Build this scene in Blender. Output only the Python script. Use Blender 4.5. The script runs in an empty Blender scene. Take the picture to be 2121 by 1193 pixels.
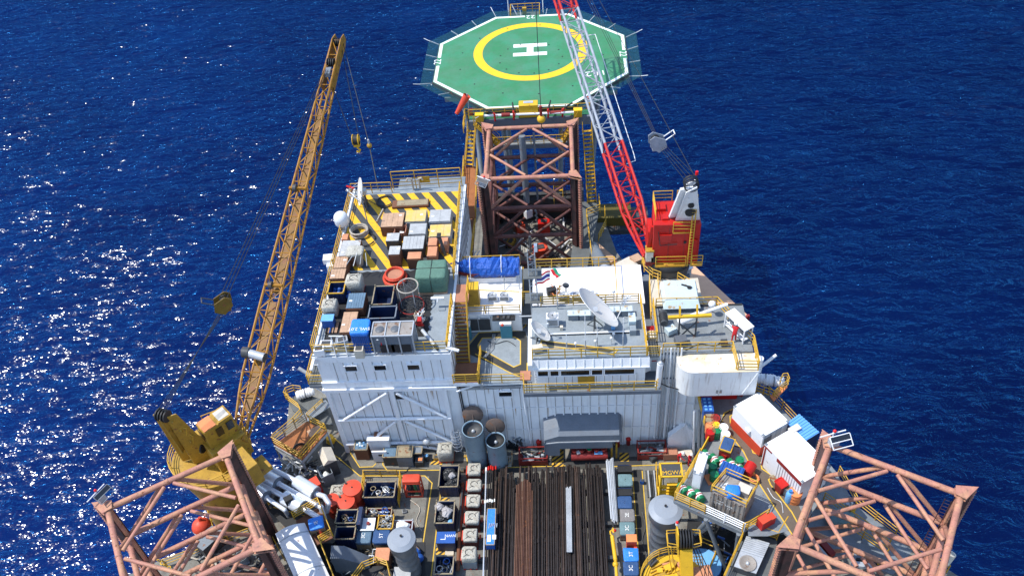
import bpy, bmesh, math, random
from mathutils import Vector, Matrix
rnd = random.Random(7)
R = math.radians
S = bpy.context.scene
COL = S.collection

# ------------------------------------------------------------------ camera
FPX, PIT, ROL, YAW, CH = 1802.43, 0.775561, 0.0978379, -0.0925205, 64.0
W0, H0 = 2121.0, 1193.0
_fw = Vector((math.sin(YAW)*math.cos(PIT), math.cos(YAW)*math.cos(PIT), -math.sin(PIT)))
_r0 = Vector((math.cos(YAW), -math.sin(YAW), 0))
_d0 = _fw.cross(_r0)
_rt = _r0*math.cos(ROL) + _d0*math.sin(ROL)
_dn = _d0*math.cos(ROL) - _r0*math.sin(ROL)
cd = bpy.data.cameras.new("camera"); cam = bpy.data.objects.new("camera", cd); COL.objects.link(cam)
cd.sensor_width = 36.0; cd.lens = FPX/W0*36.0; cd.clip_start = 0.5; cd.clip_end = 20000
m = Matrix((( _rt.x, -_dn.x, -_fw.x, 0), (_rt.y, -_dn.y, -_fw.y, 0), (_rt.z, -_dn.z, -_fw.z, CH), (0,0,0,1)))
cam.matrix_world = m
S.camera = cam

def ray(px, py):
    return _rt*((px-W0/2)/FPX) + _dn*((py-H0/2)/FPX) + _fw
def P(px, py, z=0.0):
    """point at height z seen at a spot of the photograph"""
    d = ray(px, py); t = (z-CH)/d.z
    return Vector((d.x*t, d.y*t, z))
def PY(px, py, Y):
    d = ray(px, py); t = Y/d.y
    return Vector((d.x*t, Y, CH+d.z*t))

# ------------------------------------------------------------------ light
SUN = Vector((-0.56, 0.0, 1.0)).normalized()
el = math.asin(SUN.z); az = math.atan2(SUN.x, SUN.y)
w = bpy.data.worlds.new("World"); S.world = w; w.use_nodes = True
nt = w.node_tree; nt.nodes.clear()
sky = nt.nodes.new("ShaderNodeTexSky"); sky.sky_type = 'NISHITA'; sky.sun_disc = False
sky.sun_elevation = el; sky.sun_rotation = az; sky.altitude = 0; sky.air_density = 1.0; sky.dust_density = 0.4; sky.ozone_density = 1.2
bg = nt.nodes.new("ShaderNodeBackground"); bg.inputs[1].default_value = 0.15
wo = nt.nodes.new("ShaderNodeOutputWorld")
nt.links.new(sky.outputs[0], bg.inputs[0]); nt.links.new(bg.outputs[0], wo.inputs[0])
ld = bpy.data.lights.new("sun", 'SUN'); ld.energy = 2.7; ld.angle = R(0.53); ld.color = (1.0, 0.955, 0.88)
sun = bpy.data.objects.new("sun", ld); COL.objects.link(sun)
sun.rotation_euler = SUN.to_track_quat('Z', 'Y').to_euler()
S.view_settings.view_transform = 'Standard'; S.view_settings.look = 'None'
S.view_settings.exposure = 0.90; S.view_settings.gamma = 1.0
S.cycles.max_bounces = 5; S.cycles.diffuse_bounces = 3; S.cycles.glossy_bounces = 3
S.cycles.transmission_bounces = 3; S.cycles.transparent_max_bounces = 6
S.cycles.sample_clamp_indirect = 4.0

# ------------------------------------------------------------------ materials
def mat(name, col, rough=0.55, metal=0.0, dirt=0.35, rust=0.0, dcol=None, streak=0.0, scale=1.0, spots=0.0, spec=0.4, bump=0.0,
        rcol=(0.20, 0.075, 0.028), c2=None):
    m = bpy.data.materials.new(name); m.use_nodes = True
    n = m.node_tree; L = n.links; b = n.nodes["Principled BSDF"]
    b.inputs["Roughness"].default_value = rough; b.inputs["Metallic"].default_value = metal
    b.inputs["Specular IOR Level"].default_value = spec
    g = n.nodes.new("ShaderNodeNewGeometry")
    def noise(s, det=4, vec=None):
        t = n.nodes.new("ShaderNodeTexNoise"); t.inputs["Scale"].default_value = s; t.inputs["Detail"].default_value = det
        t.inputs["Roughness"].default_value = 0.62
        L.new(vec or g.outputs["Position"], t.inputs["Vector"]); return t.outputs["Fac"]
    def ramp(src, a, c):
        r = n.nodes.new("ShaderNodeMapRange"); r.inputs[1].default_value = a; r.inputs[2].default_value = c
        L.new(src, r.inputs[0]); return r.outputs[0]
    def mix(f, a, c):
        x = n.nodes.new("ShaderNodeMix"); x.data_type = 'RGBA'
        if isinstance(f, (int, float)): x.inputs[0].default_value = f
        else: L.new(f, x.inputs[0])
        for i, v in ((6, a), (7, c)):
            if isinstance(v, tuple): x.inputs[i].default_value = (*v, 1)
            else: L.new(v, x.inputs[i])
        return x.outputs[2]
    def mul(f, k):
        x = n.nodes.new("ShaderNodeMath"); x.operation = 'MULTIPLY'; L.new(f, x.inputs[0]); x.inputs[1].default_value = k
        return x.outputs[0]
    cur = tuple(col)
    if c2:
        cur = mix(ramp(noise(0.9*scale, 5), 0.45, 0.6), cur, tuple(c2))
    if dirt:
        dc = dcol or tuple(c*0.45 for c in col)
        cur = mix(mul(ramp(noise(1.3*scale, 6), 0.38, 0.72), dirt), cur, dc)
        cur = mix(mul(ramp(noise(9*scale, 3), 0.5, 0.75), dirt*0.7), cur, tuple(c*0.55 for c in dc))
    if streak:
        mp = n.nodes.new("ShaderNodeMapping"); mp.inputs["Scale"].default_value = (3.2, 3.2, 0.22)
        L.new(g.outputs["Position"], mp.inputs[0])
        cur = mix(mul(ramp(noise(1.0, 5, mp.outputs[0]), 0.55, 0.75), streak), cur, (0.24, 0.15, 0.085))
    if spots:
        cur = mix(mul(ramp(noise(3.3*scale, 7), 0.60, 0.66), spots), cur, (0.09, 0.07, 0.06))
    if rust:
        cur = mix(ramp(noise(2.1*scale, 7), 0.66-rust*0.25, 0.72-rust*0.22), cur, rcol)
    if isinstance(cur, tuple): b.inputs["Base Color"].default_value = (*cur, 1)
    else: L.new(cur, b.inputs["Base Color"])
    if bump:
        bn = n.nodes.new("ShaderNodeBump"); bn.inputs["Strength"].default_value = bump; bn.inputs["Distance"].default_value = 0.15
        L.new(noise(4.0*scale, 4), bn.inputs["Height"]); L.new(bn.outputs[0], b.inputs["Normal"])
    return m

M = {}
def dm(name, *a, **k): M[name] = mat(name, *a, **k)
dm('yellow_rail', (0.62, 0.36, 0.03), 0.5, dirt=0.35, rust=0.15)
dm('yellow', (0.72, 0.42, 0.02), 0.5, dirt=0.25, rust=0.05)
dm('ochre', (0.46, 0.27, 0.03), 0.5, dirt=0.55, rust=0.25, spots=0.3)
dm('ochre_dark', (0.20, 0.125, 0.02), 0.5, dirt=0.6, rust=0.25)
dm('boom_yellow', (0.38, 0.175, 0.012), 0.5, dirt=0.6, rust=0.4)
dm('boom_plate', (0.24, 0.115, 0.02), 0.6, dirt=0.7, rust=0.5)
dm('dark_lid', (0.13, 0.095, 0.08), 0.7, dirt=0.5, rust=0.2)
dm('ochre_shaded', (0.11, 0.085, 0.012), 0.6, dirt=0.5)  # winch yellow darkened: the shade around it is put into the colour
dm('rib_grime_shade', (0.44, 0.42, 0.40), 0.7, dirt=0.8, dcol=(.14, .11, .09), rust=0.3)  # brownish grime line that also paints in the shading of a rib
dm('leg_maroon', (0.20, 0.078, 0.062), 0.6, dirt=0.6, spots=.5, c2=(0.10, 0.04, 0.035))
dm('red', (0.50, 0.012, 0.008), 0.45, dirt=0.3)
dm('dark_red', (0.26, 0.025, 0.02), 0.5, dirt=0.5)
dm('orange_red', (0.66, 0.07, 0.03), 0.5, dirt=0.3)
dm('orange', (0.80, 0.26, 0.09), 0.55, dirt=0.25)
dm('boom_silver', (0.34, 0.37, 0.42), 0.4, dirt=0.5, rust=0.0)
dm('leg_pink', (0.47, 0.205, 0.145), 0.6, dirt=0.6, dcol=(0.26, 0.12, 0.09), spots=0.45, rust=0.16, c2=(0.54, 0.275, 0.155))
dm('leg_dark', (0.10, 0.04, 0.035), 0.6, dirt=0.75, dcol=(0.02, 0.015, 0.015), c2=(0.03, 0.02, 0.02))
dm('white_wall', (0.84, 0.86, 0.88), 0.55, dirt=0.12, streak=0.30)
dm('tank_white', (0.80, 0.80, 0.78), 0.5, dirt=0.15, streak=0.75)
dm('white_paint', (0.78, 0.79, 0.80), 0.5, dirt=0.15, rust=0.03)
dm('white_roof', (0.82, 0.82, 0.82), 0.55, dirt=0.10)
dm('rusty_white', (0.74, 0.72, 0.66), 0.55, dirt=0.2, streak=0.2, rust=0.22, rcol=(0.50, 0.30, 0.14), c2=(0.74, 0.60, 0.40))
dm('grey_deck', (0.22, 0.24, 0.25), 0.7, dirt=0.5, rust=0.12, spots=0.35)
dm('roof_grey', (0.26, 0.30, 0.33), 0.7, dirt=0.4, spots=0.2)
dm('main_deck', (0.21, 0.205, 0.18), 0.75, dirt=0.75, rust=0.15, spots=0.5, dcol=(0.10, 0.09, 0.075))
dm('black_walk', (0.045, 0.046, 0.047), 0.85, dirt=0.3, spots=0.3, c2=(0.06, 0.058, 0.05))
dm('brown_walk', (0.14, 0.11, 0.085), 0.85, dirt=0.4)
dm('line_yellow', (0.70, 0.45, 0.05), 0.6, dirt=0.35)
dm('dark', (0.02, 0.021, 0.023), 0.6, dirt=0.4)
dm('dark_steel', (0.06, 0.065, 0.07), 0.55, dirt=0.5, rust=0.2)
dm('steel', (0.20, 0.23, 0.26), 0.5, dirt=0.5, rust=0.1)
dm('mid_grey', (0.15, 0.175, 0.21), 0.55, dirt=0.3, streak=0.15)
dm('tank_grey', (0.11, 0.12, 0.135), 0.5, dirt=0.2)
dm('tank_top', (0.27, 0.30, 0.34), 0.5, dirt=0.12)
dm('blue_grey', (0.24, 0.35, 0.44), 0.5, dirt=0.35, rust=0.15)
dm('green', (0.030, 0.20, 0.075), 0.6, dirt=0.55, dcol=(0.10, 0.20, 0.135), scale=0.35, c2=(0.035, 0.235, 0.11), spots=0.08)
dm('heli_yellow', (0.86, 0.50, 0.012), 0.55, dirt=0.12)
dm('mark_white', (0.82, 0.83, 0.80), 0.55, dirt=0.12)
dm('drum_green', (0.01, 0.20, 0.075), 0.35, dirt=0.2)
dm('blue_paint', (0.02, 0.10, 0.38), 0.45, dirt=0.4)
dm('navy', (0.012, 0.03, 0.095), 0.5, dirt=0.5, rust=0.15)
dm('rim_worn', (0.33, 0.27, 0.17), 0.6, dirt=0.6, rust=0.35)
dm('tarp_blue', (0.015, 0.10, 0.46), 0.4, dirt=0.3, bump=1.0)
dm('bright_blue', (0.03, 0.22, 0.72), 0.45, dirt=0.2, bump=0.4)
dm('light_blue', (0.16, 0.42, 0.75), 0.5, dirt=0.3)
dm('roof_blue', (0.13, 0.37, 0.80), 0.5, dirt=0.15)
dm('teal', (0.05, 0.22, 0.29), 0.5, dirt=0.2)
dm('canvas_green', (0.10, 0.20, 0.15), 0.8, dirt=0.3, bump=0.5)
dm('canvas_slate', (0.12, 0.20, 0.28), 0.75, dirt=0.4, bump=0.5)
dm('canvas_teal', (0.15, 0.25, 0.27), 0.75, dirt=0.4, bump=0.5)
dm('canvas_blue', (0.03, 0.085, 0.22), 0.7, dirt=0.4, bump=0.5)
dm('canvas_grey', (0.22, 0.21, 0.21), 0.75, dirt=0.4, bump=0.5)
dm('sack_white', (0.50, 0.48, 0.41), 0.8, dirt=0.5, bump=0.8, rust=0.12, scale=1.6)
dm('sack_brown', (0.16, 0.045, 0.035), 0.8, dirt=0.5)
dm('plywood', (0.52, 0.33, 0.21), 0.75, dirt=0.5, scale=1.5, spots=.15)
dm('plywood_red', (0.45, 0.20, 0.12), 0.75, dirt=0.4)
dm('brown_crate', (0.20, 0.085, 0.045), 0.75, dirt=0.4)
dm('orange_crate', (0.62, 0.27, 0.14), 0.7, dirt=0.4, spots=0.2)
dm('grey_tarp', (0.48, 0.48, 0.47), 0.7, dirt=0.4, bump=0.6, rust=0.06)
dm('grey_board', (0.42, 0.43, 0.43), 0.75, dirt=0.4, spots=0.2)
dm('yellow_board', (0.66, 0.45, 0.10), 0.75, dirt=0.6, dcol=(0.42, 0.42, 0.40))
dm('galv', (0.50, 0.53, 0.56), 0.4, 0.25, dirt=0.4)
dm('aluminium', (0.70, 0.74, 0.80), 0.32, 0.35, dirt=0.12)
dm('dish_white', (0.72, 0.70, 0.66), 0.5, dirt=0.15)
dm('pipe_dark', (0.045, 0.036, 0.033), 0.34, 0.35, dirt=0.5, rust=0.12, rcol=(0.09, 0.045, 0.03), scale=1.4)
dm('pipe_brown', (0.075, 0.050, 0.040), 0.4, 0.25, dirt=0.5, rust=0.12, scale=1.4)
dm('pipe_copper', (0.17, 0.085, 0.055), 0.4, 0.2, dirt=0.6, rust=0.2)
dm('pipe_copper_dark', (0.10, 0.045, 0.032), 0.4, 0.2, dirt=0.6, rust=0.2)
dm('peach', (0.72, 0.42, 0.26), 0.65, dirt=0.18)
dm('beige', (0.62, 0.56, 0.46), 0.65, dirt=0.3)
dm('rust_deck', (0.35, 0.13, 0.045), 0.8, dirt=0.5, spots=0.3)
dm('grating', (0.12, 0.13, 0.13), 0.7, dirt=0.5)
dm('rusty_grey', (0.30, 0.27, 0.24), 0.65, dirt=0.4, rust=0.45, rcol=(0.17, 0.10, 0.065))
dm('vent_roof', (0.52, 0.62, 0.65), 0.5, dirt=0.15, rust=0.32, rcol=(0.42, 0.30, 0.16))
dm('glass_dark', (0.01, 0.012, 0.014), 0.12, dirt=0)
dm('rubber', (0.015, 0.015, 0.016), 0.7, dirt=0)
dm('bag_black', (0.03, 0.032, 0.035), 0.3, dirt=0.3, bump=0.8)
dm('bag_white', (0.42, 0.40, 0.40), 0.35, dirt=0.3, bump=0.8)
dm('skin', (0.45, 0.25, 0.17), 0.6, dirt=0)
dm('coverall_red', (0.50, 0.015, 0.02), 0.8, dirt=0.2)
dm('helmet_white', (0.8, 0.8, 0.8), 0.35, dirt=0)
dm('solar', (0.02, 0.025, 0.035), 0.2, dirt=0)
dm('hose_cream', (0.45, 0.40, 0.33), 0.6, dirt=0.4)
dm('lens_red', (0.7, 0.01, 0.01), 0.3, dirt=0)
def stripes(name, a, b, ang, period, duty=0.5):
    """diagonal hazard stripes painted on a floor"""
    m = mat(name, a, 0.7, dirt=0.0); n = m.node_tree; L = n.links; bs = n.nodes["Principled BSDF"]
    g = n.nodes.new("ShaderNodeNewGeometry"); v = n.nodes.new("ShaderNodeVectorMath"); v.operation = 'DOT_PRODUCT'
    v.inputs[1].default_value = (math.cos(ang)/period, math.sin(ang)/period, 0); L.new(g.outputs["Position"], v.inputs[0])
    nz = n.nodes.new("ShaderNodeTexNoise"); nz.inputs["Scale"].default_value = 4; L.new(g.outputs["Position"], nz.inputs["Vector"])
    f = n.nodes.new("ShaderNodeMath"); f.operation = 'FRACT'; L.new(v.outputs["Value"], f.inputs[0])
    c = n.nodes.new("ShaderNodeMath"); c.operation = 'GREATER_THAN'; L.new(f.outputs[0], c.inputs[0]); c.inputs[1].default_value = duty
    x = n.nodes.new("ShaderNodeMix"); x.data_type = 'RGBA'; L.new(c.outputs[0], x.inputs[0])
    x.inputs[6].default_value = (*a, 1); x.inputs[7].default_value = (*b, 1)
    mr = n.nodes.new("ShaderNodeMapRange"); mr.inputs[1].default_value = 0.55; mr.inputs[2].default_value = 0.75; mr.inputs[4].default_value = 0.55
    L.new(nz.outputs[0], mr.inputs[0])
    y = n.nodes.new("ShaderNodeMix"); y.data_type = 'RGBA'; L.new(mr.outputs[0], y.inputs[0]); L.new(x.outputs[2], y.inputs[6])
    y.inputs[7].default_value = (0.12, 0.10, 0.07, 1); L.new(y.outputs[2], bs.inputs["Base Color"])
    M[name] = m
stripes('hatch_big', (0.78, 0.44, 0.02), (0.055, 0.06, 0.065), R(32), 1.2, 0.5)
stripes('hatch_small', (0.74, 0.42, 0.04), (0.03, 0.03, 0.03), R(-50), 0.34, 0.5)

# ------------------------------------------------------------------ mesh builder
class MB:
    def __init__(s): s.v = []; s.f = []; s.m = []; s.mi = 0; s.mats = []; s.sm = []; s.smooth = False
    def use(s, name):
        if name not in s.mats: s.mats.append(name)
        s.mi = s.mats.index(name); return s
    def add(s, vs, fs, smooth=None):
        o = len(s.v); s.v += [Vector(q) for q in vs]
        for f in fs: s.f.append([i+o for i in f]); s.m.append(s.mi); s.sm.append(s.smooth if smooth is None else smooth)
        return s
    def box(s, c, d, rz=0, mat=None, M4=None):
        x, y, z = d[0]/2, d[1]/2, d[2]/2
        vs = [Vector((i*x, j*y, k*z)) for k in (-1, 1) for j in (-1, 1) for i in (-1, 1)]
        R3 = M4 if M4 is not None else Matrix.Rotation(rz, 3, 'Z'); c = Vector(c)
        if mat: s.use(mat)
        return s.add([R3 @ q + c for q in vs], [(0,2,3,1),(4,5,7,6),(0,1,5,4),(2,6,7,3),(1,3,7,5),(0,4,6,2)])
    def bx(s, x0, x1, y0, y1, z0, z1, mat=None):
        return s.box(((x0+x1)/2, (y0+y1)/2, (z0+z1)/2), (abs(x1-x0), abs(y1-y0), abs(z1-z0)), mat=mat)
    def prism(s, poly, z0, z1, mat=None, cap=True):
        if mat: s.use(mat)
        n = len(poly); a = sum(poly[i][0]*poly[(i+1)%n][1]-poly[(i+1)%n][0]*poly[i][1] for i in range(n))
        if a < 0: poly = poly[::-1]
        zz = z1 if callable(z1) else (lambda x, y: z1)
        vs = [(p[0], p[1], z0) for p in poly]+[(p[0], p[1], zz(p[0], p[1])) for p in poly]
        fs = [(i, (i+1)%n, (i+1)%n+n, i+n) for i in range(n)]
        if cap: fs += [tuple(range(n))[::-1], tuple(range(n, 2*n))]
        return s.add(vs, fs)
    def tube(s, a, b, r, r2=None, n=8, mat=None, cap=True):
        if mat: s.use(mat)
        a, b = Vector(a), Vector(b); d = b-a
        if d.length < 1e-6: return s
        q = d.to_track_quat('Z', 'Y').to_matrix(); r2 = r if r2 is None else r2
        vs = []
        for (c, rr) in ((a, r), (b, r2)):
            for i in range(n):
                t = 2*math.pi*i/n; vs.append(q @ Vector((rr*math.cos(t), rr*math.sin(t), 0)) + c)
        s.add(vs, [(i, (i+1)%n, (i+1)%n+n, i+n) for i in range(n)], smooth=n >= 8)
        if cap: s.add(vs, [tuple(range(n))[::-1], tuple(range(n, 2*n))], smooth=False)
        return s
    def bar(s, a, b, w, h=None, mat=None):
        """square bar between two points"""
        if mat: s.use(mat)
        a, b = Vector(a), Vector(b); d = b-a; h = h or w
        z = Vector((0, 0, 1)); x = d.normalized()
        if abs(x.z) > 0.99: y = Vector((0, 1, 0))
        else: y = z.cross(x).normalized()
        u = x.cross(y)
        vs = [p + y*(i*w/2) + u*(j*h/2) for p in (a, b) for i, j in ((-1,-1),(1,-1),(1,1),(-1,1))]
        return s.add(vs, [(0,1,5,4),(1,2,6,5),(2,3,7,6),(3,0,4,7),(3,2,1,0),(4,5,6,7)])
    def path(s, pts, r, n=6, mat=None):
        if mat: s.use(mat)
        pts = [Vector(p) for p in pts]; vs = []; k = len(pts)
        for i, p in enumerate(pts):
            d = (pts[min(i+1, k-1)]-pts[max(i-1, 0)]).normalized(); q = d.to_track_quat('Z', 'Y').to_matrix()
            for j in range(n):
                t = 2*math.pi*j/n; vs.append(q @ Vector((r*math.cos(t), r*math.sin(t), 0)) + p)
        fs = [(i*n+j, i*n+(j+1)%n, (i+1)*n+(j+1)%n, (i+1)*n+j) for i in range(k-1) for j in range(n)]
        fs += [tuple(range(n))[::-1], tuple(range((k-1)*n, k*n))]
        # consistent ring order needs a stable frame: rebuild with parallel frames
        return s.add(vs, fs, smooth=True)
    def pipe(s, pts, r, n=8, mat=None):
        """polyline of tubes with ball joints"""
        if mat: s.use(mat)
        for a, b in zip(pts, pts[1:]): s.tube(a, b, r, n=n, cap=True)
        for p in pts[1:-1]: s.ball(p, r*1.01, n, 5)
        return s
    def ball(s, c, r, n=12, k=8, mat=None, sz=None, top=False):
        if mat: s.use(mat)
        c = Vector(c); sz = sz or (1, 1, 1); vs = []; lo = 0.0 if top else -math.pi/2
        for i in range(k+1):
            t = lo + (math.pi/2-lo)*i/k
            for j in range(n):
                a = 2*math.pi*j/n
                vs.append(c + Vector((r*sz[0]*math.cos(t)*math.cos(a), r*sz[1]*math.cos(t)*math.sin(a), r*sz[2]*math.sin(t))))
        return s.add(vs, [(i*n+j, i*n+(j+1)%n, (i+1)*n+(j+1)%n, (i+1)*n+j) for i in range(k) for j in range(n)], smooth=True)
    def lathe(s, prof, c=(0, 0, 0), n=16, Q=None, mat=None, smooth=True):
        if mat: s.use(mat)
        c = Vector(c); vs = []; k = len(prof)
        for r, z in prof:
            for j in range(n):
                a = 2*math.pi*j/n; q = Vector((r*math.cos(a), r*math.sin(a), z)); vs.append((Q @ q if Q else q) + c)
        return s.add(vs, [(i*n+j, i*n+(j+1)%n, (i+1)*n+(j+1)%n, (i+1)*n+j) for i in range(k-1) for j in range(n)], smooth=smooth)
    def lump(s, c, d, seed, n=12, k=7, amp=0.18, mat=None, boxy=0.0):
        """irregular cloth or bag shape standing on c"""
        if mat: s.use(mat)
        rr = random.Random(seed); c = Vector(c); ph = [rr.uniform(0, 6.28) for _ in range(6)]; vs = []
        for i in range(k+1):
            t = -math.pi/2 + math.pi*i/k
            for j in range(n):
                a = 2*math.pi*(j+.5)/n; e_ = 1-.84*boxy; sg = lambda q: math.copysign(abs(q)**e_, q) if abs(q) > 1e-9 else 0.0
                u = Vector((sg(math.cos(t))*sg(math.cos(a)), sg(math.cos(t))*sg(math.sin(a)), sg(math.sin(t))))
                w_ = 1 + amp*(math.sin(3*a+ph[0]+2*t)+math.sin(5*a+ph[1]-3*t)*0.6+rr.uniform(-.5, .5))*0.5
                vs.append(c + Vector((u.x*d[0]/2*w_, u.y*d[1]/2*w_, d[2]/2 + u.z*d[2]/2*(1+amp*rr.uniform(-.4, .4)))))
        return s.add(vs, [(i*n+j, i*n+(j+1)%n, (i+1)*n+(j+1)%n, (i+1)*n+j) for i in range(k) for j in range(n)], smooth=amp < 0.25)
    def build(s, name, parent=None, label=None, cat=None, group=None, kind=None, mat=None, bevel=0.0, local=False):
        me = bpy.data.meshes.new(name)
        org = Vector((0, 0, 0)); rot = 0.0
        if parent is not None and not local:
            org, rot = WM[parent.name]; Ri = Matrix.Rotation(-rot, 3, 'Z'); vs = [Ri @ (q-org) for q in s.v]
        elif parent is None and not local and kind is None and s.v:
            xs = [q.x for q in s.v]; ys = [q.y for q in s.v]; zs = [q.z for q in s.v]
            org = Vector(((min(xs)+max(xs))/2, (min(ys)+max(ys))/2, min(zs))); vs = [q-org for q in s.v]
        else: vs = s.v
        me.from_pydata([tuple(q) for q in vs], [], s.f)
        for mn in (s.mats or [mat or 'steel']): me.materials.append(M[mn])
        me.polygons.foreach_set("material_index", s.m); me.polygons.foreach_set("use_smooth", s.sm)
        me.update()
        o = bpy.data.objects.new(name, me); COL.objects.link(o)
        if parent is not None: o.parent = parent; WM[o.name] = WM[parent.name]
        else: o.location = org; WM[o.name] = (org.copy(), 0.0)
        if bevel:
            bv = o.modifiers.new("bevel", 'BEVEL'); bv.width = bevel; bv.segments = 1; bv.limit_method = 'ANGLE'
        tag(o, label, cat, group, kind); return o

WM = {}
def tag(o, label=None, cat=None, group=None, kind=None):
    if label: o["label"] = label
    if cat: o["category"] = cat
    if group: o["group"] = group
    if kind: o["kind"] = kind
    return o
def thing(name, label, cat, loc=(0, 0, 0), rz=0.0, group=None):
    o = bpy.data.objects.new(name, None); COL.objects.link(o); o.empty_display_size = 0.3
    o.location = loc; o.rotation_euler = (0, 0, rz); tag(o, label, cat, group)
    WM[o.name] = (Vector(loc), rz); return o
def dup(root, loc, rz=0.0, label=None, group=None, mats=None):
    def cp(o, par):
        c = o.copy(); COL.objects.link(c)
        if par is not None: c.parent = par
        for ch in [q for q in ALLCH.get(o.name, o.children)]: cp(ch, c)
        return c
    r = cp(root, None); r.location = loc; r.rotation_euler = (0, 0, rz)
    if label: r["label"] = label
    if group: r["group"] = group
    WM[r.name] = (Vector(loc), rz); return r
ALLCH = {}
def text(s, loc, size, rz, mname, parent=None, name="lettering", Q=None, th=0.0):
    cu = bpy.data.curves.new(name, 'FONT'); cu.body = s; cu.size = size; cu.align_x = 'CENTER'; cu.align_y = 'CENTER'; cu.extrude = th
    t = bpy.data.objects.new(name, cu); COL.objects.link(t)
    bpy.context.view_layer.update()
    me = bpy.data.meshes.new_from_object(t); bpy.data.objects.remove(t)
    A = Q if Q is not None else Matrix.Rotation(rz, 3, 'Z')
    mb = MB(); mb.use(mname); mb.add([A @ v.co + Vector(loc) for v in me.vertices], [tuple(p.vertices) for p in me.polygons])
    bpy.data.meshes.remove(me)
    return mb.build(name, parent) if parent is not None else mb
def E1(rot): return Vector((math.cos(rot), math.sin(rot), 0))
def E2(rot): return Vector((-math.sin(rot), math.cos(rot), 0))
def fp(p1, p2, z, rot=0.0):
    """centre and size of an upright box from the near-left and far-right corners of its top"""
    a, b = P(*p1, z), P(*p2, z); d = b-a
    return (a+b)/2, abs(d.dot(E1(rot))), abs(d.dot(E2(rot)))

# ------------------------------------------------------------------ repeated kinds
def railing(pts, label, h=1.1, rails=3, col='yellow_rail', step=1.9, r=0.042, closed=False, toe=False, group='yellow guard railings', bent=False):
    pts = [Vector(p) for p in pts]
    if closed: pts.append(pts[0].copy())
    t = thing('railing', label, 'railing', pts[0], 0, group)
    mb = MB(); mb.use(col)
    for k in range(rails):
        z = Vector((0, 0, h*(k+1)/rails))
        for a, b in zip(pts, pts[1:]): mb.tube(a+z, b+z, r, n=5)
    if toe:
        for a, b in zip(pts, pts[1:]): mb.bar(a+Vector((0,0,.08)), b+Vector((0,0,.08)), 0.02, 0.14)
    mb.build('rails', t)
    pm = None
    for si, (a, b) in enumerate(zip(pts, pts[1:])):
        n = max(1, round((b-a).length/step))
        for i in range(n+1):
            if i == n and not (si == len(pts)-2 and not closed): continue
            q = a.lerp(b, i/n)
            if pm is None:
                o = MB().tube(pts[0], pts[0]+Vector((0, 0, h)), r*1.15, n=5, mat=col).build('post', t); pm = o
            else:
                o = pm.copy(); COL.objects.link(o); o.parent = t; o.location = q-pts[0]; continue
    return t
def ladder(a, b, w, label, side=None, step=0.32, mat='yellow_rail', cage=False, group=None):
    a, b = Vector(a), Vector(b); t = thing('ladder', label, 'ladder', a, 0, group)
    y = (side or Vector((1, 0, 0)))*w/2
    for sgn in (-1, 1): MB().tube(a+y*sgn, b+y*sgn, 0.035, n=5, mat=mat).build('stile', t)
    n = max(2, int((b-a).length/step)); mb = MB(); mb.use(mat)
    for i in range(1, n): q = a.lerp(b, i/n); mb.tube(q-y, q+y, 0.025, n=4)
    mb.build('rungs', t)
    return t
def stairs(a, b, w, label, tread='yellow_rail', side=None, string='yellow_rail', step=0.42, rail=True):
    a, b = Vector(a), Vector(b); t = thing('staircase', label, 'staircase', b, 0, 'staircases')
    d = b-a; hd = Vector((d.x, d.y, 0)).normalized(); y = Vector((-hd.y, hd.x, 0))*w/2
    for sg in (-1, 1): MB().bar(a+y*sg, b+y*sg, 0.06, 0.28, string).build('stringer', t)
    n = max(3, int(d.length/step)); first = None
    for i in range(n):
        q = a.lerp(b, (i+.5)/n)
        if first is None:
            mb = MB().box(q, (0.26, w-0.07, 0.035), math.atan2(hd.y, hd.x), tread); mb.box(q-hd*0.09+Vector((0,0,.03)), (0.07, w-0.08, 0.02), math.atan2(hd.y, hd.x), 'yellow')
            first = mb.build('tread', t); q0 = q
        else:
            c = first.copy(); COL.objects.link(c); c.parent = t; c.location = q-q0
    if rail:
        for sg in (-1, 1):
            mb = MB(); mb.use(string)
            for h in (0.5, 0.95): mb.tube(a+y*sg+Vector((0,0,h)), b+y*sg+Vector((0,0,h)), 0.03, n=5)
            k = max(2, int(d.length/1.6))
            for i in range(k+1): q = a.lerp(b, i/k)+y*sg; mb.tube(q, q+Vector((0, 0, 0.95)), 0.03, n=5)
            mb.build('handrail', t)
    return t
def crate(p1, p2, z, h, rot, label, top='plywood', side='brown_crate', boards=5, cat='crate', name='wooden_crate', group='wooden crates', marks=True, seed=0):
    c, sx, sy = fp(p1, p2, z, rot); c.z = z-h; t = thing(name, label, cat, c, rot, group)
    mb = MB(); mb.box((0, 0, (h-0.06)/2), (sx, sy, h-0.06), mat=side)
    for sxn in (-1, 1):
        for k in (0.12, h-0.2): mb.box((sxn*(sx/2+0.012), 0, k), (0.03, sy, 0.09)); mb.box((0, sxn*(sy/2+0.012), k), (sx, 0.03, 0.09))
    for i in (-1, 1):
        for j in (-1, 1): mb.box((i*(sx/2+.014), j*(sy/2-.05), h/2-.02), (0.03, 0.09, h-.08)); mb.box((i*(sx/2-.05), j*(sy/2+.014), h/2-.02), (0.09, 0.03, h-.08))
    mb.build('crate_body', t, local=True)
    mb = MB(); mb.use(top); w_ = sx/boards
    for i in range(boards): mb.box((-sx/2+w_*(i+.5), 0, h-.04+0.006*(i % 2)), (w_-0.015, sy, 0.04))
    mb.build('crate_lid', t, local=True)
    if marks:
        rr = random.Random(seed+int(p1[0])); mb = MB(); mb.use('mark_white')
        mb.box((rr.choice((-.34, -.3, .28, .33))*sx, rr.uniform(-.36, .36)*sy, h-.008), (0.26, 0.17, 0.01)); mb.build('paper_label', t, local=True)
    return t
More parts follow.
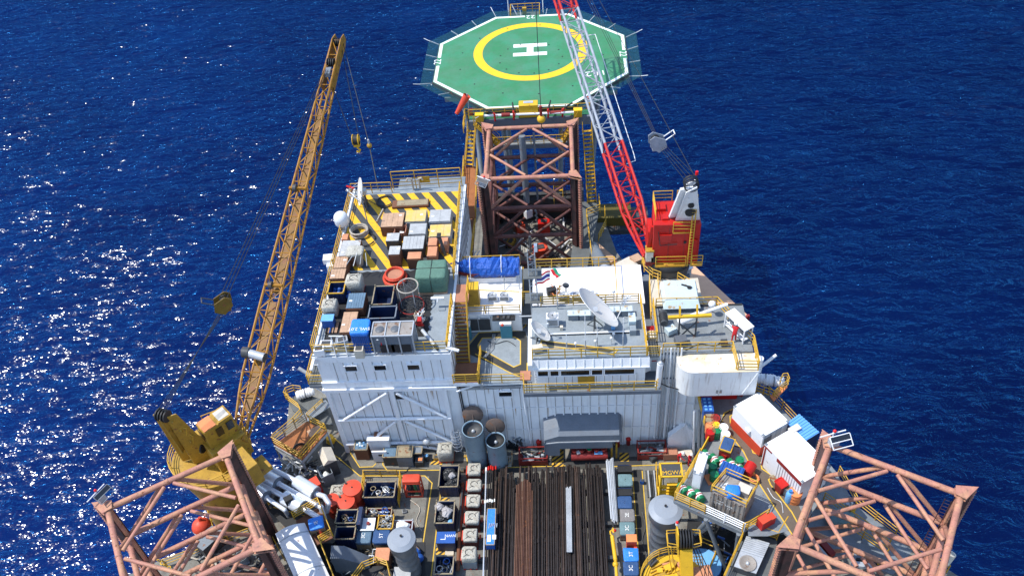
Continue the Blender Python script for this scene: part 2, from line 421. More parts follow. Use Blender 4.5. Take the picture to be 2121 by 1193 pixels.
def skip(p1, p2, z, h, rot, label, col='navy', rim='rim_worn', fill=None, seed=1, name='open_skip', wall=0.07, level=0.55, lip=0.09, group='open steel skips'):
    c, sx, sy = fp(p1, p2, z, rot); c.z = z-h; t = thing(name, label, 'skip', c, rot, group)
    mb = MB(); mb.use(col); mb.box((0, 0, 0.1), (sx, sy, 0.12))
    for sg in (-1, 1):
        mb.box((sg*(sx-wall)/2, 0, h/2+.08), (wall, sy, h-.2)); mb.box((0, sg*(sy-wall)/2, h/2+.08), (sx-2*wall, wall, h-.2))
        for k in range(4):
            mb.box(((-.375+.25*k)*sx, sg*(sy/2+.03), h/2), (.09, .06, h-.3)); mb.box((sg*(sx/2+.03), (-.375+.25*k)*sy, h/2), (.06, .09, h-.3))
    mb.build('skip_body', t, local=True)
    mb = MB(); mb.use(rim)
    for sg in (-1, 1): mb.box((sg*(sx/2), 0, h-.01), (lip, sy+lip, lip)); mb.box((0, sg*(sy/2), h-.012), (sx-lip, lip, lip))
    mb.build('skip_rim', t, local=True)
    for i in (-1, 1):
        for j in (-1, 1): MB().box((i*sx/2, j*sy/2, h+.08), (.05, .16, .16), mat=rim).build('lifting_eye', t, local=True)
    rr = random.Random(seed)
    if fill == 'scrap':
        q = thing('scrap_heap', 'heap of scrap and hoses in the '+' '.join(label.split()[:9]), 'scrap heap', c+Vector((0, 0, .17)), rot, 'heaps lying in the skips')
        mb = MB()
        for k in range(46):
            a = Vector((rr.uniform(-.42, .42)*sx, rr.uniform(-.4, .4)*sy, rr.uniform(.02, h*level)))
            b = a+Vector((rr.uniform(-.7, .7), rr.uniform(-.7, .7), rr.uniform(-.12, .2)))
            b.x = max(-.44*sx, min(.44*sx, b.x)); b.y = max(-.43*sy, min(.43*sy, b.y)); b.z = max(.05, b.z)
            mb.tube(a, b, rr.uniform(.02, .06), n=5, mat=rr.choice(['dark_steel', 'galv', 'navy', 'blue_paint', 'rim_worn', 'steel', 'dark']))
        for k in range(5):
            cc = Vector((rr.uniform(-.3, .3)*sx, rr.uniform(-.3, .3)*sy, h*level)); rad = rr.uniform(.16, .28)
            mb.pipe([cc+Vector((rad*math.cos(u*.785), rad*math.sin(u*.785), .04*u*.2)) for u in range(9)], .035, 5, rr.choice(['blue_paint', 'dark', 'galv', 'rim_worn']))
        mb.build('scrap', q, local=True)
    return t, c, sx, sy
def bag(c, d, seed, label, m='bag_black', group='refuse bags', name='refuse_bag', cat='bag'):
    return MB().lump(c, d, seed, 12, 7, 0.26, m).build(name, label=label, cat=cat, group=group)
def drum(x, y, z, r, h, label, col, lid=None, group='upright drums', name='drum', ribs=True):
    t = thing(name, label, 'drum', (x, y, z), 0, group)
    pr = [(r, 0)]
    for k in (1/3, 2/3): pr += [(r, h*k-.03), (r*1.04, h*k), (r, h*k+.03)]
    pr += [(r, h-.02), (r*1.03, h), (r*.95, h), (r*.93, h-.03)]
    MB().lathe(pr, n=18, mat=col).build('drum_body', t, local=True)
    MB().lathe([(r*.94, h-.03), (0.001, h-.025)], n=18, mat=lid or col, smooth=False).tube((r*.5, 0, h-.04), (r*.5, 0, h+.01), .04, n=8, mat='dark').build('drum_lid', t, local=True)
    return t
def lying_drum(c, r, h, rot, tilt, label, group='green drums on the raised platform'):
    t = thing('drum', label, 'drum', c, 0, group); Q = Matrix.Rotation(rot, 3, 'Z') @ Matrix.Rotation(tilt, 3, 'X')
    o = Vector((0, 0, r)) if tilt else Vector((0, 0, 0))
    mb = MB(); mb.smooth = True
    pr = [(r, -h/2), (r, -h*.17-.03), (r*1.04, -h*.17), (r, -h*.17+.03), (r, h*.17-.03), (r*1.04, h*.17), (r, h*.17+.03), (r, h/2), (r*.93, h/2), (r*.93, h/2-.03), (0.001, h/2-.03)]
    cc = Vector((0, 0, r)) if abs(tilt) > .6 else Vector((0, 0, h/2))
    mb.lathe(pr, cc, 16, Q, 'drum_green'); mb.lathe([(r*.93, -h/2), (0.001, -h/2+.02)], cc, 16, Q)
    mb.build('drum_body', t, local=True)
    MB().lathe([(r*1.045, -h*.15), (r*1.045, h*.18)], cc, 16, Q, 'mark_white').build('white_band', t, local=True)
    MB().lathe([(r*1.052, -h*.03), (r*1.052, h*.07)], cc, 16, Q, 'red').build('red_band', t, local=True)
    return t
def floodlight(p, label, rot=0.0, arm=0.8, m='white_paint', lying=False):
    t = thing('floodlight', label, 'floodlight', p, rot, 'floodlights on brackets')
    MB().tube((0, 0, 0), (0, 0, arm), .035, n=6, mat=m).tube((0, 0, arm), (.35, 0, arm), .03, n=6).build('bracket', t, local=True)
    MB().box((.45, 0, arm), (.22, 1.1, .16), mat=m).build('lamp_housing', t, local=True, bevel=.02)
    MB().box((.45, 0, arm-.09), (.16, 1.0, .02), mat='galv').build('lamp_glass', t, local=True)
    return t
def dish(c, r, aim, label, base=None, depth=0.18, rim='dish_white'):
    c = Vector(c); t = thing('satellite_dish', label, 'satellite dish', (c.x, c.y, base if base is not None else c.z-1), 0, 'satellite dishes')
    aim = Vector(aim).normalized(); Q = aim.to_track_quat('Z', 'Y').to_matrix()
    pr = [(r*k/8, -depth*r+depth*r*(k/8)**2) for k in range(9)]; pr[0] = (0.001, pr[0][1])
    mb = MB().lathe(pr, c, 32, Q, rim); mb.lathe([(a*1.0, b-.05) for a, b in pr][::-1], c, 32, Q); mb.lathe([(r, -.05), (r*1.02, -.02), (r*1.02, .02), (r, 0.0)], c, 32, Q)
    mb.build('reflector', t)
    f = c+aim*r*0.85; mb = MB().ball(f, .12, 8, 6, 'galv')
    for k in range(3):
        a = k*2.094; mb.tube(c+Q @ Vector((r*.8*math.cos(a), r*.8*math.sin(a), 0)), f, .02, n=4)
    mb.build('feed_horn', t)
    b0 = Vector((c.x, c.y, base if base is not None else c.z-1)) - Vector((aim.x, aim.y, 0))*.5
    mb = MB().tube(b0, c-aim*(depth*r+.1), .09, n=8, mat='dark_steel')
    for k in range(3):
        a = k*2.094+.4; mb.tube(b0+Vector((math.cos(a)*.7, math.sin(a)*.7, 0)), (b0+c-aim*.4)/2, .045, n=5)
    mb.box(c-aim*(depth*r+.12), (.5, .5, .5), mat='galv'); mb.build('mount', t)
    return t
def ac_unit(c, label, size=(.95, .8, .95), rot=0.0, m='white_paint', fan='top', group='air conditioning units'):
    t = thing('air_conditioner', label, 'air conditioner', c, rot, group); x, y, z = size
    MB().box((0, 0, z/2), (x, y, z), mat=m).build('casing', t, local=True, bevel=.03)
    mb = MB().lathe([(x*.4, z+.01), (x*.42, z+.05), (x*.38, z+.05), (x*.38, z+.012), (0.001, z+.012)], n=20, mat='galv')
    for k in range(3): mb.lathe([(x*(.1+.09*k), z+.04), (x*(.12+.09*k), z+.045)], n=16, mat='white_paint')
    for k in range(5):
        a = k*1.2566; mb.bar((0, 0, z+.03), (x*.36*math.cos(a), x*.36*math.sin(a), z+.03), .09, .01, 'steel')
    mb.build('fan', t, local=True)
    mb = MB(); mb.use('dark')
    for k in range(6): mb.box((0, -y/2-.006, z*(.2+.11*k)), (x*.8, .012, z*.05))
    mb.build('louvre', t, local=True)
    return t
def bulk_bag(c, d, label, seed, rot=0.0, pal='red', m='sack_white', group='white bulk bags', base=None):
    t = thing('bulk_bag', label, 'bulk bag', c, rot, group)
    mb = MB(); mb.use(pal)
    for k in (-1, 0, 1): mb.box((k*d[0]*.4, 0, .06), (.1, d[1], .12))
    for k in range(5): mb.box((0, (-.4+.2*k)*d[1], .14), (d[0], .12, .03))
    mb.build('pallet', t, local=True)
    if base:
        MB().box((0, 0, .16+base[1]/2), (d[0]*.96, d[1]*.96, base[1]), mat=base[0]).build('carton', t, local=True, bevel=.03)
    z0 = .16+(base[1] if base else 0)
    MB().lump((0, 0, z0-.02), (d[0]*1.02, d[1]*1.02, d[2]), seed, 16, 8, .07, m, boxy=.85).build('sack', t, local=True)
    mb = MB(); mb.use('hose_cream')
    for k in (-1, 1):
        for j in (-1, 1): mb.path([(k*d[0]*.42, j*d[1]*.42, z0+d[2]*.8), (k*d[0]*.3, j*d[1]*.3, z0+d[2]*1.08), (k*d[0]*.1, j*d[1]*.15, z0+d[2]*1.0)], .03, 5)
    mb.use('dark')
    mb.path([(.25*d[0]*math.cos(u*.7), .25*d[1]*math.sin(u*.7), z0+d[2]*.985+.02) for u in range(8)], .022, 4)
    mb.build('strap', t, local=True)
    return t
def covered_tub(c, d, rot, label, m, seed, word=None, group='lidded tubs under tied tarpaulins', body='rim_worn'):
    t = thing('covered_tub', label, 'tub', c, rot, group); x, y, z = d
    mb = MB().box((0, 0, z*.42), (x*.94, y*.94, z*.8), mat=body)
    for i in (-1, 1):
        for j in (-1, 1): mb.box((i*x*.46, j*y*.46, z*.45), (.1, .1, z*.95), mat='rim_worn')
    mb.build('tub_body', t, local=True)
    MB().lump((0, 0, z*.72), (x*1.04, y*1.04, z*.36), seed, 20, 8, .05, m, boxy=.95).build('tarpaulin', t, local=True)
    mb = MB(); mb.use('rubber'); zz = z*1.06
    for a, b in (((-.5, -.45), (.5, .45)), ((-.5, .3), (.45, -.5))):
        mb.path([(a[0]*x, a[1]*y, z*.9), ((a[0]*.5+b[0]*.5)*x*.6, (a[1]*.4+b[1]*.6)*y*.6, zz+.02), (b[0]*x, b[1]*y, z*.9)], .02, 4)
    mb.build('rope', t, local=True)
    if word:
        q = text(word, (0, 0, 0), .42, math.pi*.5, 'mark_white'); q.v = [v+Vector((0, 0, zz+.035)) for v in q.v]; q.build('lettering', t, local=True)
    return t
def coil(c, r, n, label, m='hose_cream', th=.05, tilt=0.0, name='coiled_hose', cat='hose', group='coiled hoses', seed=3):
    rr = random.Random(seed); pts = []
    for i in range(n*14):
        a = i*2*math.pi/14; q = r*(1+.06*math.sin(a*.37)+rr.uniform(-.03, .03))
        pts.append(Vector(c)+Vector((q*math.cos(a), q*math.sin(a), th+i*th*.11)))
    return MB().pipe(pts, th, 5, m).build(name, label=label, cat=cat, group=group)
def skinned(name, nodes, edges, parent, mname, sub=1):
    me = bpy.data.meshes.new(name); me.from_pydata([tuple(n[0]) for n in nodes], edges, []); me.materials.append(M[mname])
    o = bpy.data.objects.new(name, me); COL.objects.link(o); o.parent = parent; WM[o.name] = WM[parent.name]
    sk = o.modifiers.new("skin", 'SKIN'); sk.use_smooth_shade = True
    for i, n in enumerate(nodes): me.skin_vertices[0].data[i].radius = (n[1], n[1]) if not isinstance(n[1], tuple) else n[1]
    me.skin_vertices[0].data[0].use_root = True
    sb = o.modifiers.new("sub", 'SUBSURF'); sb.levels = sub; sb.render_levels = sub
    return o
def person(c, rot, label, pose='stand', col='coverall_red'):
    """local frame: facing +Y"""
    t = thing('person', label, 'person', c, rot, 'workers in red coveralls')
    lean = {'stand': .05, 'bend': .55, 'reach': .25}[pose]
    hip = Vector((0, 0, .92)); sh = hip+Vector((0, math.sin(lean)*.5, math.cos(lean)*.5)); nk = sh+Vector((0, math.sin(lean)*.1, math.cos(lean)*.12))
    hd = nk+Vector((0, .03+math.sin(lean)*.1, .13))
    fy = .12 if pose != 'stand' else .05
    N = [(hip, (.17, .12)), (hip.lerp(sh, .5), (.155, .11)), (sh, (.17, .11)), (nk, .06)]
    E = [(0, 1), (1, 2), (2, 3)]
    for s_ in (-1, 1):
        k = len(N); armf = {'stand': (.06, -.28, .12, -.5), 'bend': (.25, -.22, .5, -.3), 'reach': (.22, -.12, .48, -.02)}[pose]
        N += [(sh+Vector((s_*.2, 0, -.02)), .065), (sh+Vector((s_*.26, armf[0], armf[1])), .05), (sh+Vector((s_*.2, armf[2], armf[3])), .04),
              (hip+Vector((s_*.1, 0, -.08)), .095), (Vector((s_*.12, fy*s_+.03, .48)), .07), (Vector((s_*.13, fy*s_-.03, .1)), .055), (Vector((s_*.14, fy*s_+.14, .045)), .05)]
        E += [(2, k), (k, k+1), (k+1, k+2), (0, k+3), (k+3, k+4), (k+4, k+5), (k+5, k+6)]
    skinned('body', N, E, t, col, 1)
    mb = MB().ball(hd, .105, 12, 8, 'skin', sz=(.85, 1, 1.15)); mb.ball(hd+Vector((0, .1, -.01)), .02, 6, 4)
    for s_ in (-1, 1):
        mb.ball(hd+Vector((s_*.035, .09, .02)), .012, 6, 4, 'dark'); mb.ball(hd+Vector((s_*.09, 0, 0)), .02, 6, 4, 'skin')
        w_ = N[4+7*(0 if s_ < 0 else 1)+2][0]
        mb.ball(w_+Vector((0, .03, -.03)), .04, 8, 5, sz=(.6, 1, 1.1))
        for f in range(4): mb.tube(w_+Vector((s_*(-.02+.014*f), .04, -.05)), w_+Vector((s_*(-.02+.014*f), .07, -.11+.006*f)), .009, n=5)
        mb.tube(w_+Vector((-s_*.03, .04, -.03)), w_+Vector((-s_*.045, .08, -.06)), .01, n=5)
    mb.build('head', t, local=True)
    MB().ball(hd+Vector((0, 0, .035)), .135, 14, 6, 'helmet_white', top=True, sz=(.95, 1.1, .95)).lathe([(.13, 0), (.165, -.01), (.13, .012)], hd+Vector((0, .02, .035)), 14).build('helmet', t, local=True)
    return t

# ================================================================== the sea
GL = (.20, .20, .12, .0095, -.17); SW = (6.0, 2.4, .75); SC1, SC2, SB = (0.0, 0.0050, 0.056), (0.0, 0.0115, 0.088), (.015, .11, .29)
def sea():
    m = bpy.data.materials.new('sea_water'); m.use_nodes = True; n = m.node_tree; L = n.links; n.nodes.clear()
    out = n.nodes.new("ShaderNodeOutputMaterial")
    g = n.nodes.new("ShaderNodeNewGeometry")
    def nz(s, det, rough=.6, dist=0.0, sc=(1, 1, 1)):
        mp = n.nodes.new("ShaderNodeMapping"); mp.inputs["Scale"].default_value = sc; mp.inputs["Rotation"].default_value = (0, 0, R(-14))
        L.new(g.outputs["Position"], mp.inputs[0])
        t = n.nodes.new("ShaderNodeTexNoise"); t.inputs["Scale"].default_value = s; t.inputs["Detail"].default_value = det
        t.inputs["Roughness"].default_value = rough; t.inputs["Distortion"].default_value = dist; L.new(mp.outputs[0], t.inputs["Vector"]); return t.outputs[0]
    def bump(src, dist, prev=None, st=1.0):
        x = n.nodes.new("ShaderNodeBump"); x.inputs["Strength"].default_value = st; x.inputs["Distance"].default_value = dist
        L.new(src, x.inputs["Height"])
        if prev: L.new(prev, x.inputs["Normal"])
        return x.outputs[0]
    def rng(src, a, b, c, d):
        r = n.nodes.new("ShaderNodeMapRange"); r.inputs[1].default_value = a; r.inputs[2].default_value = b; r.inputs[3].default_value = c; r.inputs[4].default_value = d
        L.new(src, r.inputs[0]); return r.outputs[0]
    a = bump(nz(0.07, 3, .5, .4, (1, 2.2, 1)), SW[0])
    c = bump(nz(0.28, 4, .6, .6, (1, 2.0, 1)), SW[1], a)
    d = bump(nz(0.9, 2.5, .55, .8, (1, 1.7, 1)), SW[2], c)
    x = n.nodes.new("ShaderNodeMix"); x.data_type = 'RGBA'; L.new(rng(nz(0.035, 4, .6), .3, .72, 0, 1), x.inputs[0])
    x.inputs[6].default_value = (*SC1, 1); x.inputs[7].default_value = (*SC2, 1)
    # deep water sends its colour back from inside, so it takes no cast shadow: a broad blue lobe under a thin clear surface
    A = n.nodes.new("ShaderNodeBsdfGlossy"); A.inputs["Roughness"].default_value = .65; L.new(x.outputs[2], A.inputs["Color"])
    B = n.nodes.new("ShaderNodeBsdfGlossy"); B.inputs["Roughness"].default_value = .22; L.new(d, B.inputs["Normal"])
    f = n.nodes.new("ShaderNodeFresnel"); f.inputs[0].default_value = 1.33; L.new(c, f.inputs["Normal"])
    tn = n.nodes.new("ShaderNodeMix"); tn.data_type = 'RGBA'; L.new(f.outputs[0], tn.inputs[0]); tn.inputs[6].default_value = (0, 0, 0, 1); tn.inputs[7].default_value = (*SB, 1); L.new(tn.outputs[2], B.inputs["Color"])
    ad = n.nodes.new("ShaderNodeAddShader"); L.new(A.outputs[0], ad.inputs[0]); L.new(B.outputs[0], ad.inputs[1]); 
    # sparkle: small wave facets, each with its own tilt, in drifting patches
    mp = n.nodes.new("ShaderNodeMapping"); mp.inputs["Scale"].default_value = (4.4, 7.8, 1); mp.inputs["Rotation"].default_value = (0, 0, R(-10)); L.new(g.outputs["Position"], mp.inputs[0])
    vo = n.nodes.new("ShaderNodeTexVoronoi"); vo.inputs["Scale"].default_value = 1.0; L.new(mp.outputs[0], vo.inputs["Vector"])
    def vm(op, a_, b_, sc=None):
        v_ = n.nodes.new("ShaderNodeVectorMath"); v_.operation = op
        for k_, s_ in ((0, a_), (1, b_)):
            if isinstance(s_, tuple): v_.inputs[k_].default_value = s_
            elif s_ is not None: L.new(s_, v_.inputs[k_])
        return v_.outputs[0]
    def ncol(s, sc):
        mp_ = n.nodes.new("ShaderNodeMapping"); mp_.inputs["Scale"].default_value = sc; L.new(g.outputs["Position"], mp_.inputs[0])
        t_ = n.nodes.new("ShaderNodeTexNoise"); t_.inputs["Scale"].default_value = s; t_.inputs["Detail"].default_value = 3; L.new(mp_.outputs[0], t_.inputs["Vector"]); return t_.outputs["Color"]
    va = vm('MULTIPLY', vm('SUBTRACT', vo.outputs["Color"], (.5, .5, .5)), (GL[0], GL[1], 0))
    sp = n.nodes.new("ShaderNodeSeparateXYZ"); L.new(vo.outputs["Color"], sp.inputs[0])
    pw = n.nodes.new("ShaderNodeMath"); pw.operation = 'POWER'; L.new(sp.outputs[2], pw.inputs[0]); pw.inputs[1].default_value = 9.0
    am = n.nodes.new("ShaderNodeMath"); am.operation = 'MULTIPLY_ADD'; L.new(pw.outputs[0], am.inputs[0]); am.inputs[1].default_value = 1.9; am.inputs[2].default_value = 1.0
    sc_ = n.nodes.new("ShaderNodeVectorMath"); sc_.operation = 'SCALE'; L.new(va, sc_.inputs[0]); L.new(am.outputs[0], sc_.inputs["Scale"])
    vb = vm('MULTIPLY', vm('SUBTRACT', ncol(.55, (.8, 1.8, 1)), (.5, .5, .5)), (.85, 1.35, 0))
    vc = vm('MULTIPLY', vm('SUBTRACT', ncol(.055, (1, 1.8, 1)), (.5, .5, .5)), (.3, .6, 0))
    ev = vm('ADD', vm('ADD', sc_.outputs[0], vb), vm('ADD', vc, (0, GL[4], 1)))
    e = vm('NORMALIZE', ev, None)
    C = n.nodes.new("ShaderNodeBsdfGlossy"); C.inputs["Roughness"].default_value = GL[2]; C.inputs["Color"].default_value = (GL[3], GL[3]*1.02, GL[3]*1.08, 1); L.new(e, C.inputs["Normal"])
    ae = n.nodes.new("ShaderNodeAddShader"); L.new(ad.outputs[0], ae.inputs[0]); L.new(C.outputs[0], ae.inputs[1]); L.new(ae.outputs[0], out.inputs[0])
    M['sea_water'] = m
    me = bpy.data.meshes.new('sea'); s = 6000
    me.from_pydata([(-s, -s, -25), (s, -s, -25), (s, s, -25), (-s, s, -25)], [], [(0, 1, 2, 3)]); me.materials.append(m)
    o = bpy.data.objects.new('sea', me); COL.objects.link(o); tag(o, 'deep blue open sea with small waves and sun glitter', None, None, 'structure')
sea()

AX = -3.7
# ================================================================== hull and main deck
HULL = [(-11.0, 78.5), (3.6, 78.5), (5.2, 70.0), (8.5, 62.5), (11.0, 60.0), (14.6, 52.0), (15.4, 46.0), (20.3, 42.0), (21.8, 41.7), (22.6, 38.6), (26.2, 34.6), (34, 27.5), (34, 14), (-42, 14), (-42, 30),
        (-34.2, 34.6), (-27.6, 37.2), (-27.4, 40.2), (-26.0, 43.0), (-26.9, 50.9), (-24.5, 52.5), (-20.0, 56.0), (-14.0, 70.0)]
mb = MB(); mb.prism(HULL, -7.5, -0.004, 'main_deck'); mb.build('main_deck', kind='structure', label='grey painted main deck and hull of the rig')
# bow framing under the helideck is part of its support, further down
def ribbon(pts, w, z, mname, name, closed=False):
    """painted line of width w following pixel points"""
    q = [P(*p, z) for p in pts]; mb = MB(); mb.use(mname)
    k = len(q)
    for i in range(k if closed else k-1):
        a, b = q[i], q[(i+1) % k]; d = (b-a).normalized(); nn = Vector((-d.y, d.x, 0))*w/2; e = d*w*.45
        zz = Vector((0, 0, 0.0008*(i % 2)))
        mb.add([a-nn-e+zz, b-nn+e+zz, b+nn+e+zz, a+nn-e+zz], [(0, 1, 2, 3)])
    return mb.build(name, kind='structure')
def patch(pts, z, mname, name, label=None):
    q = [P(*p, z) for p in pts]; mb = MB(); mb.use(mname)
    a = sum(q[i].x*q[(i+1) % len(q)].y-q[(i+1) % len(q)].x*q[i].y for i in range(len(q)))
    if a < 0: q = q[::-1]
    mb.add(q, [tuple(range(len(q)))]); return mb.build(name, kind='structure', label=label)
# left aft walkway (black non-slip with yellow edges)
patch([(668, 905), (690, 905), (722, 932), (748, 967), (930, 973), (930, 986), (745, 986), (668, 928)], 0.004, 'black_walk', 'walkway')
patch([(889, 985), (920, 985), (895, 1193), (866, 1193)], 0.003, 'black_walk', 'walkway')
patch([(935, 955), (1330, 945), (1330, 965), (930, 985)], 0.004, 'black_walk', 'walkway')
ribbon([(668, 927), (700, 947), (745, 985), (880, 985), (895, 1000), (866, 1193)], .09, .012, 'line_yellow', 'walkway_line')
ribbon([(690, 905), (722, 932), (745, 967), (772, 966), (778, 960)], .09, .012, 'line_yellow', 'walkway_line')
ribbon([(793, 952), (793, 962), (802, 974), (915, 973)], .09, .012, 'line_yellow', 'walkway_line')
ribbon([(915, 1000), (893, 1193)], .09, .012, 'line_yellow', 'walkway_line')
ribbon([(1262, 966), (1420, 960)], .09, .012, 'line_yellow', 'walkway_line')
ribbon([(1040, 968), (1170, 964)], .09, .012, 'line_yellow', 'walkway_line')
patch([(1312, 972), (1332, 972), (1345, 1193), (1322, 1193)], 0.004, 'black_walk', 'walkway')
ribbon([(1310, 980), (1326, 1193)], .08, .012, 'line_yellow', 'walkway_line')
ribbon([(1330, 975), (1348, 1193)], .08, .012, 'line_yellow', 'walkway_line')
for q in ([(1143, 930), (1167, 930), (1167, 966), (1143, 966)], [(1283, 937), (1303, 937), (1303, 955), (1283, 955)], [(905, 938), (925, 940), (915, 962), (890, 962)], [(914, 1030), (932, 1030), (930, 1036), (912, 1036)], [(903, 1132), (922, 1132), (921, 1148), (902, 1148)], [(1035, 948), (1062, 948), (1062, 965), (1035, 965)]):
    patch(q, 0.020, 'hatch_small', 'hazard_marking')
# right side brown walkway
# ================================================================== jack-up legs
LEGT, BAY, SIDE = 13.0, 3.72, 8.45
def leg(cx, cy, rot, label, nb=6, gx=1, dark=99):
    t = thing('jackup_leg', label, 'rig leg', (cx, cy, -25), rot, 'lattice legs of the rig')
    h = SIDE/2; zt = LEGT+25.0
    cor = [Vector((i*h, j*h, 0)) for i, j in ((-1, -1), (1, -1), (1, 1), (-1, 1))]
    r1 = 0.215
    for ci, c in enumerate(cor):
        dg = Vector((c.x, c.y, 0)).normalized(); out = Vector((math.copysign(1, c.x), 0, 0))
        a = math.atan2(dg.y, dg.x)
        mb = MB().box(c+dg*.22+Vector((0, 0, zt/2)), (.62, .52, zt), a, 'leg_dark')
        mb.box(c+dg*.62+Vector((0, 0, zt/2)), (.5, .16, zt-.4), a, 'leg_dark')
        mb.tube(c-dg*.02, c-dg*.02+Vector((0, 0, zt)), .19, n=10, mat='leg_pink')
        ch = mb.build('chord', t, local=True)
        # top gusset
        mb = MB(); mb.use('leg_pink')
        for th in (.08, -.2):
            mb.prism([tuple((c+dg*1.2)[:2]), tuple((c-dg*.1+Vector((-dg.y, dg.x, 0))*.55)[:2]), tuple((c-dg*.5)[:2]), tuple((c-dg*.1-Vector((-dg.y, dg.x, 0))*.55)[:2])], zt+th-.05, zt+th)
        mb.build('gusset', ch, local=True)
        mb = MB(); mb.use('leg_pink'); z = zt-.3; k = 0
        while z > 13 and k < 110:
            q = c+dg*.92+Vector((0, 0, z)); mb.box(q, (.24, .30, .15), a); z -= .30; k += 1
        mb.build('rack', ch, local=True)
    mid = [(cor[i]+cor[(i+1) % 4])/2 for i in range(4)]
    for b in range(nb):
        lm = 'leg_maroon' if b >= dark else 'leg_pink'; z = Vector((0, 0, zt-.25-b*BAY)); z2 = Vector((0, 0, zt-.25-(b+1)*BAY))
        for i in range(4):
            a, c = cor[i], cor[(i+1) % 4]; u = (c-a).normalized()
            mb = MB().tube(a+z+u*.2, c+z-u*.2, r1, n=12, mat=lm)
            mb.tube(a.lerp(c, .5)+z-u*.06, a.lerp(c, .5)+z+u*.06, r1*1.12, n=12)
            mb.build('horizontal_brace', t, local=True)
            MB().tube(mid[i].lerp(mid[(i+1) % 4], .08)+z, mid[i].lerp(mid[(i+1) % 4], .92)+z, .14, n=10, mat=lm).build('inner_brace', t, local=True)
            for e in (a, c):
                MB().tube(mid[i].lerp(e, .1)+z, e.lerp(mid[i], .04)+z2, .16, n=10, mat=lm).build('diagonal_brace', t, local=True)
    # rung ladder inside a corner
    mb = MB(); mb.use('leg_dark'); c = cor[2 if gx > 0 else 0]*.86
    for s_ in (-.2, .2): mb.tube(c+Vector((s_, 0, 14)), c+Vector((s_, 0, zt-.5)), .025, n=4)
    for k in range(60): mb.tube(c+Vector((-.2, 0, zt-.6-k*.36)), c+Vector((.2, 0, zt-.6-k*.36)), .02, n=4)
    mb.build('leg_ladder', t, local=True)
    return t
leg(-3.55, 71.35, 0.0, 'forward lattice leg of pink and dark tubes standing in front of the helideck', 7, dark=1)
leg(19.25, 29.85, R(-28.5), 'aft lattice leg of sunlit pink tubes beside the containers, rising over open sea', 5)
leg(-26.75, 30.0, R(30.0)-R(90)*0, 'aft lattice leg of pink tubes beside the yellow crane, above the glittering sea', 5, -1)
def beacon(p, rot, label, sc=.85, fm='white_paint'):
    t = thing('navigation_light', label, 'navigation light', p, rot, 'solar navigation lights on the leg tops'); t.scale = (sc, sc, sc)
    MB().box((0, 0, .35), (.75, .6, .7), mat='galv').tube((0, 0, 0), (0, 0, .4), .1, n=6).build('battery_box', t, local=True, bevel=.03)
    Q = Matrix.Rotation(R(35), 3, 'X')
    f = MB(); f.use(fm)
    for a, b in (((-.85, -.5), (.85, -.5)), ((.85, -.5), (.85, .5)), ((.85, .5), (-.85, .5)), ((-.85, .5), (-.85, -.5)), ((-.85, 0), (.85, 0))):
        f.bar(Q @ Vector((*a, 0))+Vector((.3, -.5, .95)), Q @ Vector((*b, 0))+Vector((.3, -.5, .95)), .06)
    fr = f.build('panel_frame', t, local=True)
    MB().box(Q @ Vector((0, .26, 0))+Vector((.3, -.5, .95)), (1.62, .42, .03), mat='solar', M4=Q).build('solar_panel', t, local=True)
    MB().tube((-1.1, .35, .95), (1.1, .35, 1.05), .06, n=6, mat='white_paint').tube((0, .2, .6), (0, .35, 1.0), .06, n=6).build('crossbar', t, local=True)
    MB().tube((.1, .35, 1.05), (.1, .35, 1.2), .13, n=8, mat='white_paint').ball((.1, .35, 1.3), .15, 10, 6, 'lens_red').build('lantern', t, local=True)
beacon(P(1725, 920, 13.0), R(15), 'white solar navigation light on the corner of the right aft leg, above the sea')
beacon(P(212, 1035, 13.0), R(62), 'grey solar navigation light on the far left corner of the left aft leg', .72, 'steel')
beacon(P(1000, 385, 13.0), R(-35), 'grey solar navigation light fixed to the near left corner of the forward leg', .72, 'steel')

# ================================================================== helideck
HX, HY, HZ = -3.55, 89.0, 13.0
hw, hl, cc_ = 10.85, 10.15, .585
hr = -0.0079
def hp(x, y, z=0.0):
    return Vector((HX+x*math.cos(hr)-y*math.sin(hr), HY+x*math.sin(hr)+y*math.cos(hr), HZ+z))
def octo(s=1.0, e=0.0):
    a, b = hw*s+e, hl*s+e; k1, k2 = a*cc_, b*cc_
    return [(-a+k1, b), (a-k1, b), (a, b-k2), (a, -b+k2), (a-k1, -b), (-a+k1, -b), (-a, -b+k2), (-a, b-k2)]
H = thing('helideck', 'green octagonal helicopter deck with a yellow ring and white H', 'helideck', hp(0, 0))
O = [tuple(hp(*p)[:2]) for p in octo()]
MB().prism(O, HZ-.35, HZ, 'green').build('deck_plate', H)
mb = MB(); mb.use('mark_white'); oo, oi = octo(1, -.06), octo(1, -.42)
def lerp2(a, b, t): return (a[0]+(b[0]-a[0])*t, a[1]+(b[1]-a[1])*t)
for i in range(8):
    j = (i+1) % 8; segs = [(0, 1)]
    if i in (0,): segs = [(0, .40), (.60, 1)]
    if i in (2, 6): segs = [(0, .40), (.62, 1)]
    for a, b in segs:
        mb.add([hp(*lerp2(oo[i], oo[j], a), .006), hp(*lerp2(oo[i], oo[j], b), .006), hp(*lerp2(oi[i], oi[j], b), .006), hp(*lerp2(oi[i], oi[j], a), .006)], [(3, 2, 1, 0)])
mb.build('edge_line', H)
C0 = P(1099, 105, 13.0); C0 = (C0.x, C0.y)
mb = MB(); mb.use('heli_yellow'); n_ = 72; ro, ri = 6.62, 5.58; vs = []
for k in range(n_):
    a = 2*math.pi*k/n_
    for r_ in (ri, ro): vs.append(Vector((C0[0]+r_*math.cos(a), C0[1]+r_*.985*math.sin(a), HZ+.006)))
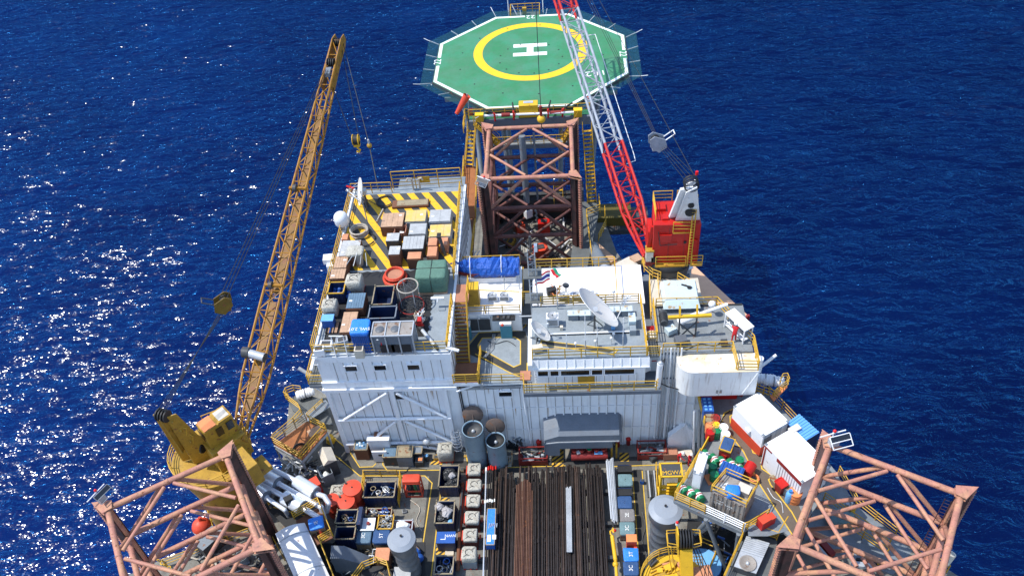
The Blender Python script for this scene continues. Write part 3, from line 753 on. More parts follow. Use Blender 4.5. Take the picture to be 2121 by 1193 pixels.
mb.add(vs, [(2*k, 2*k+1, (2*k+3) % (2*n_), (2*k+2) % (2*n_)) for k in range(n_)]); mb.build('landing_ring', H)
hc = P(1098, 103.5, 13.0); mb = MB(); mb.use('mark_white')
mb.bx(hc.x-1.95, hc.x+1.95, hc.y+.62, hc.y+1.36, HZ+.002, HZ+.009); mb.bx(hc.x-1.95, hc.x+1.95, hc.y-1.36, hc.y-.62, HZ+.002, HZ+.009)
mb.bx(hc.x-.38, hc.x+.38, hc.y-.62, hc.y+.62, HZ+.002, HZ+.009); mb.build('letter_h', H)
for (px, py, r_) in ((1099, 35.5, 180), (907, 129, 90), (1290, 112, -90)):
    q = P(px, py, 13.0); text('22', (q.x, q.y, HZ+.01), 1.15, R(r_), 'mark_white', H, 'size_marking')
q = P(1234, 152, 13.0); text('11,2', (q.x, q.y, HZ+.01), 1.35, R(186), 'mark_white', H, 'weight_marking')
mb = MB(); mb.use('dark'); rr = random.Random(3)
for k in range(26):
    a = 2*math.pi*k/13; r_ = (3.6, 8.2)[k % 2]; q = hp(r_*math.cos(a), r_*math.sin(a)*.93, .004); mb.tube(q, q+Vector((0, 0, .008)), .10, n=8)
mb.build('tie_down_point', H)
# perimeter net
m = bpy.data.materials.new('safety_net'); m.use_nodes = True; n = m.node_tree
b = n.nodes["Principled BSDF"]; b.inputs["Base Color"].default_value = (0.01, 0.10, 0.10, 1); b.inputs["Roughness"].default_value = .8
b.inputs["Alpha"].default_value = 0.33; M['safety_net'] = m
mb = MB(); mb.use('safety_net'); oa, ob = octo(1, .05), octo(1, 1.4)
for i in range(8):
    if i == 4: continue
    j = (i+1) % 8; mb.add([hp(*oa[i], -.25), hp(*oa[j], -.25), hp(*ob[j], .0), hp(*ob[i], .0)], [(0, 1, 2, 3)])
mb.build('perimeter_net', H)
for i in range(8):
    if i == 4: continue
    j = (i+1) % 8
    for t_ in (.02, .35, .68):
        a = Vector(oa[i]).lerp(Vector(oa[j]), t_); c = Vector(ob[i]).lerp(Vector(ob[j]), t_)
        mb = MB().bar(hp(*a, -.3), hp(*c, .02), .06, .1, 'galv')
        if t_ < .1: mb.tube(hp(*c, .02), hp(*(Vector(c)*1.06), .25), .035, n=5, mat='white_paint')
        mb.build('net_arm', H)
mb = MB(); mb.use('dark_steel')
for i in range(8): mb.bar(hp(*octo(1, .03)[i], -.3), hp(*octo(1, .03)[(i+1) % 8], -.3), .12, .5)
mb.build('edge_beam', H)
mb = MB(); mb.use('steel')
for k in range(-4, 5): mb.bar(hp(k*2.3, -9.6 if abs(k) < 3 else -5, -.7), hp(k*2.3, 9.6 if abs(k) < 3 else 5, -.7), .2, .6)
for k in (-6, -2, 2, 6): mb.bar(hp(-9.5, k, -1.2), hp(9.5, k, -1.2), .25, .5)
mb.build('deck_beams', H)
for x in (-7.5, -3.4, 3.4, 7.5):
    for y in (-6, 4):
        foot = Vector((HX+x*.8, 78.3 if y < 0 else 78.3, -1.0)); MB().tube(hp(x, y, -1.2), foot+Vector((0, 0, 0 if y < 0 else -5)), .28, n=10, mat='steel').build('support_strut', H)
for y in (-6, 4): MB().tube(hp(-7.5, y, -1.4), hp(7.5, y, -1.4), .2, n=8, mat='steel').build('support_strut', H)
# near access platform with railings, cabinets and fire monitors
HP = thing('access_platform', 'green and grey platform along the near edge of the helideck', 'platform', hp(0, -hl, -.3))
a0, a1 = P(972, 245, 12.4), P(1222, 232, 12.4)
MB().bx(a0.x, a1.x, a0.y-.2, 79.1, 12.2, 12.35, 'green').build('platform_deck', HP)
mb = MB(); mb.use('mid_grey')
mb.bx(a0.x, a1.x, a0.y-.55, a0.y-.22, 11.3, 12.3); mb.bx(a0.x, a1.x, a0.y+.5, a0.y+.8, 11.2, 12.15)
mb.build('platform_beam', HP)
railing([(a0.x, a0.y-.1, 12.36), (a1.x, a1.y+.05, 12.36)], 'yellow railing along the near side of the helideck access platform', step=1.3)
railing([(a0.x-.6, a0.y-1.3, 11.4), (a0.x-.6, a0.y+1.6, 11.4), (a0.x+1.9, a0.y+1.6, 11.4)], 'yellow railing at the left corner below the helideck by the windsock')
q = P(1095, 228, 13.0)
t = thing('fire_cabinet', 'large yellow foam cabinet with grey lid at the middle of the helideck near edge', 'cabinet', (q.x, q.y, 12.35), 0, 'yellow cabinets at the helideck edge')
MB().box((0, 0, .75), (2.0, 1.0, 1.5), mat='yellow').build('casing', t, local=True, bevel=.03); MB().box((0, .1, 1.53), (1.0, .4, .05), mat='galv').build('lid_panel', t, local=True)
for px, py, ll in ((993, 243, 'small yellow box at the left end of the helideck access platform'), (1197, 233, 'small yellow box at the right end of the helideck access platform')):
    q = P(px, py, 12.8); t = thing('fire_cabinet', ll, 'cabinet', (q.x, q.y, 12.35), 0, 'yellow cabinets at the helideck edge')
    MB().box((0, 0, .4), (.85, .55, .8), mat='yellow').build('casing', t, local=True, bevel=.02); MB().box((0, 0, .82), (.9, .6, .04), mat='heli_yellow').build('lid_panel', t, local=True)
def monitor(px, py, ll, rot, z=12.36):
    q = P(px, py, z+.5); t = thing('fire_monitor', ll, 'fire monitor', (q.x, q.y, z), rot, 'fire monitors at the helideck edge')
    MB().pipe([(0, 0, 0), (0, 0, .9), (.3, 0, 1.0)], .10, 8, 'red').build('riser', t, local=True)
    MB().tube((.2, 0, 1.0), (1.2, .1, 1.35), .12, .07, 8, 'dark').build('nozzle', t, local=True)
    MB().lathe([(.25, -.03), (.28, 0), (.25, .03)], (0, -.15, .6), 12, Matrix.Rotation(R(90), 3, 'X'), 'red').build('handwheel', t, local=True)
monitor(1025, 243, 'red and black fire monitor left of the yellow foam cabinet', R(160)); monitor(1064, 240, 'red fire monitor nearest the left side of the foam cabinet', R(90))
monitor(1135, 236, 'red fire monitor on the right of the hanging hook ball', R(70)); monitor(1165, 234, 'white tipped fire monitor at the right end of the helideck platform', R(20))
q = P(1060, 236, 13); MB().tube((a0.x+1.6, q.y, 12.9), (a1.x-1.2, q.y-.1, 12.9), .13, n=8, mat='white_paint').tube((q.x-1.1, q.y, 12.9), (q.x-.2, q.y, 12.9), .22, n=10, mat='dark_red').tube((q.x+4.0, q.y, 12.9), (q.x+5.2, q.y, 12.9), .2, n=10, mat='dark_red').build('foam_pipe', label='white pipe with red sections along the helideck near edge', cat='pipe')
# windsock
q = P(972, 235, 12.4); t = thing('windsock', 'orange windsock hanging at the left corner of the helideck', 'windsock', (q.x, q.y, 11.4))
MB().tube((0, 0, 0), (0, 0, 3.4), .06, n=6, mat='galv').build('mast', t, local=True)
MB().tube((0, 0, 3.2), (-1.3, -.5, 1.35), .42, .2, 12, 'orange_red', cap=False).build('sock', t, local=True)
MB().box((.25, -.1, .8), (.35, .35, 1.6), mat='orange_red').build('cabinet', t, local=True)
q = P(1219, 213, 13); MB().box((q.x, q.y, 12.9), (.45, .3, 1.5), mat='orange_red').box((q.x, q.y-.17, 13.2), (.3, .03, .5), mat='mark_white').build('extinguisher_box', label='small red box by the right corner of the helideck behind the boom', cat='fire box')
# far platform
q0, q1 = P(1058, 30, 12.6), P(1118, 30, 12.6)
t = thing('access_platform', 'small yellow railed platform beyond the far edge of the helideck', 'platform', (q0.x, q0.y, 12.4))
MB().bx(q0.x, q1.x, 99.3, 101.2, 12.3, 12.42, 'grating').build('platform_deck', t); MB().tube((q0.x+1, 99.6, 12.4), (q0.x+.2, 100.4, 13.9), .06, n=6, mat='galv').box((q0.x+1.7, 100.6, 12.9), (.5, .4, .8), mat='ochre').build('monitor_pipe', t)
railing([(q0.x, 99.4, 12.42), (q0.x, 101.2, 12.42), (q1.x, 101.2, 12.42), (q1.x, 99.4, 12.42)], 'yellow railing round the little platform beyond the far helideck edge', step=1.0)
for px, ll in ((1053, 'white pole left of the far helideck platform'), (1125, 'white pole right of the far helideck platform')):
    q = P(px, 29, 13); MB().tube((q.x, q.y+.5, 12.2), (q.x, q.y+.7, 14.6), .05, n=6, mat='white_paint').build('pole', label=ll, cat='pole')

# forward leg surroundings: stairs, walkways, dark machinery below
MBw = MB().bx(a0.x+2.3, a1.x-2.2, 77.2, 78.0, 9.35, 9.6, 'galv').bx(a0.x+2.3, a1.x-2.2, 76.9, 77.2, 9.1, 9.65, 'steel')
MBw.build('catwalk', label='grey catwalk crossing behind the top of the forward leg', cat='catwalk')
railing([(a0.x+2.3, 76.95, 9.6), (a1.x-2.2, 76.95, 9.6)], 'yellow railing on the catwalk behind the top of the forward leg', step=1.3)
stairs((a0.x+.6, 77.8, 12.2), (a0.x+3.0, 77.3, 9.6), .8, 'yellow stair descending right from the helideck platform, at the left behind the forward leg', step=.35)
stairs((a1.x-1.4, 77.8, 12.2), (a1.x-3.0, 77.3, 9.6), .8, 'yellow stair descending left from the helideck platform, at the right behind the forward leg', step=.35)
stairs(P(1216, 268, 11.5), P(1226, 420, 4.0), .95, 'long yellow staircase right of the forward leg, leading up to the helideck', string='yellow_rail')
stairs(P(978, 268, 11.3), P(972, 345, 8.2), .85, 'steep yellow staircase left of the forward leg below the windsock', string='yellow_rail')
patch_ = [P(962, 345, 8), P(985, 345, 8), P(985, 450, 8), P(955, 450, 8)]
MB().prism([tuple(q[:2]) for q in patch_], 7.8, 8.0, 'rust_deck').build('catwalk', label='rust brown catwalk along the left side of the forward leg', cat='catwalk')
MB().prism([tuple(P(*p, 6.2)[:2]) for p in ((950, 452), (985, 452), (978, 560), (925, 560))], 6.0, 6.2, 'brown_crate').build('catwalk', label='dark brown lower catwalk between the hatched roof and the forward leg', cat='catwalk')
railing([P(962, 340, 8), P(955, 450, 8)], 'yellow railing on the left edge of the rust brown catwalk', toe=True)
railing([P(990, 345, 8), P(986, 450, 8)], 'yellow railing between the rust brown catwalk and the leg rack', toe=True)
railing([P(986, 460, 6.2), P(975, 556, 6.2)], 'tall yellow railing on the lower brown catwalk left of the leg')
for i in range(5):
    q = P(955+7*i, 530, 6.25); MB().bar((q.x, q.y-.7, 6.3), (q.x+.5, q.y+.5, 6.45), .08, .05, 'galv').build('loose_pipe', label='short pale pipe lying on the lower brown catwalk left of the leg', cat='pipe', group='short pipes on the brown catwalk')
MB().prism([tuple(P(*p, 4.0)[:2]) for p in ((1195, 420), (1240, 415), (1240, 440), (1215, 560), (1180, 560))], 3.8, 4.0, 'grating').build('catwalk', label='dark grating catwalk along the right side of the forward leg', cat='catwalk')
railing([P(1240, 418, 4), P(1243, 440, 4), P(1215, 450, 4), P(1228, 560, 4)], 'yellow railing edging the dark catwalk right of the forward leg')
railing([P(1240, 500, 1), P(1255, 470, 1), P(1252, 440, 1)], 'small yellow railing at the hull edge below the long staircase', step=.8)
MB().bx(3.0, 9.2, 74.2, 78.2, -1.2, -.6, 'dark_steel').bx(3.4, 7.2, 75, 77.5, -.6, .6, 'ochre_shaded').bx(7.4, 9, 74.6, 75.4, -.6, -.1, 'dark').build('anchor_winch', label='yellow winch coloured as in shade on a sponson beyond the long staircase', cat='winch')
ladder(P(1140, 330, 5), P(1145, 350, 1), .8, 'short yellow ladder seen through the top of the forward leg')
stairs((-.9, 77.3, 4.2), (-.9, 75.6, 1.4), 1.0, 'small yellow stair inside the forward leg opening', step=.36)
mb = MB()
mb.bx(-8.6, 1.4, 76.4, 77.0, 2.6, 3.2, 'dark_steel').bx(-8.6, 1.4, 75.9, 76.4, -1.6, 2.9, 'dark_steel')
mb.bx(-9.0, -8.2, 66, 78, -1, 3.6, 'dark_steel').bx(1.1, 1.9, 66, 78, -1, 3.6, 'dark_steel'); mb.build('jacking_frame', label='dark steel jacking frame around the forward leg', cat='jacking frame')
for k, (x, y, z, m_, d, ll) in enumerate([(-2.6, 73.5, .9, 'red', (1.3, .9, 1.8), 'bright red cabinet seen through the middle of the forward leg'), (-3.0, 69.8, .7, 'orange_red', (1.6, 1.3, 1.2), 'orange red drum cover low inside the forward leg'), (-5.3, 73.9, .6, 'orange_red', (1.0, .7, 1.0), 'small orange box on the left inside the forward leg'),
        (-4.3, 74.5, 2.2, 'white_paint', (.8, .6, 1.0), 'small white box high inside the forward leg'), (-5.6, 69.4, .5, 'sack_white', (2.4, 1.6, 1.0), 'pale concrete coloured block at the foot of the forward leg'), (.2, 69.2, .4, 'beige', (2.6, 1.4, .6), 'flat beige plate at the right foot of the forward leg'), (-6.3, 71.8, .3, 'ochre', (1.2, .8, .5), 'low yellow valve box inside the forward leg')]):
    MB().box((x, y, z), d, .2*k, m_).box((x, y, z+d[2]/2+.05), (d[0]*.5, d[1]*.5, .1), .2*k, 'dark_steel').build('machinery_box', label=ll, cat='machinery')
mb = MB(); rr = random.Random(5)
for k in range(60):
    a = Vector((rr.uniform(-8, 1), rr.uniform(67.5, 76), rr.uniform(.1, .6))); b = a+Vector((rr.uniform(-2, 2), rr.uniform(-2, 2), rr.uniform(-.1, .4)))
    mb.tube(a, b, rr.uniform(.04, .12), n=5, mat=rr.choice(['dark_steel', 'steel', 'dark', 'galv', 'brown_crate', 'white_paint']))
mb.build('pipework', label='tangle of dark pipes on the deck inside the forward leg', cat='pipework', kind='stuff')
mb = MB(); mb.use('galv')
for k in range(10): mb.ball((-3.5+.12*(k % 2), 75.4, 2.4-k*.34), .16, 8, 5, sz=(1, .6, 1.3))
mb.build('anchor_chain', label='thick grey chain hanging inside the forward leg', cat='chain')
MB().tube((-4.4, 75.2, 3.2), (-4.4, 75.2, 12), .35, n=10, mat='steel').tube((-3.2, 75.6, 3), (-3.2, 75.6, 12), .12, n=8).build('vertical_pipe', label='tall grey vertical pipe behind the forward leg', cat='pipe')

# ================================================================== accommodation, left block
def ribbed(mb, x0, x1, y, z0, z1, step=.78, w=.12, d=.11, mname='white_wall'):
    n = max(1, int((x1-x0)/step)); s_ = (x1-x0)/n
    for i in range(1, n):
        mb.box((x0+s_*i, y-d/2, (z0+z1)/2), (w, d, z1-z0), mat=mname); mb.box((x0+s_*i+w/2+.022, y-.004, (z0+z1)/2), (.044, .008, z1-z0-.03*(i % 4)), mat='rib_grime_shade')  # strip right of each rib: grime plus painted shade, so the ribs show
def window(t, x, y, z, w=.95, h=.62, pane='glass_dark', name='window'):
    mb = MB(); mb.use('white_wall')
    for i in (-1, 1): mb.box((x+i*(w/2+.04), y-.10, z), (.08, .22, h+.16)); mb.box((x, y-.10, z+i*(h/2+.04)), (w, .22, .08))
    f = mb.build(name, t); MB().box((x, y-.07, z), (w-.004, .13, h-.004), mat=pane).build('pane', f); return f
XL, XM, XR, YF = -20.45, -9.62, 10.8, 45.0
A = thing('accommodation_block', 'white ribbed four storey block on the left with a cargo covered roof', 'building', ((XL+XM)/2, 50, 0))
mb = MB(); mb.bx(XL, XM, YF, 66, 0, 9.0, 'white_wall'); mb.bx(XL, XM, YF-.02, 66, 9.0, 12.85, 'white_wall')
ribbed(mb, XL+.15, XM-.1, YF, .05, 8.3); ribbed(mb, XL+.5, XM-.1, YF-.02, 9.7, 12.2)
for k in range(24):
    y = YF+.8+k*.86; mb.box((XM+.04, y, 11.0), (.08, .1, 3.6)); mb.box((XL-.04, y, 6), (.08, .1, 12))
mb.build('wall', A)
mb = MB(); mb.use('white_wall')
mb.box(((XL+XM)/2, YF-.10, 12.5), (XM-XL+.3, .16, .7)); mb.box(((XL+XM)/2, YF-.10, 9.35), (XM-XL+.2, .18, .62)); mb.box(((XL+XM)/2, YF-.2, 8.75), (XM-XL+.3, .36, .36)); mb.box(((XL+XM)/2, YF-.12, 8.45), (XM-XL+.1, .2, .12))
mb.build('floor_beam', A)
for x, nm in ((XL+.2, 0), (-14.9, 1), (XM-.9, 2)):
    MB().box((x, YF-.2, 4.3), (.34, .3, 8.5), mat='white_wall').build('column', A)
for z in (4.75, 1.25): MB().tube((XL+.3, YF-.26, z), (XM-.8, YF-.26, z), .17, n=8, mat='white_wall').build('cross_beam', A)
for a, b in (((-17.6, 4.9), (-15.3, 8.3)), ((-14.5, 8.3), (XM-1.2, 4.9)), ((-17.6-2, 4.9), (-15.3, 8.4)), ((XL+2.2, 1.4), (-15.2, 4.5)), ((-14.4, 4.5), (XM-1.1, 1.4)), ((-14.6, 1.1), (XM-1.4, -.0))):
    if a[0] == -17.6: continue
    MB().tube((a[0], YF-.33, a[1]), (b[0], YF-.33, b[1]), .14, n=8, mat='white_wall').build('diagonal_brace', A)
for px, py in ((728, 760), (788, 758), (857, 757)): q = PY(px, py, YF); window(A, q.x, YF-.02, q.z)
q = PY(824, 818, YF); window(A, q.x, YF-.0, q.z, 1.0, .75)
MB().bx(XL-.1, XM+.12, YF-.1, 66, 12.85, 13.0, 'roof_grey').build('roof', A)
mb = MB(); mb.box((XL+.1, 55.5, 13.05), (.2, 21, .1), mat='white_wall').box((XM, 55.5, 13.05), (.2, 21, .1)).box(((XL+XM)/2, YF-.05, 13.05), (XM-XL, .15, .1)); mb.build('kerb', A)
# roof surfaces
yh = P(840, 557, 13).y
mb = MB(); mb.use('hatch_big'); zz = 13.012
mb.add([(XL+.3, yh, zz), (XM-.3, yh, zz), (XM-.5, 65.1, zz), (XL+.3, 65.1, zz)], [(0, 1, 2, 3)]); mb.build('hatched_landing_area', kind='structure')
mb = MB(); mb.use('dark')
ed = []; rr = random.Random(2)
xm0, xm1 = P(770, 600, 13).x, P(880, 600, 13).x
pts = [(XL+.3, yh-.25), (XM-.5, yh-.25)]
jag = [(-10.9, yh-.4), (-11.0, 52.4)]
for k in range(14): jag.append((-11.6+.16*(k % 2), 52.4-k*.25))
poly = [(XL+.4, yh-.3)]
for k in range(22): poly.append((XL+.9+k*.42, yh-.3+.14*(k % 2)))
poly += [(-10.2, yh-.3), (-10.2, 52.6), (-11.3, 52.6)]
for k in range(20): poly.append((-11.35-.14*(k % 2), 52.4-k*.28))
poly += [(-11.4, 46.6), (XL+.6, 46.2)]
mb.add([Vector((x, y, 13.014)) for x, y in poly][::-1], [tuple(range(len(poly)))]); mb.build('rubber_matting', kind='structure')
# left outside walkway
mb = MB(); q = P(640, 790, 9.2)
mb.bx(XL-1.35, XL, 45.2, 47.6, 9.0, 9.12, 'grating').bx(XL-1.3, XL, 45.1, 45.25, 8.7, 9.0, 'steel'); mb.bar((XL-1.2, 45.3, 8.9), (XL, 45.3, 7.4), .1, .1, 'white_wall'); mb.build('balcony', A)
railing([(XL, 45.2, 9.12), (XL-1.3, 45.2, 9.12), (XL-1.3, 47.6, 9.12)], 'yellow railing on the small balcony at the left front corner of the white block', step=1.1)
q = PY(618, 762, 46.5); MB().tube(q, (XL-.6, 46, 8.4), .16, n=8, mat='galv').build('boom_pole', label='grey pole sticking out over the sea from the left white wall', cat='pole')
# railings round the left roof
railing([(XL, 64.9, 13.05), (XL, 45.05, 13.05)], 'long yellow railing down the left edge of the cargo covered roof')
railing([(XL+.1, YF-.02, 13.05), (XM-.1, YF-.02, 13.05)], 'yellow railing along the front edge of the cargo covered roof')
railing([(XM-.1, YF+.1, 13.05), (XM-.1, 50.2, 13.05)], 'tall yellow railing beside the staircase on the right of the cargo roof', step=.8)
railing([(XM-.15, 53.0, 13.05), (XM-.35, 64.9, 13.05)], 'long yellow railing down the right edge of the hatched roof', rails=4, step=.9, h=1.25)
railing([(XL, 65.3, 13.05), (-16.6, 65.3, 13.05)], 'yellow railing at the far left of the hatched roof beside the tilted dish', h=1.2)
railing([(-16.5, 65.7, 13.05), (XM-.3, 65.9, 13.05)], 'taller yellow railing on the far edge of the hatched roof', h=2.1, rails=5)
MB().bx(-16.5, XM-.3, 66.0, 69.0, 11.6, 11.75, 'steel').build('landing_grating', label='grey grating walkway beyond the far railing of the hatched roof', cat='walkway')
q = PY(882, 398, 65.85); MB().box((q.x, 65.84, 14.0), (1.15, .04, .75), mat='ochre').build('sign_board', label='blank dull yellow board hung on the far railing of the hatched roof', cat='sign')
for i, px in enumerate((858, 872)):
    q = PY(px, 400, 65.6); MB().pipe([(q.x, 65.6, 13.0), (q.x, 65.6, 14.3), (q.x+(-.35 if i == 0 else .3), 65.5, 14.45), (q.x+(-.5 if i == 0 else .4), 65.5, 14.2)], .09, 8, 'hose_cream').build('vent_pipe', label=['left', 'right'][i]+' hooked cream vent pipe at the far edge of the hatched roof', cat='pipe', group='hooked vent pipes')
# ---- staircase and landing
stairs((-9.1, 50.3, 13.0), (-9.05, 46.9, 9.05), 1.15, 'yellow edged staircase going down from the cargo roof to the courtyard', tread='brown_crate', string='yellow_rail', step=.3)
MB().bx(-9.75, -8.4, 50.3, 52.4, 12.9, 13.02, 'plywood_red').build('stair_landing', label='reddish wooden landing at the top of the courtyard staircase', cat='landing')
MB().bx(-9.6, -7.6, 44.6, 46.7, 9.35, 9.5, 'brown_crate').bx(-9.6, -7.6, 44.5, 44.62, 9.2, 9.5, 'white_wall').bar((-9.5, 44.6, 8.4), (-7.7, 44.6, 9.3), .12, .12, 'white_wall').build('stair_platform', label='dark brown steel platform at the foot of the courtyard staircase', cat='platform')
railing([(-9.6, 44.55, 9.5), (-7.6, 44.55, 9.5), (-7.5, 47.6, 9.5)], 'yellow railing round the dark brown platform at the stair foot', step=1.0, rails=4)
railing([(-8.45, 50.4, 13.02), (-8.45, 52.3, 13.02)], 'short yellow railing on the reddish stair landing', step=.9)

# ================================================================== main block
Bk = thing('accommodation_block', 'long white ribbed block in the centre carrying the control room and courtyard', 'building', ((XM+XR)/2, 50, 0))
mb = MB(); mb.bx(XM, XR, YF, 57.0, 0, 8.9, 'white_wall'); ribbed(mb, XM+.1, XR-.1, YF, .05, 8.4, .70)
for k in range(15): mb.box((XR+.04, YF+.6+k*.85, 4.4), (.08, .12, 8.6))
mb.build('wall', Bk)
for z in (5.6, 2.6): MB().bx(XM+.2, XR-.1, YF-.09, YF-.05, z-.03, z+.03, 'white_wall').build('weld_seam', Bk)
MB().bx(XM, XR, YF-.06, 57, 8.9, 9.0, 'mid_grey').build('roof', Bk)
for px, py in ((1047, 813), (1170, 811)): q = PY(px, py, YF); window(Bk, q.x, YF, q.z, 1.05, .62)
MB().bx(-3.95, 7.0, 43.75, YF, 8.85, 8.98, 'grey_deck').bx(-3.95, 7.0, 43.7, 43.78, 8.6, 9.0, 'mid_grey').build('balcony', Bk)
for k in range(7): MB().bar((-3.6+k*1.7, 43.8, 8.8), (-3.6+k*1.7, YF, 8.0), .08, .1, 'steel').build('bracket', Bk)
mb = MB(); rr = random.Random(9)
for k in range(7): mb.tube((-9.2, YF-.1, 8.55-.0-k*.05), (-4.2, YF-.1, 8.6-k*.05), .03, n=5, mat=['dark', 'white_wall', 'steel'][k % 3])
mb.build('cable_run', label='bundle of cables along the wall top below the courtyard', cat='cables')
mb = MB(); mb.pipe([(-9.25, YF-.1, 8.6), (-9.2, YF-.1, 4.2), (-8.95, YF-.12, .2)], .06, 6, 'dark'); mb.pipe([(-9.4, YF-.1, 8.6), (-9.3, YF-.1, .2)], .04, 6, 'dark')
mb.build('drain_pipe', label='dark chain like cable running down the joint between the two white blocks', cat='cable')
mb = MB(); mb.use('white_wall'); mb.tube((-4.15, YF-.14, 8.6), (-3.85, YF-.14, .6), .10, n=8); mb.build('drain_pipe', label='white pipe down the centre of the long ribbed wall', cat='pipe')
for k in range(7):
    x = 6.9+k*.27; MB().pipe([(x, YF-.02, 12.6), (x, YF-.14, 11.6), (x, YF-.16, .9)], .075, 7, 'galv' if k % 3 else 'white_paint').build('riser_pipe', label='pale vertical pipe in the bundle left of the rounded white tank', cat='pipe', group='vertical pipes on the white wall')
# courtyard
z9 = 9.006
patch([(938, 690), (1092, 690), (1092, 795), (930, 795)], 9.003, 'roof_grey', 'courtyard_floor', 'grey painted courtyard floor')
patch([(992, 690), (1088, 686), (1092, 700), (1092, 800), (1078, 785), (1080, 780), (975, 735), (967, 728), (967, 722)], 9.010, 'black_walk', 'courtyard_walkway')
patch([(990, 715), (999, 700), (1066, 698), (1078, 706), (1078, 754), (1064, 760), (1010, 730), (992, 723)], 9.018, 'roof_grey', 'courtyard_floor')
ribbon([(990, 715), (999, 700), (1066, 698), (1078, 706), (1078, 754), (1064, 760), (1010, 730), (992, 723)], .09, 9.026, 'line_yellow', 'walkway_line', True)
ribbon([(1092, 640), (1089, 674), (1078, 684), (992, 689), (967, 718), (967, 735)], .09, 9.026, 'line_yellow', 'walkway_line')
ribbon([(985, 733), (1060, 774), (1078, 780)], .09, 9.026, 'line_yellow', 'walkway_line')
ribbon([(1092, 752), (1092, 770), (1100, 778)], .09, 9.026, 'line_yellow', 'walkway_line')
q = P(1088, 778, 9.05); MB().box((q.x, q.y, 9.06), (.85, .95, .08), mat='plywood_red').build('hatch_mat', label='dull red mat at the front right corner of the courtyard', cat='mat')
railing([(-7.5, 44.9, 9.0), (-3.95, 44.9, 9.0), (-3.9, 43.8, 9.0), (6.6, 43.8, 9.0), (6.9, 44.3, 9.0), (6.9, 45.2, 9.0)], 'long yellow railing in front of the control room along the white wall top')
for i, x in enumerate((-6.9, -6.1)): pass
mb = MB(); mb.use('galv')
for k in range(3): mb.pipe([(-6.7+.1*k, 50.2, 9.1), (-6.75+.1*k, 48.6, 9.1), (-7.4+.1*k, 47.6, 9.1)], .03, 5)
for k in range(3): mb.pipe([(-7.5+.1*k, 45.9, 9.1), (-7.5+.1*k, 44.7, 9.1), (-7.5+.1*k, 44.7, 8.4)], .03, 5)
mb.build('deck_conduit', label='thin pale conduits running over the courtyard floor', cat='conduit')
# courtyard house (white roof, AC units)
C1 = thing('deck_house', 'white deck house behind the courtyard with wide dark doors', 'building', (-7, 53, 9))
YB = 50.6
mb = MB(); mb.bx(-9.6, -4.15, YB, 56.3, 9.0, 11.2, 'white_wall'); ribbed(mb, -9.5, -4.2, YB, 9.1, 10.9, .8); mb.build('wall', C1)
MB().bx(-9.7, -4.1, YB-.15, 54.2, 11.2, 11.32, 'white_roof').bx(-9.5, -4.6, 54.2, 56.4, 11.2, 11.9, 'white_roof').build('roof', C1)
mb = MB(); mb.bx(-8.95, -6.75, YB-.09, YB-.03, 9.25, 10.75, 'galv'); f = mb.build('door_frame', C1)
for i in (0, 1): MB().bx(-8.87+i*1.06, -7.88+i*1.06, YB-.13, YB-.08, 9.32, 10.68, 'dark_steel').build('door', f)
for px, top, ll in ((962, 652, 'teal storage cabinet left of the wide dark doors'), (1047, 648, 'teal storage cabinet with white top right of the wide dark doors')):
    q = P(px, top, 11.0); x = q.x
    t = thing('cabinet', ll, 'cabinet', (x, 50.0, 9.0), 0, 'teal cabinets in the courtyard')
    MB().box((0, 0, .8), (.95, .55, 1.6), mat='teal').build('cabinet_body', t, local=True, bevel=.02)
    MB().box((0, 0, 1.72), (1.0, .6, .22), mat='white_paint').build('cabinet_top', t, local=True)
    if px > 1000: MB().ball((-.25, -.32, 1.75), .13, 10, 6, 'orange_red').build('alarm_bell', t, local=True)
MB().box((-5.6, 50.25, 11.0), (1.9, .5, .14), mat='dark').box((-6.1, 50.2, 11.12), (.2, .3, .16), mat='dark_steel').box((-5.6, 50.2, 11.12), (.2, .3, .16)).box((-5.2, 50.2, 11.12), (.2, .3, .16)).build('pipe_shelf', label='dark shelf with small boxes above the right teal cabinet', cat='shelf')
MB().tube((-4.3, 50.4, 11.0), (-2.6, 50.2, 11.2), .06, n=6, mat='galv').build('crossing_pipe', label='pale pipe bridging from the deck house to the antenna mast', cat='pipe')
for i, px in enumerate((1020, 1044)):
    q = P(px, 613, 11.8); ac_unit((q.x, q.y, 11.32), ['left', 'right'][i]+' air conditioner of the pair on the courtyard house roof', (.85, .35, .6))
q = P(978, 590, 13.4); t = thing('ventilation_box', 'tall yellow ventilation box on the courtyard house roof', 'ventilation box', (q.x, q.y, 11.3))
MB().box((0, -.1, 1.0), (1.0, .9, 2.0), mat='ochre').build('casing', t, local=True, bevel=.03); MB().box((0, -.05, 2.03), (1.02, .95, .06), mat='yellow').build('lid', t, local=True)
q = P(960, 617, 11.4); coil((q.x, q.y, 11.33), .35, 2, 'black hose coil beside the tall yellow ventilation box', 'dark', .035)
railing([(-8.6, 50.55, 11.32), (-4.2, 50.55, 11.32)], 'yellow railing along the front of the courtyard house roof', step=1.4, h=.95)
ribbon([(955, 598), (972, 600), (1075, 604)], .12, 11.34, 'line_yellow', 'roof_line')
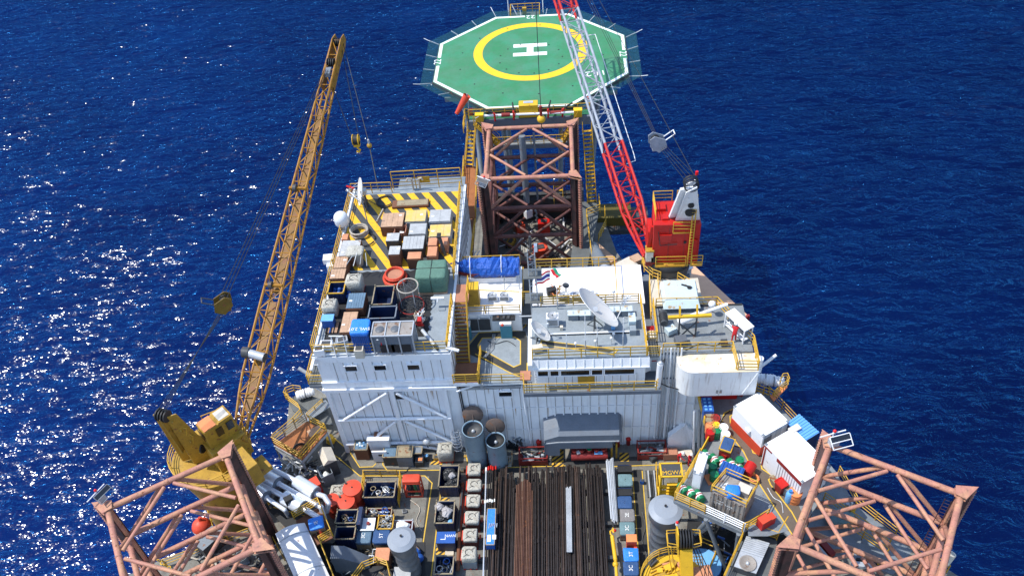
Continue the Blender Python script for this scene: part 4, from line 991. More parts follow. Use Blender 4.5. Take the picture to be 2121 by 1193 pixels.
# covered boat
t = thing('rescue_boat', 'boat wrapped in a blue tarpaulin tied with straps behind the courtyard', 'boat', (-7.3, 55.0, 11.9), 0)
mb = MB(); vs = []; n_ = 25
for i in range(n_):
    u = i/(n_-1); x = -3.0+6.0*u; ww = .95*min(1, (u*2.0)**.8+.04)*(1 if u < .93 else .9); hh = .62*min(1, .45+u*2.2)*(1 if u < .85 else .75); jj = .12*math.sin(i*2.3)+.07*math.sin(i*5.1)
    for (yy, z_) in ((-1, .25), (-1.02, .55), (-.72, .85+hh*.35), (-.25, .95+hh*.75+jj), (.25, 1.0+hh*.72-jj), (.75, .85+hh*.35), (1.02, .55), (1, .25)): vs.append((x+.05*math.sin(yy*9+i), yy*ww+.05*math.sin(i*1.9+z_*4), z_+.05*math.sin(i*2.7+yy*6)))
mb.use('tarp_blue'); mb.add(vs, [(i*8+j, (i+1)*8+j, (i+1)*8+j+1, i*8+j+1) for i in range(n_-1) for j in range(7)]+[tuple(range(8)), tuple(range((n_-1)*8, n_*8))[::-1]]); mb.build('tarpaulin', t, local=True)
mb = MB(); vs = []
for i in range(n_):
    u = i/(n_-1); x = -2.7+5.5*u; ww = .85*min(1, (u*3.2)**.6+.05)
    for (yy, z_) in ((-1, .62), (-.85, .15), (0, -.12), (.85, .15), (1, .62)): vs.append((x, yy*ww, z_))
mb.use('dark_red'); mb.add(vs, [(i*5+j, i*5+j+1, (i+1)*5+j+1, (i+1)*5+j) for i in range(n_-1) for j in range(4)]); mb.build('hull', t, local=True)
for x in (-1.2, 1.5): MB().pipe([(x, -1.0, .3), (x, -.7, 1.15), (x, -.2, 1.66), (x, .3, 1.64), (x, 1.0, .5)], .035, 5, 'white_paint').build('strap', t, local=True)
t = ladder(P(1060, 600, 11.4)+Vector((0, 0, 0)), P(1060, 570, 12.3), 1.3, 'grey steps in front of the covered boat', mat='steel', step=.28)
railing([(-9.3, 56.4, 11.4), (-4.3, 56.4, 11.4)], 'yellow railing behind the blue covered boat', step=1.6)
# alley with catwalk
MB().bx(-4.1, -3.15, 50.5, 56.4, 9.9, 10.0, 'grating').build('catwalk', label='narrow grating catwalk between the two white deck houses', cat='catwalk')
railing([(-4.05, 52.4, 10.8), (-3.3, 52.4, 10.8)], 'short yellow gate railing across the narrow catwalk', step=.7, rails=4)
railing([(-4.05, 52.6, 10.0), (-4.05, 56.3, 10.0)], 'yellow railing along the left of the narrow catwalk')
# white roofed house, centre right
C2 = thing('deck_house', 'broad deck house with a dazzling white flat roof, right of the antenna mast', 'building', (1.6, 54, 9))
mb = MB(); mb.bx(-3.1, 6.2, 51.75, 56.1, 9.0, 10.85, 'mid_grey'); mb.build('wall', C2)
MB().bx(-3.2, 6.3, 51.5, 56.2, 10.85, 11.0, 'white_roof').build('roof', C2)
railing([(-2.9, 56.15, 11.0), (4.0, 56.15, 11.0)], 'yellow railing along the far edge of the dazzling white roof', step=1.5)
railing([(4.0, 56.15, 11.0), (3.95, 51.7, 11.0)], 'single post yellow rail crossing the dazzling white roof', rails=1, step=4.4)
railing([(-2.7, 51.7, 11.0), (3.7, 51.7, 11.0)], 'yellow railing behind the big dish on the near edge of the white roof', step=1.3, h=.9)
for i, px in enumerate((1168, 1196, 1228)):
    q = P(px, 612, 11.4); ac_unit((q.x, 52.1, 11.0), ['leftmost', 'middle', 'rightmost'][i]+' of three white air conditioners on the near edge of the white roof', (.95, .35, .62))
mb = MB(); q = P(1150, 612, 11.2)
for k in range(18): mb.tube(q+Vector((rnd.uniform(-.4, .5), rnd.uniform(-.3, .5), rnd.uniform(0, .3))), q+Vector((rnd.uniform(-.5, .9), rnd.uniform(-.3, .8), rnd.uniform(.1, .8))), .04, n=5, mat=rnd.choice(['orange', 'dark', 'brown_crate', 'ochre']))
q2 = P(1172, 592, 12.0); mb.tube(q2, q2+Vector((.02, 0, .1)), .28, n=14, mat='dark_steel').tube(q2-Vector((0, 0, .9)), q2, .05, n=6); mb.build('rusty_antenna', label='rusty orange antenna mount with a round cap on the white roof', cat='antenna')
mb = MB().box((q.x-.3, q.y+.3, 11.4), (.8, .5, .7), .3, 'dark'); mb.build('junction_box', label='black box leaning beside the rusty antenna mount', cat='box')
# right hand narrow alley, control room
D = thing('control_room', 'white control room with a strip of dark windows and a grey antenna roof', 'building', (1.4, 47.4, 9))
y0, x0, x1 = 44.5, -3.15, 5.75; zr = 12.3
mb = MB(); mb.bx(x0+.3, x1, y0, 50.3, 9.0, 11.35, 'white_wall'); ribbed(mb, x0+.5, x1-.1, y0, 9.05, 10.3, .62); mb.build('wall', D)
MB().bx(x0, x1+.25, 44.5, 50.3, 11.35, 12.2, 'white_wall').build('upper_fascia', D)
mb = MB(); mb.use('white_paint')
mb.add([(x0-.05, 44.22, 11.35), (x1+.2, 44.22, 11.35), (x1+.2, 44.48, 12.2), (x0-.05, 44.48, 12.2), (x0-.05, 44.48, 11.3), (x1+.2, 44.48, 11.3)], [(0, 1, 2, 3), (0, 4, 5, 1), (0, 3, 4), (1, 5, 2)])
mb.box(((x0+x1)/2+.1, 44.2, 11.36), (x1-x0+.4, .1, .12)); mb.box((x0-.12, 46.4, 12.0), (.34, 5.0, .5))
for k in range(13): mb.bar((x0+.5+k*.72, 44.2, 11.42), (x0+.5+k*.72, 44.46, 12.2), .05, .05, 'white_wall')
mb.build('visor', D)
for a, b in ((1112, 1136), (1138, 1158), (1160, 1222), (1224, 1249), (1251, 1315)):
    q0, q1 = PY(a, 760, y0), PY(b, 760, y0); f = window(D, (q0.x+q1.x)/2, y0, 10.72, abs(q1.x-q0.x)-.12, .62)
q = PY(1214, 775, y0); MB().box((q.x, y0-.13, 9.75), (1.35, .08, .85), mat='ochre').build('notice_board', D)
MB().bx(x0, x1+.1, 44.5, 50.3, 12.2, 12.3, 'roof_grey').build('roof', D)
railing([(x0+.1, 44.55, 12.3), (x1+.05, 44.55, 12.3)], 'yellow railing along the front of the control room roof', step=1.25)
railing([(x1+.05, 44.6, 12.3), (x1+.0, 50.2, 12.3)], 'yellow railing along the right side of the control room roof', step=1.3)
railing([(-2.4, 50.25, 12.3), (5.6, 50.25, 12.3)], 'yellow railing along the back of the control room roof', step=1.3, rails=4)
ribbon([(1120, 715), (1121, 705), (1280, 724), (1270, 734), (1121, 714)], .08, 12.33, 'line_yellow', 'roof_line')
patch([(1122, 712), (1122, 706), (1275, 725), (1262, 730)], 12.315, 'black_walk', 'roof_walkway')
mb = MB(); mb.tube(P(1140, 692, 12.45), P(1305, 686, 12.45), .07, n=6, mat='white_paint').tube(P(1140, 694, 12.35), P(1305, 689, 12.35), .06, n=6, mat='dark'); mb.build('roof_pipe', label='pale pipe laid straight across the control room roof', cat='pipe')
dish(P(1240, 636, 14.6), 2.05, .94*(_rt*.68-_dn*.73)-_fw*.33, 'large white satellite dish tilted left on the control room roof', 12.3)
dish(P(1120, 685, 13.4), 1.0, .92*(_rt*.7-_dn*.7)-_fw*.38, 'smaller cream satellite dish at the left edge of the control room roof', 12.3)
q = P(1145, 672, 12.3); ac_unit((q.x, q.y, 12.35), 'white fan unit standing alone on the control room roof', (1.0, .7, 1.0))
for i, (px, py) in enumerate(((1187, 647), (1211, 647), (1272, 639), (1298, 638))):
    q = P(px, py, 12.9); t = thing('equipment_box', ['first', 'second', 'third', 'fourth'][i]+' grey box from the left along the back of the control room roof', 'equipment box', (q.x, q.y-.1, 12.3), 0, 'grey equipment boxes on the control room roof')
    MB().box((0, 0, .3), (.8, .5, .6), mat='steel').build('casing', t, local=True); MB().box((0, 0, .63), (.9, .6, .06), mat='vent_roof').box((0, 0, .68), (.12, .3, .05), mat='galv').build('lid', t, local=True)
q = P(1309, 662, 12.9); t = thing('equipment_box', 'tall pale grey cabinet at the right side of the control room roof', 'equipment box', (q.x, q.y, 12.3)); MB().box((0, 0, .45), (.55, 1.0, .9), mat='vent_roof').build('casing', t, local=True); MB().box((0, -.9, .3), (.5, .6, .6), mat='roof_grey').build('side_box', t, local=True)
q = P(1270, 680, 12.4); MB().box((q.x, q.y, 12.5), (.32, .3, .3), mat='light_blue').build('small_box', label='small light blue box in the shadow of the large dish', cat='box')
q = P(1163, 681, 12.4); MB().box((q.x, q.y, 12.5), (.25, .25, .35), mat='beige').build('small_box', label='small beige box right of the white fan unit', cat='box')
q = P(1113, 718, 12.9); MB().box((q.x, q.y, 12.75), (.8, .45, .4), .2, 'beige').tube((q.x, q.y, 12.3), (q.x, q.y, 12.7), .05, n=6).build('searchlight', label='beige searchlight at the front left corner of the control room roof', cat='searchlight')
for i, (px, py, h_, ll) in enumerate(((1213, 737, 4.6, 'tall thin whip antenna at the front of the control room roof'), (1155, 640, 2.2, 'thin white antenna behind the white fan unit'), (1290, 720, 3.4, 'thin white antenna at the right of the control room roof'), (1237, 716, 2.6, 'thin grey antenna in front of the large dish'), (1174, 722, 1.8, 'short grey whip antenna left of the front railing'))):
    q = P(px, py, 12.3); MB().tube(q, q+Vector((0, 0, h_*.4)), .05, n=6, mat='galv').tube(q+Vector((0, 0, h_*.4)), q+Vector((0, 0, h_)), .03, n=5, mat='white_paint').build('whip_antenna', label=ll, cat='antenna')
for i, (px, py) in enumerate(((1192, 711), (1233, 706), (1266, 700), (1271, 691))):
    q = P(px, py, 13.0); MB().tube((q.x, q.y, 12.3), (q.x, q.y, 12.95), .03, n=5, mat='galv').ball((q.x, q.y, 13.0), .12, 10, 6, 'white_paint').build('ball_antenna', label=['first', 'second', 'third', 'fourth'][i]+' white ball antenna from the left on the control room roof', cat='antenna', group='white ball antennas')
mb = MB(); a, b = P(1272, 672, 12.4), P(1301, 612, 15.0); mb.tube(a, b, .04, n=5, mat='white_paint')
for k in range(5): q = a.lerp(b, .75+.05*k); mb.tube(q-Vector((.35, .1, 0)), q+Vector((.35, .1, .05)), .025, n=4)
mb.build('mast_antenna', label='slanting white mast with a small cluster of aerials behind the large dish', cat='antenna')
# lattice mast
mast = thing('antenna_mast', 'grey lattice antenna mast with ladder at the left of the control room', 'mast', (-2.95, 50.8, 9))
q = P(1103, 790, 9); bx_, by_ = -2.95, 50.7
mb = MB(); mb.use('galv')
for i in (-1, 1):
    for j in (-1, 1): mb.tube((bx_+i*.28, by_+j*.28, 9), (bx_+i*.28, by_+j*.28, 18.0), .04, n=5)
for k in range(22):
    z = 9.2+k*.4
    for a, b in (((-1, -1), (1, -1)), ((1, -1), (1, 1)), ((1, 1), (-1, 1)), ((-1, 1), (-1, -1))):
        mb.tube((bx_+a[0]*.28, by_+a[1]*.28, z), (bx_+b[0]*.28, by_+b[1]*.28, z+.4*(k % 2)), .02, n=4)
mb.build('lattice', mast)
MB().tube((bx_, by_, 18), (bx_, by_, 19.6), .10, n=8, mat='dark_steel').box((bx_+.4, by_, 18.4), (.25, .25, .7), mat='white_paint').box((bx_-.35, by_, 17.5), (.3, .5, .5), mat='dark_steel').build('antenna_head', mast)
for z in (12.8, 15.6): MB().box((bx_, by_, z), (1.5, 1.2, .06), mat='grating').build('mast_platform', mast)
t = ladder((-2.75, 44.6, 12.3), (-2.75, 44.7, 9.1), .5, 'grey ladder on the left front corner of the control room', mat='white_wall')
# flags
def flag(p, dx, dy, bands, ll, tri=False):
    t = thing('flag', ll, 'flag', p, 0, 'flags on the mast lines'); n_ = 10
    p = Vector(p)
    for bi, (mn, f0, f1) in enumerate(bands):
        vs = []
        for i in range(n_+1):
            u = i/n_; sh = 1-u if tri else 1
            for f_ in (f0, f1): vs.append(Vector(dx)*u+Vector(dy)*((f_-.5)*sh+.5)+Vector((0, 0, .08*math.sin(u*9+f_))))
        mb = MB().use(mn); mb.add(vs, [(2*i, 2*i+1, 2*i+3, 2*i+2) for i in range(n_)]); mb.build('stripe', t, local=True)
dm('flag_blue', (0.03, 0.04, 0.22), .8, dirt=0); dm('flag_red', (0.5, 0.02, 0.03), .8, dirt=0); dm('flag_white', (0.8, 0.8, 0.8), .8, dirt=0); dm('flag_green', (0.02, 0.25, 0.15), .8, dirt=0)
a = P(1108, 592, 13.6); flag(a, (1.25, .35, .25), (.05, .35, .8), [('flag_red', 0, .18), ('flag_white', .18, .34), ('flag_blue', .34, .66), ('flag_white', .66, .82), ('flag_red', .82, 1)], 'red, white and blue striped flag flying right of the antenna mast')
a = P(1153, 577, 13.6); flag(a, (-.55, .65, .35), (.4, .1, .2), [('flag_red', 0, .5), ('flag_green', .5, 1)], 'small red and green pennant over the white roof', False)

# ================================================================== right hand block
F = thing('upper_deck_house', 'grey topped deck house above a rounded white tank on the right', 'building', (11, 47, 9))
mb = MB(); mb.bx(6.75, 14.0, 45.02, 50.0, 9.0, 11.85, 'white_wall'); mb.bx(6.9, 11.0, 50.0, 54.0, 9.0, 11.3, 'beige'); mb.build('wall', F)
MB().bx(6.7, 14.05, 44.95, 50.0, 11.85, 12.0, 'grey_deck').bx(6.85, 14.0, 49.9, 50.1, 11.9, 12.05, 'dark').build('roof', F)
T_ = thing('rounded_tank', 'big white tank with a rounded left end and rust streaks on its top', 'tank', (11, 44, 8.9))
xa, xb, ya, yb = 8.15, 14.2, 43.1, 45.0; pr = []
for k in range(9):
    a = math.pi/2+math.pi/2*k/8; pr.append((xa+1.15+1.15*math.cos(math.pi/2+math.pi/2*k/8), ya+1.15-1.15*math.sin(math.pi/2+math.pi/2*k/8)*1.0))
pr = [(xb, yb), (xa, yb)] + [(xa+1.15-1.15*math.sin(math.pi/2*(8-k)/8), ya+1.15-1.15*math.cos(math.pi/2*(8-k)/8)) for k in range(9)] + [(xb, ya)]
mb = MB(); mb.prism(pr, 8.95, 11.75, 'tank_white'); mb.build('tank_shell', T_)
MB().prism(pr, 11.75, 11.79, 'rusty_white').build('tank_top', T_)
mb = MB(); mb.use('dark_steel'); q = PY(1493, 785, ya)
for i in range(2):
    for j in range(2): mb.box((q.x-.14+.28*i, ya-.01, 9.35+.22*j), (.18, .02, .12))
mb.build('vent_slots', T_)
MB().bar((13.2, ya-.02, 9.1), (14.1, ya-.02, 11.6), .05, .03, 'white_wall').build('tank_seam', T_)
railing([(7.1, 45.05, 12.0), (12.4, 45.05, 12.0), (12.5, 43.4, 11.8)], 'yellow railing above the rust streaked top of the rounded tank', step=1.5)
railing([(12.6, 43.3, 11.8), (14.1, 43.2, 11.8), (14.1, 45.6, 12.0), (11.9, 49.9, 12.0), (7.0, 49.9, 12.0)], 'yellow railing round the outer edge of the right hand deck', step=1.4)
railing([(5.95, 46.2, 12.1), (6.75, 46.2, 12.1), (6.75, 49.9, 12.1)], 'yellow railing between the control room roof and the right hand deck', step=1.0)
railing([(5.9, 44.7, 12.1), (6.8, 44.7, 12.1)], 'short yellow railing bridging the gap right of the control room', step=.8, rails=4)
MB().bx(5.85, 6.8, 44.7, 46.3, 11.9, 12.0, 'grating').build('bridge_grating', label='small grating bridge right of the control room roof', cat='bridge')
q = P(1346, 685, 11.3); MB().box((q.x, q.y, 10.9), (.85, .8, 1.1), mat='red').box((q.x+.1, q.y-.2, 11.55), (.5, .4, .25)).build('red_cabinet', label='bright red cabinet in the alley right of the control room', cat='cabinet')
q = P(1354, 697, 11.6); MB().box((q.x, q.y, 11.6), (.9, .9, .5), mat='rusty_white').build('white_box', label='white rust stained box below the bright red cabinet', cat='box')
q = P(1357, 735, 10.6); t = thing('white_cabinet', 'white cabinet with a red band in the alley beside the control room', 'cabinet', (q.x, q.y, 9)); MB().box((0, 0, 1.1), (.8, .7, 2.2), mat='white_paint').build('casing', t, local=True, bevel=.02); MB().box((0, -.36, 1.3), (.6, .02, .12), mat='red').build('red_band', t, local=True)
MB().box((6.05, 45.3, 10.3), (.5, .12, 1.5), .5, 'white_wall').box((6.0, 45.2, 10.6), (.3, .05, .3), .5, 'galv').build('open_door', label='grey open door at the right end of the control room', cat='door')
MB().tube((6.75, 44.2, 9.0), (6.85, 44.3, 11.6), .24, n=12, mat='white_paint').ball((6.86, 44.3, 11.65), .2, 10, 6, 'galv').build('vent_post', label='white upright cylinder at the right end of the long front railing', cat='post')
mb = MB(); mb.path([(6.95, 44.3, 11.7), (7.2, 44.5, 11.9), (7.15, 44.6, 10.5), (6.95, 44.3, 9.2), (7.6, 44.2, 8.85), (8.4, 43.6, 9.2)], .05, 6, 'dark'); mb.build('hose', label='black hose looping beside the white upright cylinder', cat='hose')
# frame, boxes on right deck
t = thing('lifting_gantry', 'yellow and grey lifting frame standing on the right hand deck', 'frame', P(1425, 690, 12))
mb = MB(); mb.use('dark_steel'); a, b = P(1405, 700, 12), P(1440, 697, 12)
for q in (a, b): mb.bar(q, q+Vector((0, .2, 2.2)), .12)
mb.bar(a, b+Vector((0, .2, 1.5)), .08); mb.bar(b, a+Vector((0, .2, 1.5)), .08); mb.build('frame_legs', t)
mb = MB(); mb.use('yellow'); mb.bar(a+Vector((-.9, .2, 2.2)), b+Vector((1.1, .2, 2.2)), .25, .2); mb.bar(a+Vector((0, .2, 2.2)), a+Vector((0, .6, 3.0)), .14); mb.bar(b+Vector((0, .2, 2.2)), b+Vector((0, .6, 3.0)), .14); mb.build('cross_beam', t)
q = P(1375, 665, 13); mb = MB()
for k in range(5): mb.lathe([(.32, -.1), (.36, 0), (.32, .1)], q+Vector((0, .16*k, 0)), 14, Matrix.Rotation(R(90), 3, 'X'), 'dark')
mb.tube(q-Vector((0, .3, 0)), q+Vector((0, 1.0, 0)), .3, n=12, mat='dark_steel'); mb.build('cable_drum', label='black cable reel left of the yellow lifting frame', cat='reel')
for i, (px, py, s_, mn, r_, ll) in enumerate(((1389, 683, (.8, .6, .5), 'vent_roof', .5, 'tilted pale grey box beside the cable reel'), (1410, 706, (.9, .7, .6), 'tank_grey', .2, 'dark grey box at the foot of the lifting frame'), (1500, 708, (.5, .4, .4), 'dark_steel', 0, 'small dark valve box near the right front railing'))):
    q = P(px, py, 12.4); MB().box((q.x, q.y, 12.0+s_[2]/2+.12), s_, r_, mn).box((q.x, q.y, 12.06), (s_[0]*.5, s_[1]*.5, .12), r_, 'dark').build('equipment_box', label=ll, cat='equipment box')
mb = MB(); mb.tube(P(1405, 668, 12.5), P(1450, 650, 13.2), .3, .27, 12, 'white_paint').tube(P(1450, 650, 13.2), P(1507, 630, 13.8), .13, n=10); mb.build('vent_tube', label='long white tapering tube pointing right over the peach roof', cat='tube')
q = P(1475, 630, 13.2); MB().tube(P(1474, 648, 11.8), q, .05, n=6, mat='red').ball(q, .3, 12, 8, 'white_paint').build('radome', label='small white dome on a red post above the peach roof', cat='radome')
# white rack with person
t = thing('equipment_rack', 'white rack with a roof at the corner of the right hand deck', 'rack', P(1527, 690, 12), R(-59))
L_, W_ = 2.2, .8
mb = MB(); mb.use('white_paint')
for i in (-1, 1):
    for j in (-1, 1): mb.bar((i*L_/2, j*W_/2, 0), (i*L_/2, j*W_/2, 1.5), .08)
for z in (.3,): mb.box((0, 0, z), (L_, W_, .06))
for j in (-1, 1): mb.bar((-L_/2, j*W_/2, .8), (L_/2, j*W_/2, .8), .05)
mb.build('rack_frame', t, local=True); MB().box((0, 0, 1.54), (L_+.15, W_+.15, .08), mat='white_roof').build('rack_roof', t, local=True)
MB().box((0, .1, .6), (L_*.8, .4, .5), mat='steel').build('rack_contents', t, local=True)
q = P(1519, 707, 12); person((q.x, q.y, 12.0), R(-15), 'worker in red coveralls and white helmet bending over the white rack', 'bend')
q = P(1556, 712, 12); mb = MB()
for k in range(6): mb.tube((14.35, 43.9, 10.9+k*.26), (14.35, 43.9, 11.1+k*.26), .26, n=14, mat='white_paint')
mb.build('ribbed_canister', label='white ribbed canister on the outer right corner of the rounded tank', cat='canister')
mb = MB(); a, b = P(1545, 783, 8), P(1608, 735, 9.5); mb.tube(a, b, .13, n=8, mat='white_paint').tube(a.lerp(b, .4)-Vector((.3, 0, 0)), a.lerp(b, .5)+Vector((.3, .2, 0)), .05, n=6, mat='galv').tube(a+Vector((0, .3, -.3)), a.lerp(b, .7), .05, n=5); mb.build('davit', label='white davit arm reaching out over the sea on the right', cat='davit')
# vent house
V = thing('ventilation_house', 'pale blue grey ventilation house with a rust stained top', 'ventilation house', (9.2, 51.7, 11.3))
v0, v1 = P(1378, 628, 12.9), P(1440, 580, 12.9)
MB().bx(v0.x, v1.x, v0.y, v1.y, 11.3, 12.55, 'mid_grey').build('casing', V)
mb = MB(); mb.use('vent_roof'); x0_, x1_, y0_, y1_ = v0.x-.15, v1.x+.1, v0.y-.3, v1.y+.1
mb.add([(x0_, y0_, 12.5), (x1_, y0_, 12.5), (x1_, y1_, 12.5), (x0_, y1_, 12.5), (x0_+.25, y0_+.5, 12.95), (x1_-.15, y0_+.5, 12.95), (x1_-.15, y1_-.1, 12.95), (x0_+.25, y1_-.1, 12.95)], [(0, 1, 5, 4), (1, 2, 6, 5), (2, 3, 7, 6), (3, 0, 4, 7), (4, 5, 6, 7), (3, 2, 1, 0)])
mb.build('roof', V)
q = P(1425, 594, 13.0); MB().tube((q.x-.5, q.y+.3, 13.0), (q.x+.3, q.y-.1, 13.02), .07, n=6, mat='dark').tube((q.x+.1, q.y-.1, 12.97), (q.x+.1, q.y-.1, 13.05), .18, n=12).build('roof_fitting', V)
# peach roofs
pk = [P(1425, 540, 8), P(1550, 655, 8), P(1530, 668, 7.6), P(1465, 655, 8.2), P(1398, 545, 8.2)]
G = thing('sloping_deck_house', 'long peach coloured sloping roof over the hull side on the right', 'deck house', pk[0])
c = [P(1425, 538, 8.0), P(1549, 653, 8.0), P(1520, 675, 8.3), P(1460, 655, 8.6), P(1400, 548, 8.6)]
mb = MB(); mb.use('peach'); n_ = len(c); mb.add(c+[Vector((q.x, q.y, .05)) for q in c], [tuple(range(n_))[::-1]]+[(i, (i+1) % n_, (i+1) % n_+n_, i+n_) for i in range(n_)]); mb.build('roof', G)
mb = MB(); mb.use('dark_red'); mb.bar(c[1]+Vector((0, -.03, -.1)), c[2]+Vector((0, -.03, -.1)), .2, .3); mb.bar(c[1]+Vector((.03, 0, 0)), Vector((c[1].x+.03, c[1].y, 1)), .25); mb.build('edge_trim', G)
mb = MB(); mb.use('beige'); mb.bar(P(1396, 552, 8.7), P(1485, 655, 8.7), .3, .2); mb.build('roof_ridge', G)
MB().prism([tuple(P(*p, 8.3)[:2]) for p in ((1380, 590), (1412, 560), (1440, 585), (1420, 600))], 7.5, 8.3, 'peach').build('lower_roof', G)
q = P(1424, 570, 8.6); mb = MB().box((q.x, q.y, 9.1), (.5, .4, .9), .4, 'galv').box((q.x, q.y, 9.6), (.7, .6, .08), .4, 'white_paint'); mb.build('vent_cowl', label='small grey cowl between the ventilation house and the peach roof', cat='cowl')
c = [P(1262, 552, 9.5), P(1303, 531, 8.8), P(1322, 548, 9.5), P(1322, 556, 10)]
G2 = thing('sloping_deck_house', 'small beige sloping roof left of the red crane pedestal', 'deck house', c[0])
mb = MB(); mb.use('beige'); mb.add(c+[Vector((q.x, q.y, 3)) for q in c], [(0, 1, 2, 3)[::-1], (0, 1, 5, 4), (1, 2, 6, 5), (2, 3, 7, 6)]); mb.build('roof', G2)
q = P(1318, 541, 9); MB().box((q.x, q.y, 9), (.9, .9, .9), .5, 'plywood').build('wooden_crate', label='wooden box behind the small beige sloping roof', cat='crate')
mb = MB(); q = P(1240, 520, 2); mb.box((q.x+.5, q.y-1.5, 2.0), (3.2, .8, 1.6), R(-55), 'plywood_red').box((q.x+.4, q.y-1.3, 2.9), (3.3, 1.0, .1), R(-55), 'plywood'); mb.build('slatted_box', label='brown slatted box at the hull edge right of the forward leg', cat='box')
mb = MB(); mb.tube(P(1228, 510, 3.5), P(1249, 556, 6.5), .5, .75, 12, 'steel'); mb.ball(P(1252, 560, 7), .6, 10, 7, 'galv'); mb.build('grey_chute', label='grey trunk with a pale cap right of the dark catwalk', cat='trunk')

dm('rust_run', (0.42, 0.27, 0.16), 0.8, dirt=0.6, dcol=(0.62, 0.58, 0.54))
rw = random.Random(21); mb = MB(); mb.use('rust_run')
for k in range(34):
    left = k % 3 == 0; x = rw.uniform(XL+.6, XM-.4) if left else rw.uniform(XM+.3, 9.8); zt_ = rw.choice([8.3, 5.5, 2.5, 8.2]) if not left else rw.choice([12.1, 8.2, 4.5, 4.5])
    h_ = rw.uniform(.3, 1.3); w_ = rw.uniform(.02, .07); y_ = YF-.024-.0007*k
    mb.add([Vector((x-w_, y_, zt_)), Vector((x+w_, y_, zt_)), Vector((x+w_*.25, y_, zt_-h_)), Vector((x-w_*.25, y_, zt_-h_))], [(0, 3, 2, 1)])
mb.build('rust_stains', Bk)

# ================================================================== cargo on the left roof
crate((682, 577), (717, 556), 14.2, 1.1, 0, 'lower of two long pale plywood crates at the left roof edge')
crate((690, 555), (722, 530), 14.2, 1.1, 0, 'upper of two long pale plywood crates at the left roof edge')
crate((702, 530), (748, 497), 14.3, 1.3, 0, 'crate under a grey weathered sheet near the left roof edge', top='grey_tarp', boards=1)
crate((707, 496), (722, 484), 14.0, .9, 0, 'small orange crate below the white radome', top='orange_crate', side='orange_crate', boards=1, marks=False)
crate((788, 470), (838, 440), 14.2, 1.1, 0, 'large brown slatted crate with a torn wrapping on the hatched roof', top='plywood', boards=4)
crate((838, 459), (884, 434), 14.0, 1.0, 0, 'yellow stained grey crate at the top left of the four big ones', top='yellow_board', side='grey_board', boards=2)
crate((888, 459), (935, 433), 14.0, 1.0, 0, 'plain grey crate at the top right of the four big ones', top='grey_board', side='grey_board', boards=2)
crate((846, 485), (884, 462), 14.0, 1.0, 0, 'grey crate with faint yellow paint, lower left of the four big ones', top='grey_board', side='grey_board', boards=1)
crate((888, 490), (935, 464), 14.0, 1.0, 0, 'bright yellow and grey crate, lower right of the four big ones', top='yellow_board', side='grey_board', boards=3)
crate((832, 516), (880, 488), 14.1, 1.1, 0, 'crate topped with loose grey planks on the hatched roof', top='grey_board', side='dark_steel', boards=6, marks=False)
crate((799, 499), (828, 482), 14.2, 1.1, 0, 'grey sheeted crate behind another of its kind on the hatched roof', top='grey_tarp', boards=1, side='dark_steel')
crate((804, 527), (830, 509), 14.5, 1.4, 0, 'grey sheeted crate with a round ring on its top', top='grey_tarp', boards=1)
crate((843, 536), (873, 521), 14.3, 1.2, 0, 'orange crate in front of the loose grey planks', top='orange_crate', boards=1, marks=False)
crate((886, 508), (906, 492), 14.1, 1.0, 0, 'orange crate left of the dark post', top='orange_crate', side='plywood_red', boards=1, marks=False)
crate((911, 507), (928, 491), 14.1, 1.0, 0, 'orange crate right of the dark post beside the railing', top='orange_crate', side='plywood_red', boards=1, marks=False)
crate((884, 530), (906, 510), 14.0, .9, 0, 'orange crate with a dark stain, nearest the green tarpaulin', top='orange_crate', side='plywood_red', boards=1, marks=False)
t, c, sx, sy = skip((816, 484), (842, 467), 13.9, .9, 0, 'open red brown box with a white can inside, on the hatched roof', 'plywood_red', 'plywood_red', None, wall=.05, lip=.05)
MB().tube(c+Vector((0, 0, .1)), c+Vector((.1, 0, .6)), .2, n=10, mat='white_paint').build('paint_can', label='white can standing in the open red brown box', cat='can')
t = crate((779, 457), (794, 432), 14.4, .35, R(-12), 'cream sheeted table like crate beside the tall tilted dish', top='sack_white', side='plywood', boards=1, marks=False)
mb = MB(); a, b = P(812, 425, 13.3), P(888, 415, 13.3)
mb.box(((a.x+b.x)/2, (a.y+b.y)/2, 13.17), (abs(b.x-a.x), 1.0, .2), R(1), 'brown_crate').box(((a.x+b.x)/2+.2, (a.y+b.y)/2, 13.3), (abs(b.x-a.x)*.85, .8, .05), R(1), 'rim_worn'); mb.build('steel_tray', label='long rusty brown tray at the far edge of the hatched roof', cat='tray')
q = P(798, 420, 13); coil((q.x, q.y, 13.02), .8, 2, 'dark hose loop left of the long rusty tray', 'dark', .05)
q = P(745, 482, 13.2); coil((q.x, q.y, 13.02), .75, 4, 'thick cream hose coiled on the hatched roof by the radome', 'hose_cream', .09)
q = P(752, 492, 13.1); coil((q.x+.3, q.y-.3, 13.02), .85, 1, 'black hose ring under the cream hose coil', 'dark', .07)
dish(P(745, 397, 14.9), 1.27, -.95*_rt-_fw*.31, 'tall narrow looking white dish at the far left corner of the hatched roof', 13.0)
mb = MB(); q = P(730, 410, 14.2)
for a, b in (((718, 392), (742, 415)), ((722, 405), (744, 412)), ((716, 395), (742, 385))): mb.tube(P(*a, 14.4), P(*b, 14.1), .05, n=5, mat='galv')
mb.build('dish_strut', label='grey struts holding the tall narrow looking dish', cat='strut')
mb = MB().tube(P(718, 386, 14.6), P(733, 390, 14.6), .1, n=6, mat='red').tube(P(727, 405, 13), P(731, 388, 14.5), .04, n=5, mat='dark_red'); mb.build('red_pointer', label='small red arm on a post left of the tall dish', cat='arm')
t = thing('radome', 'large white egg shaped radome at the left edge of the hatched roof', 'radome', (P(713, 478, 13).x, P(713, 478, 13).y, 13))
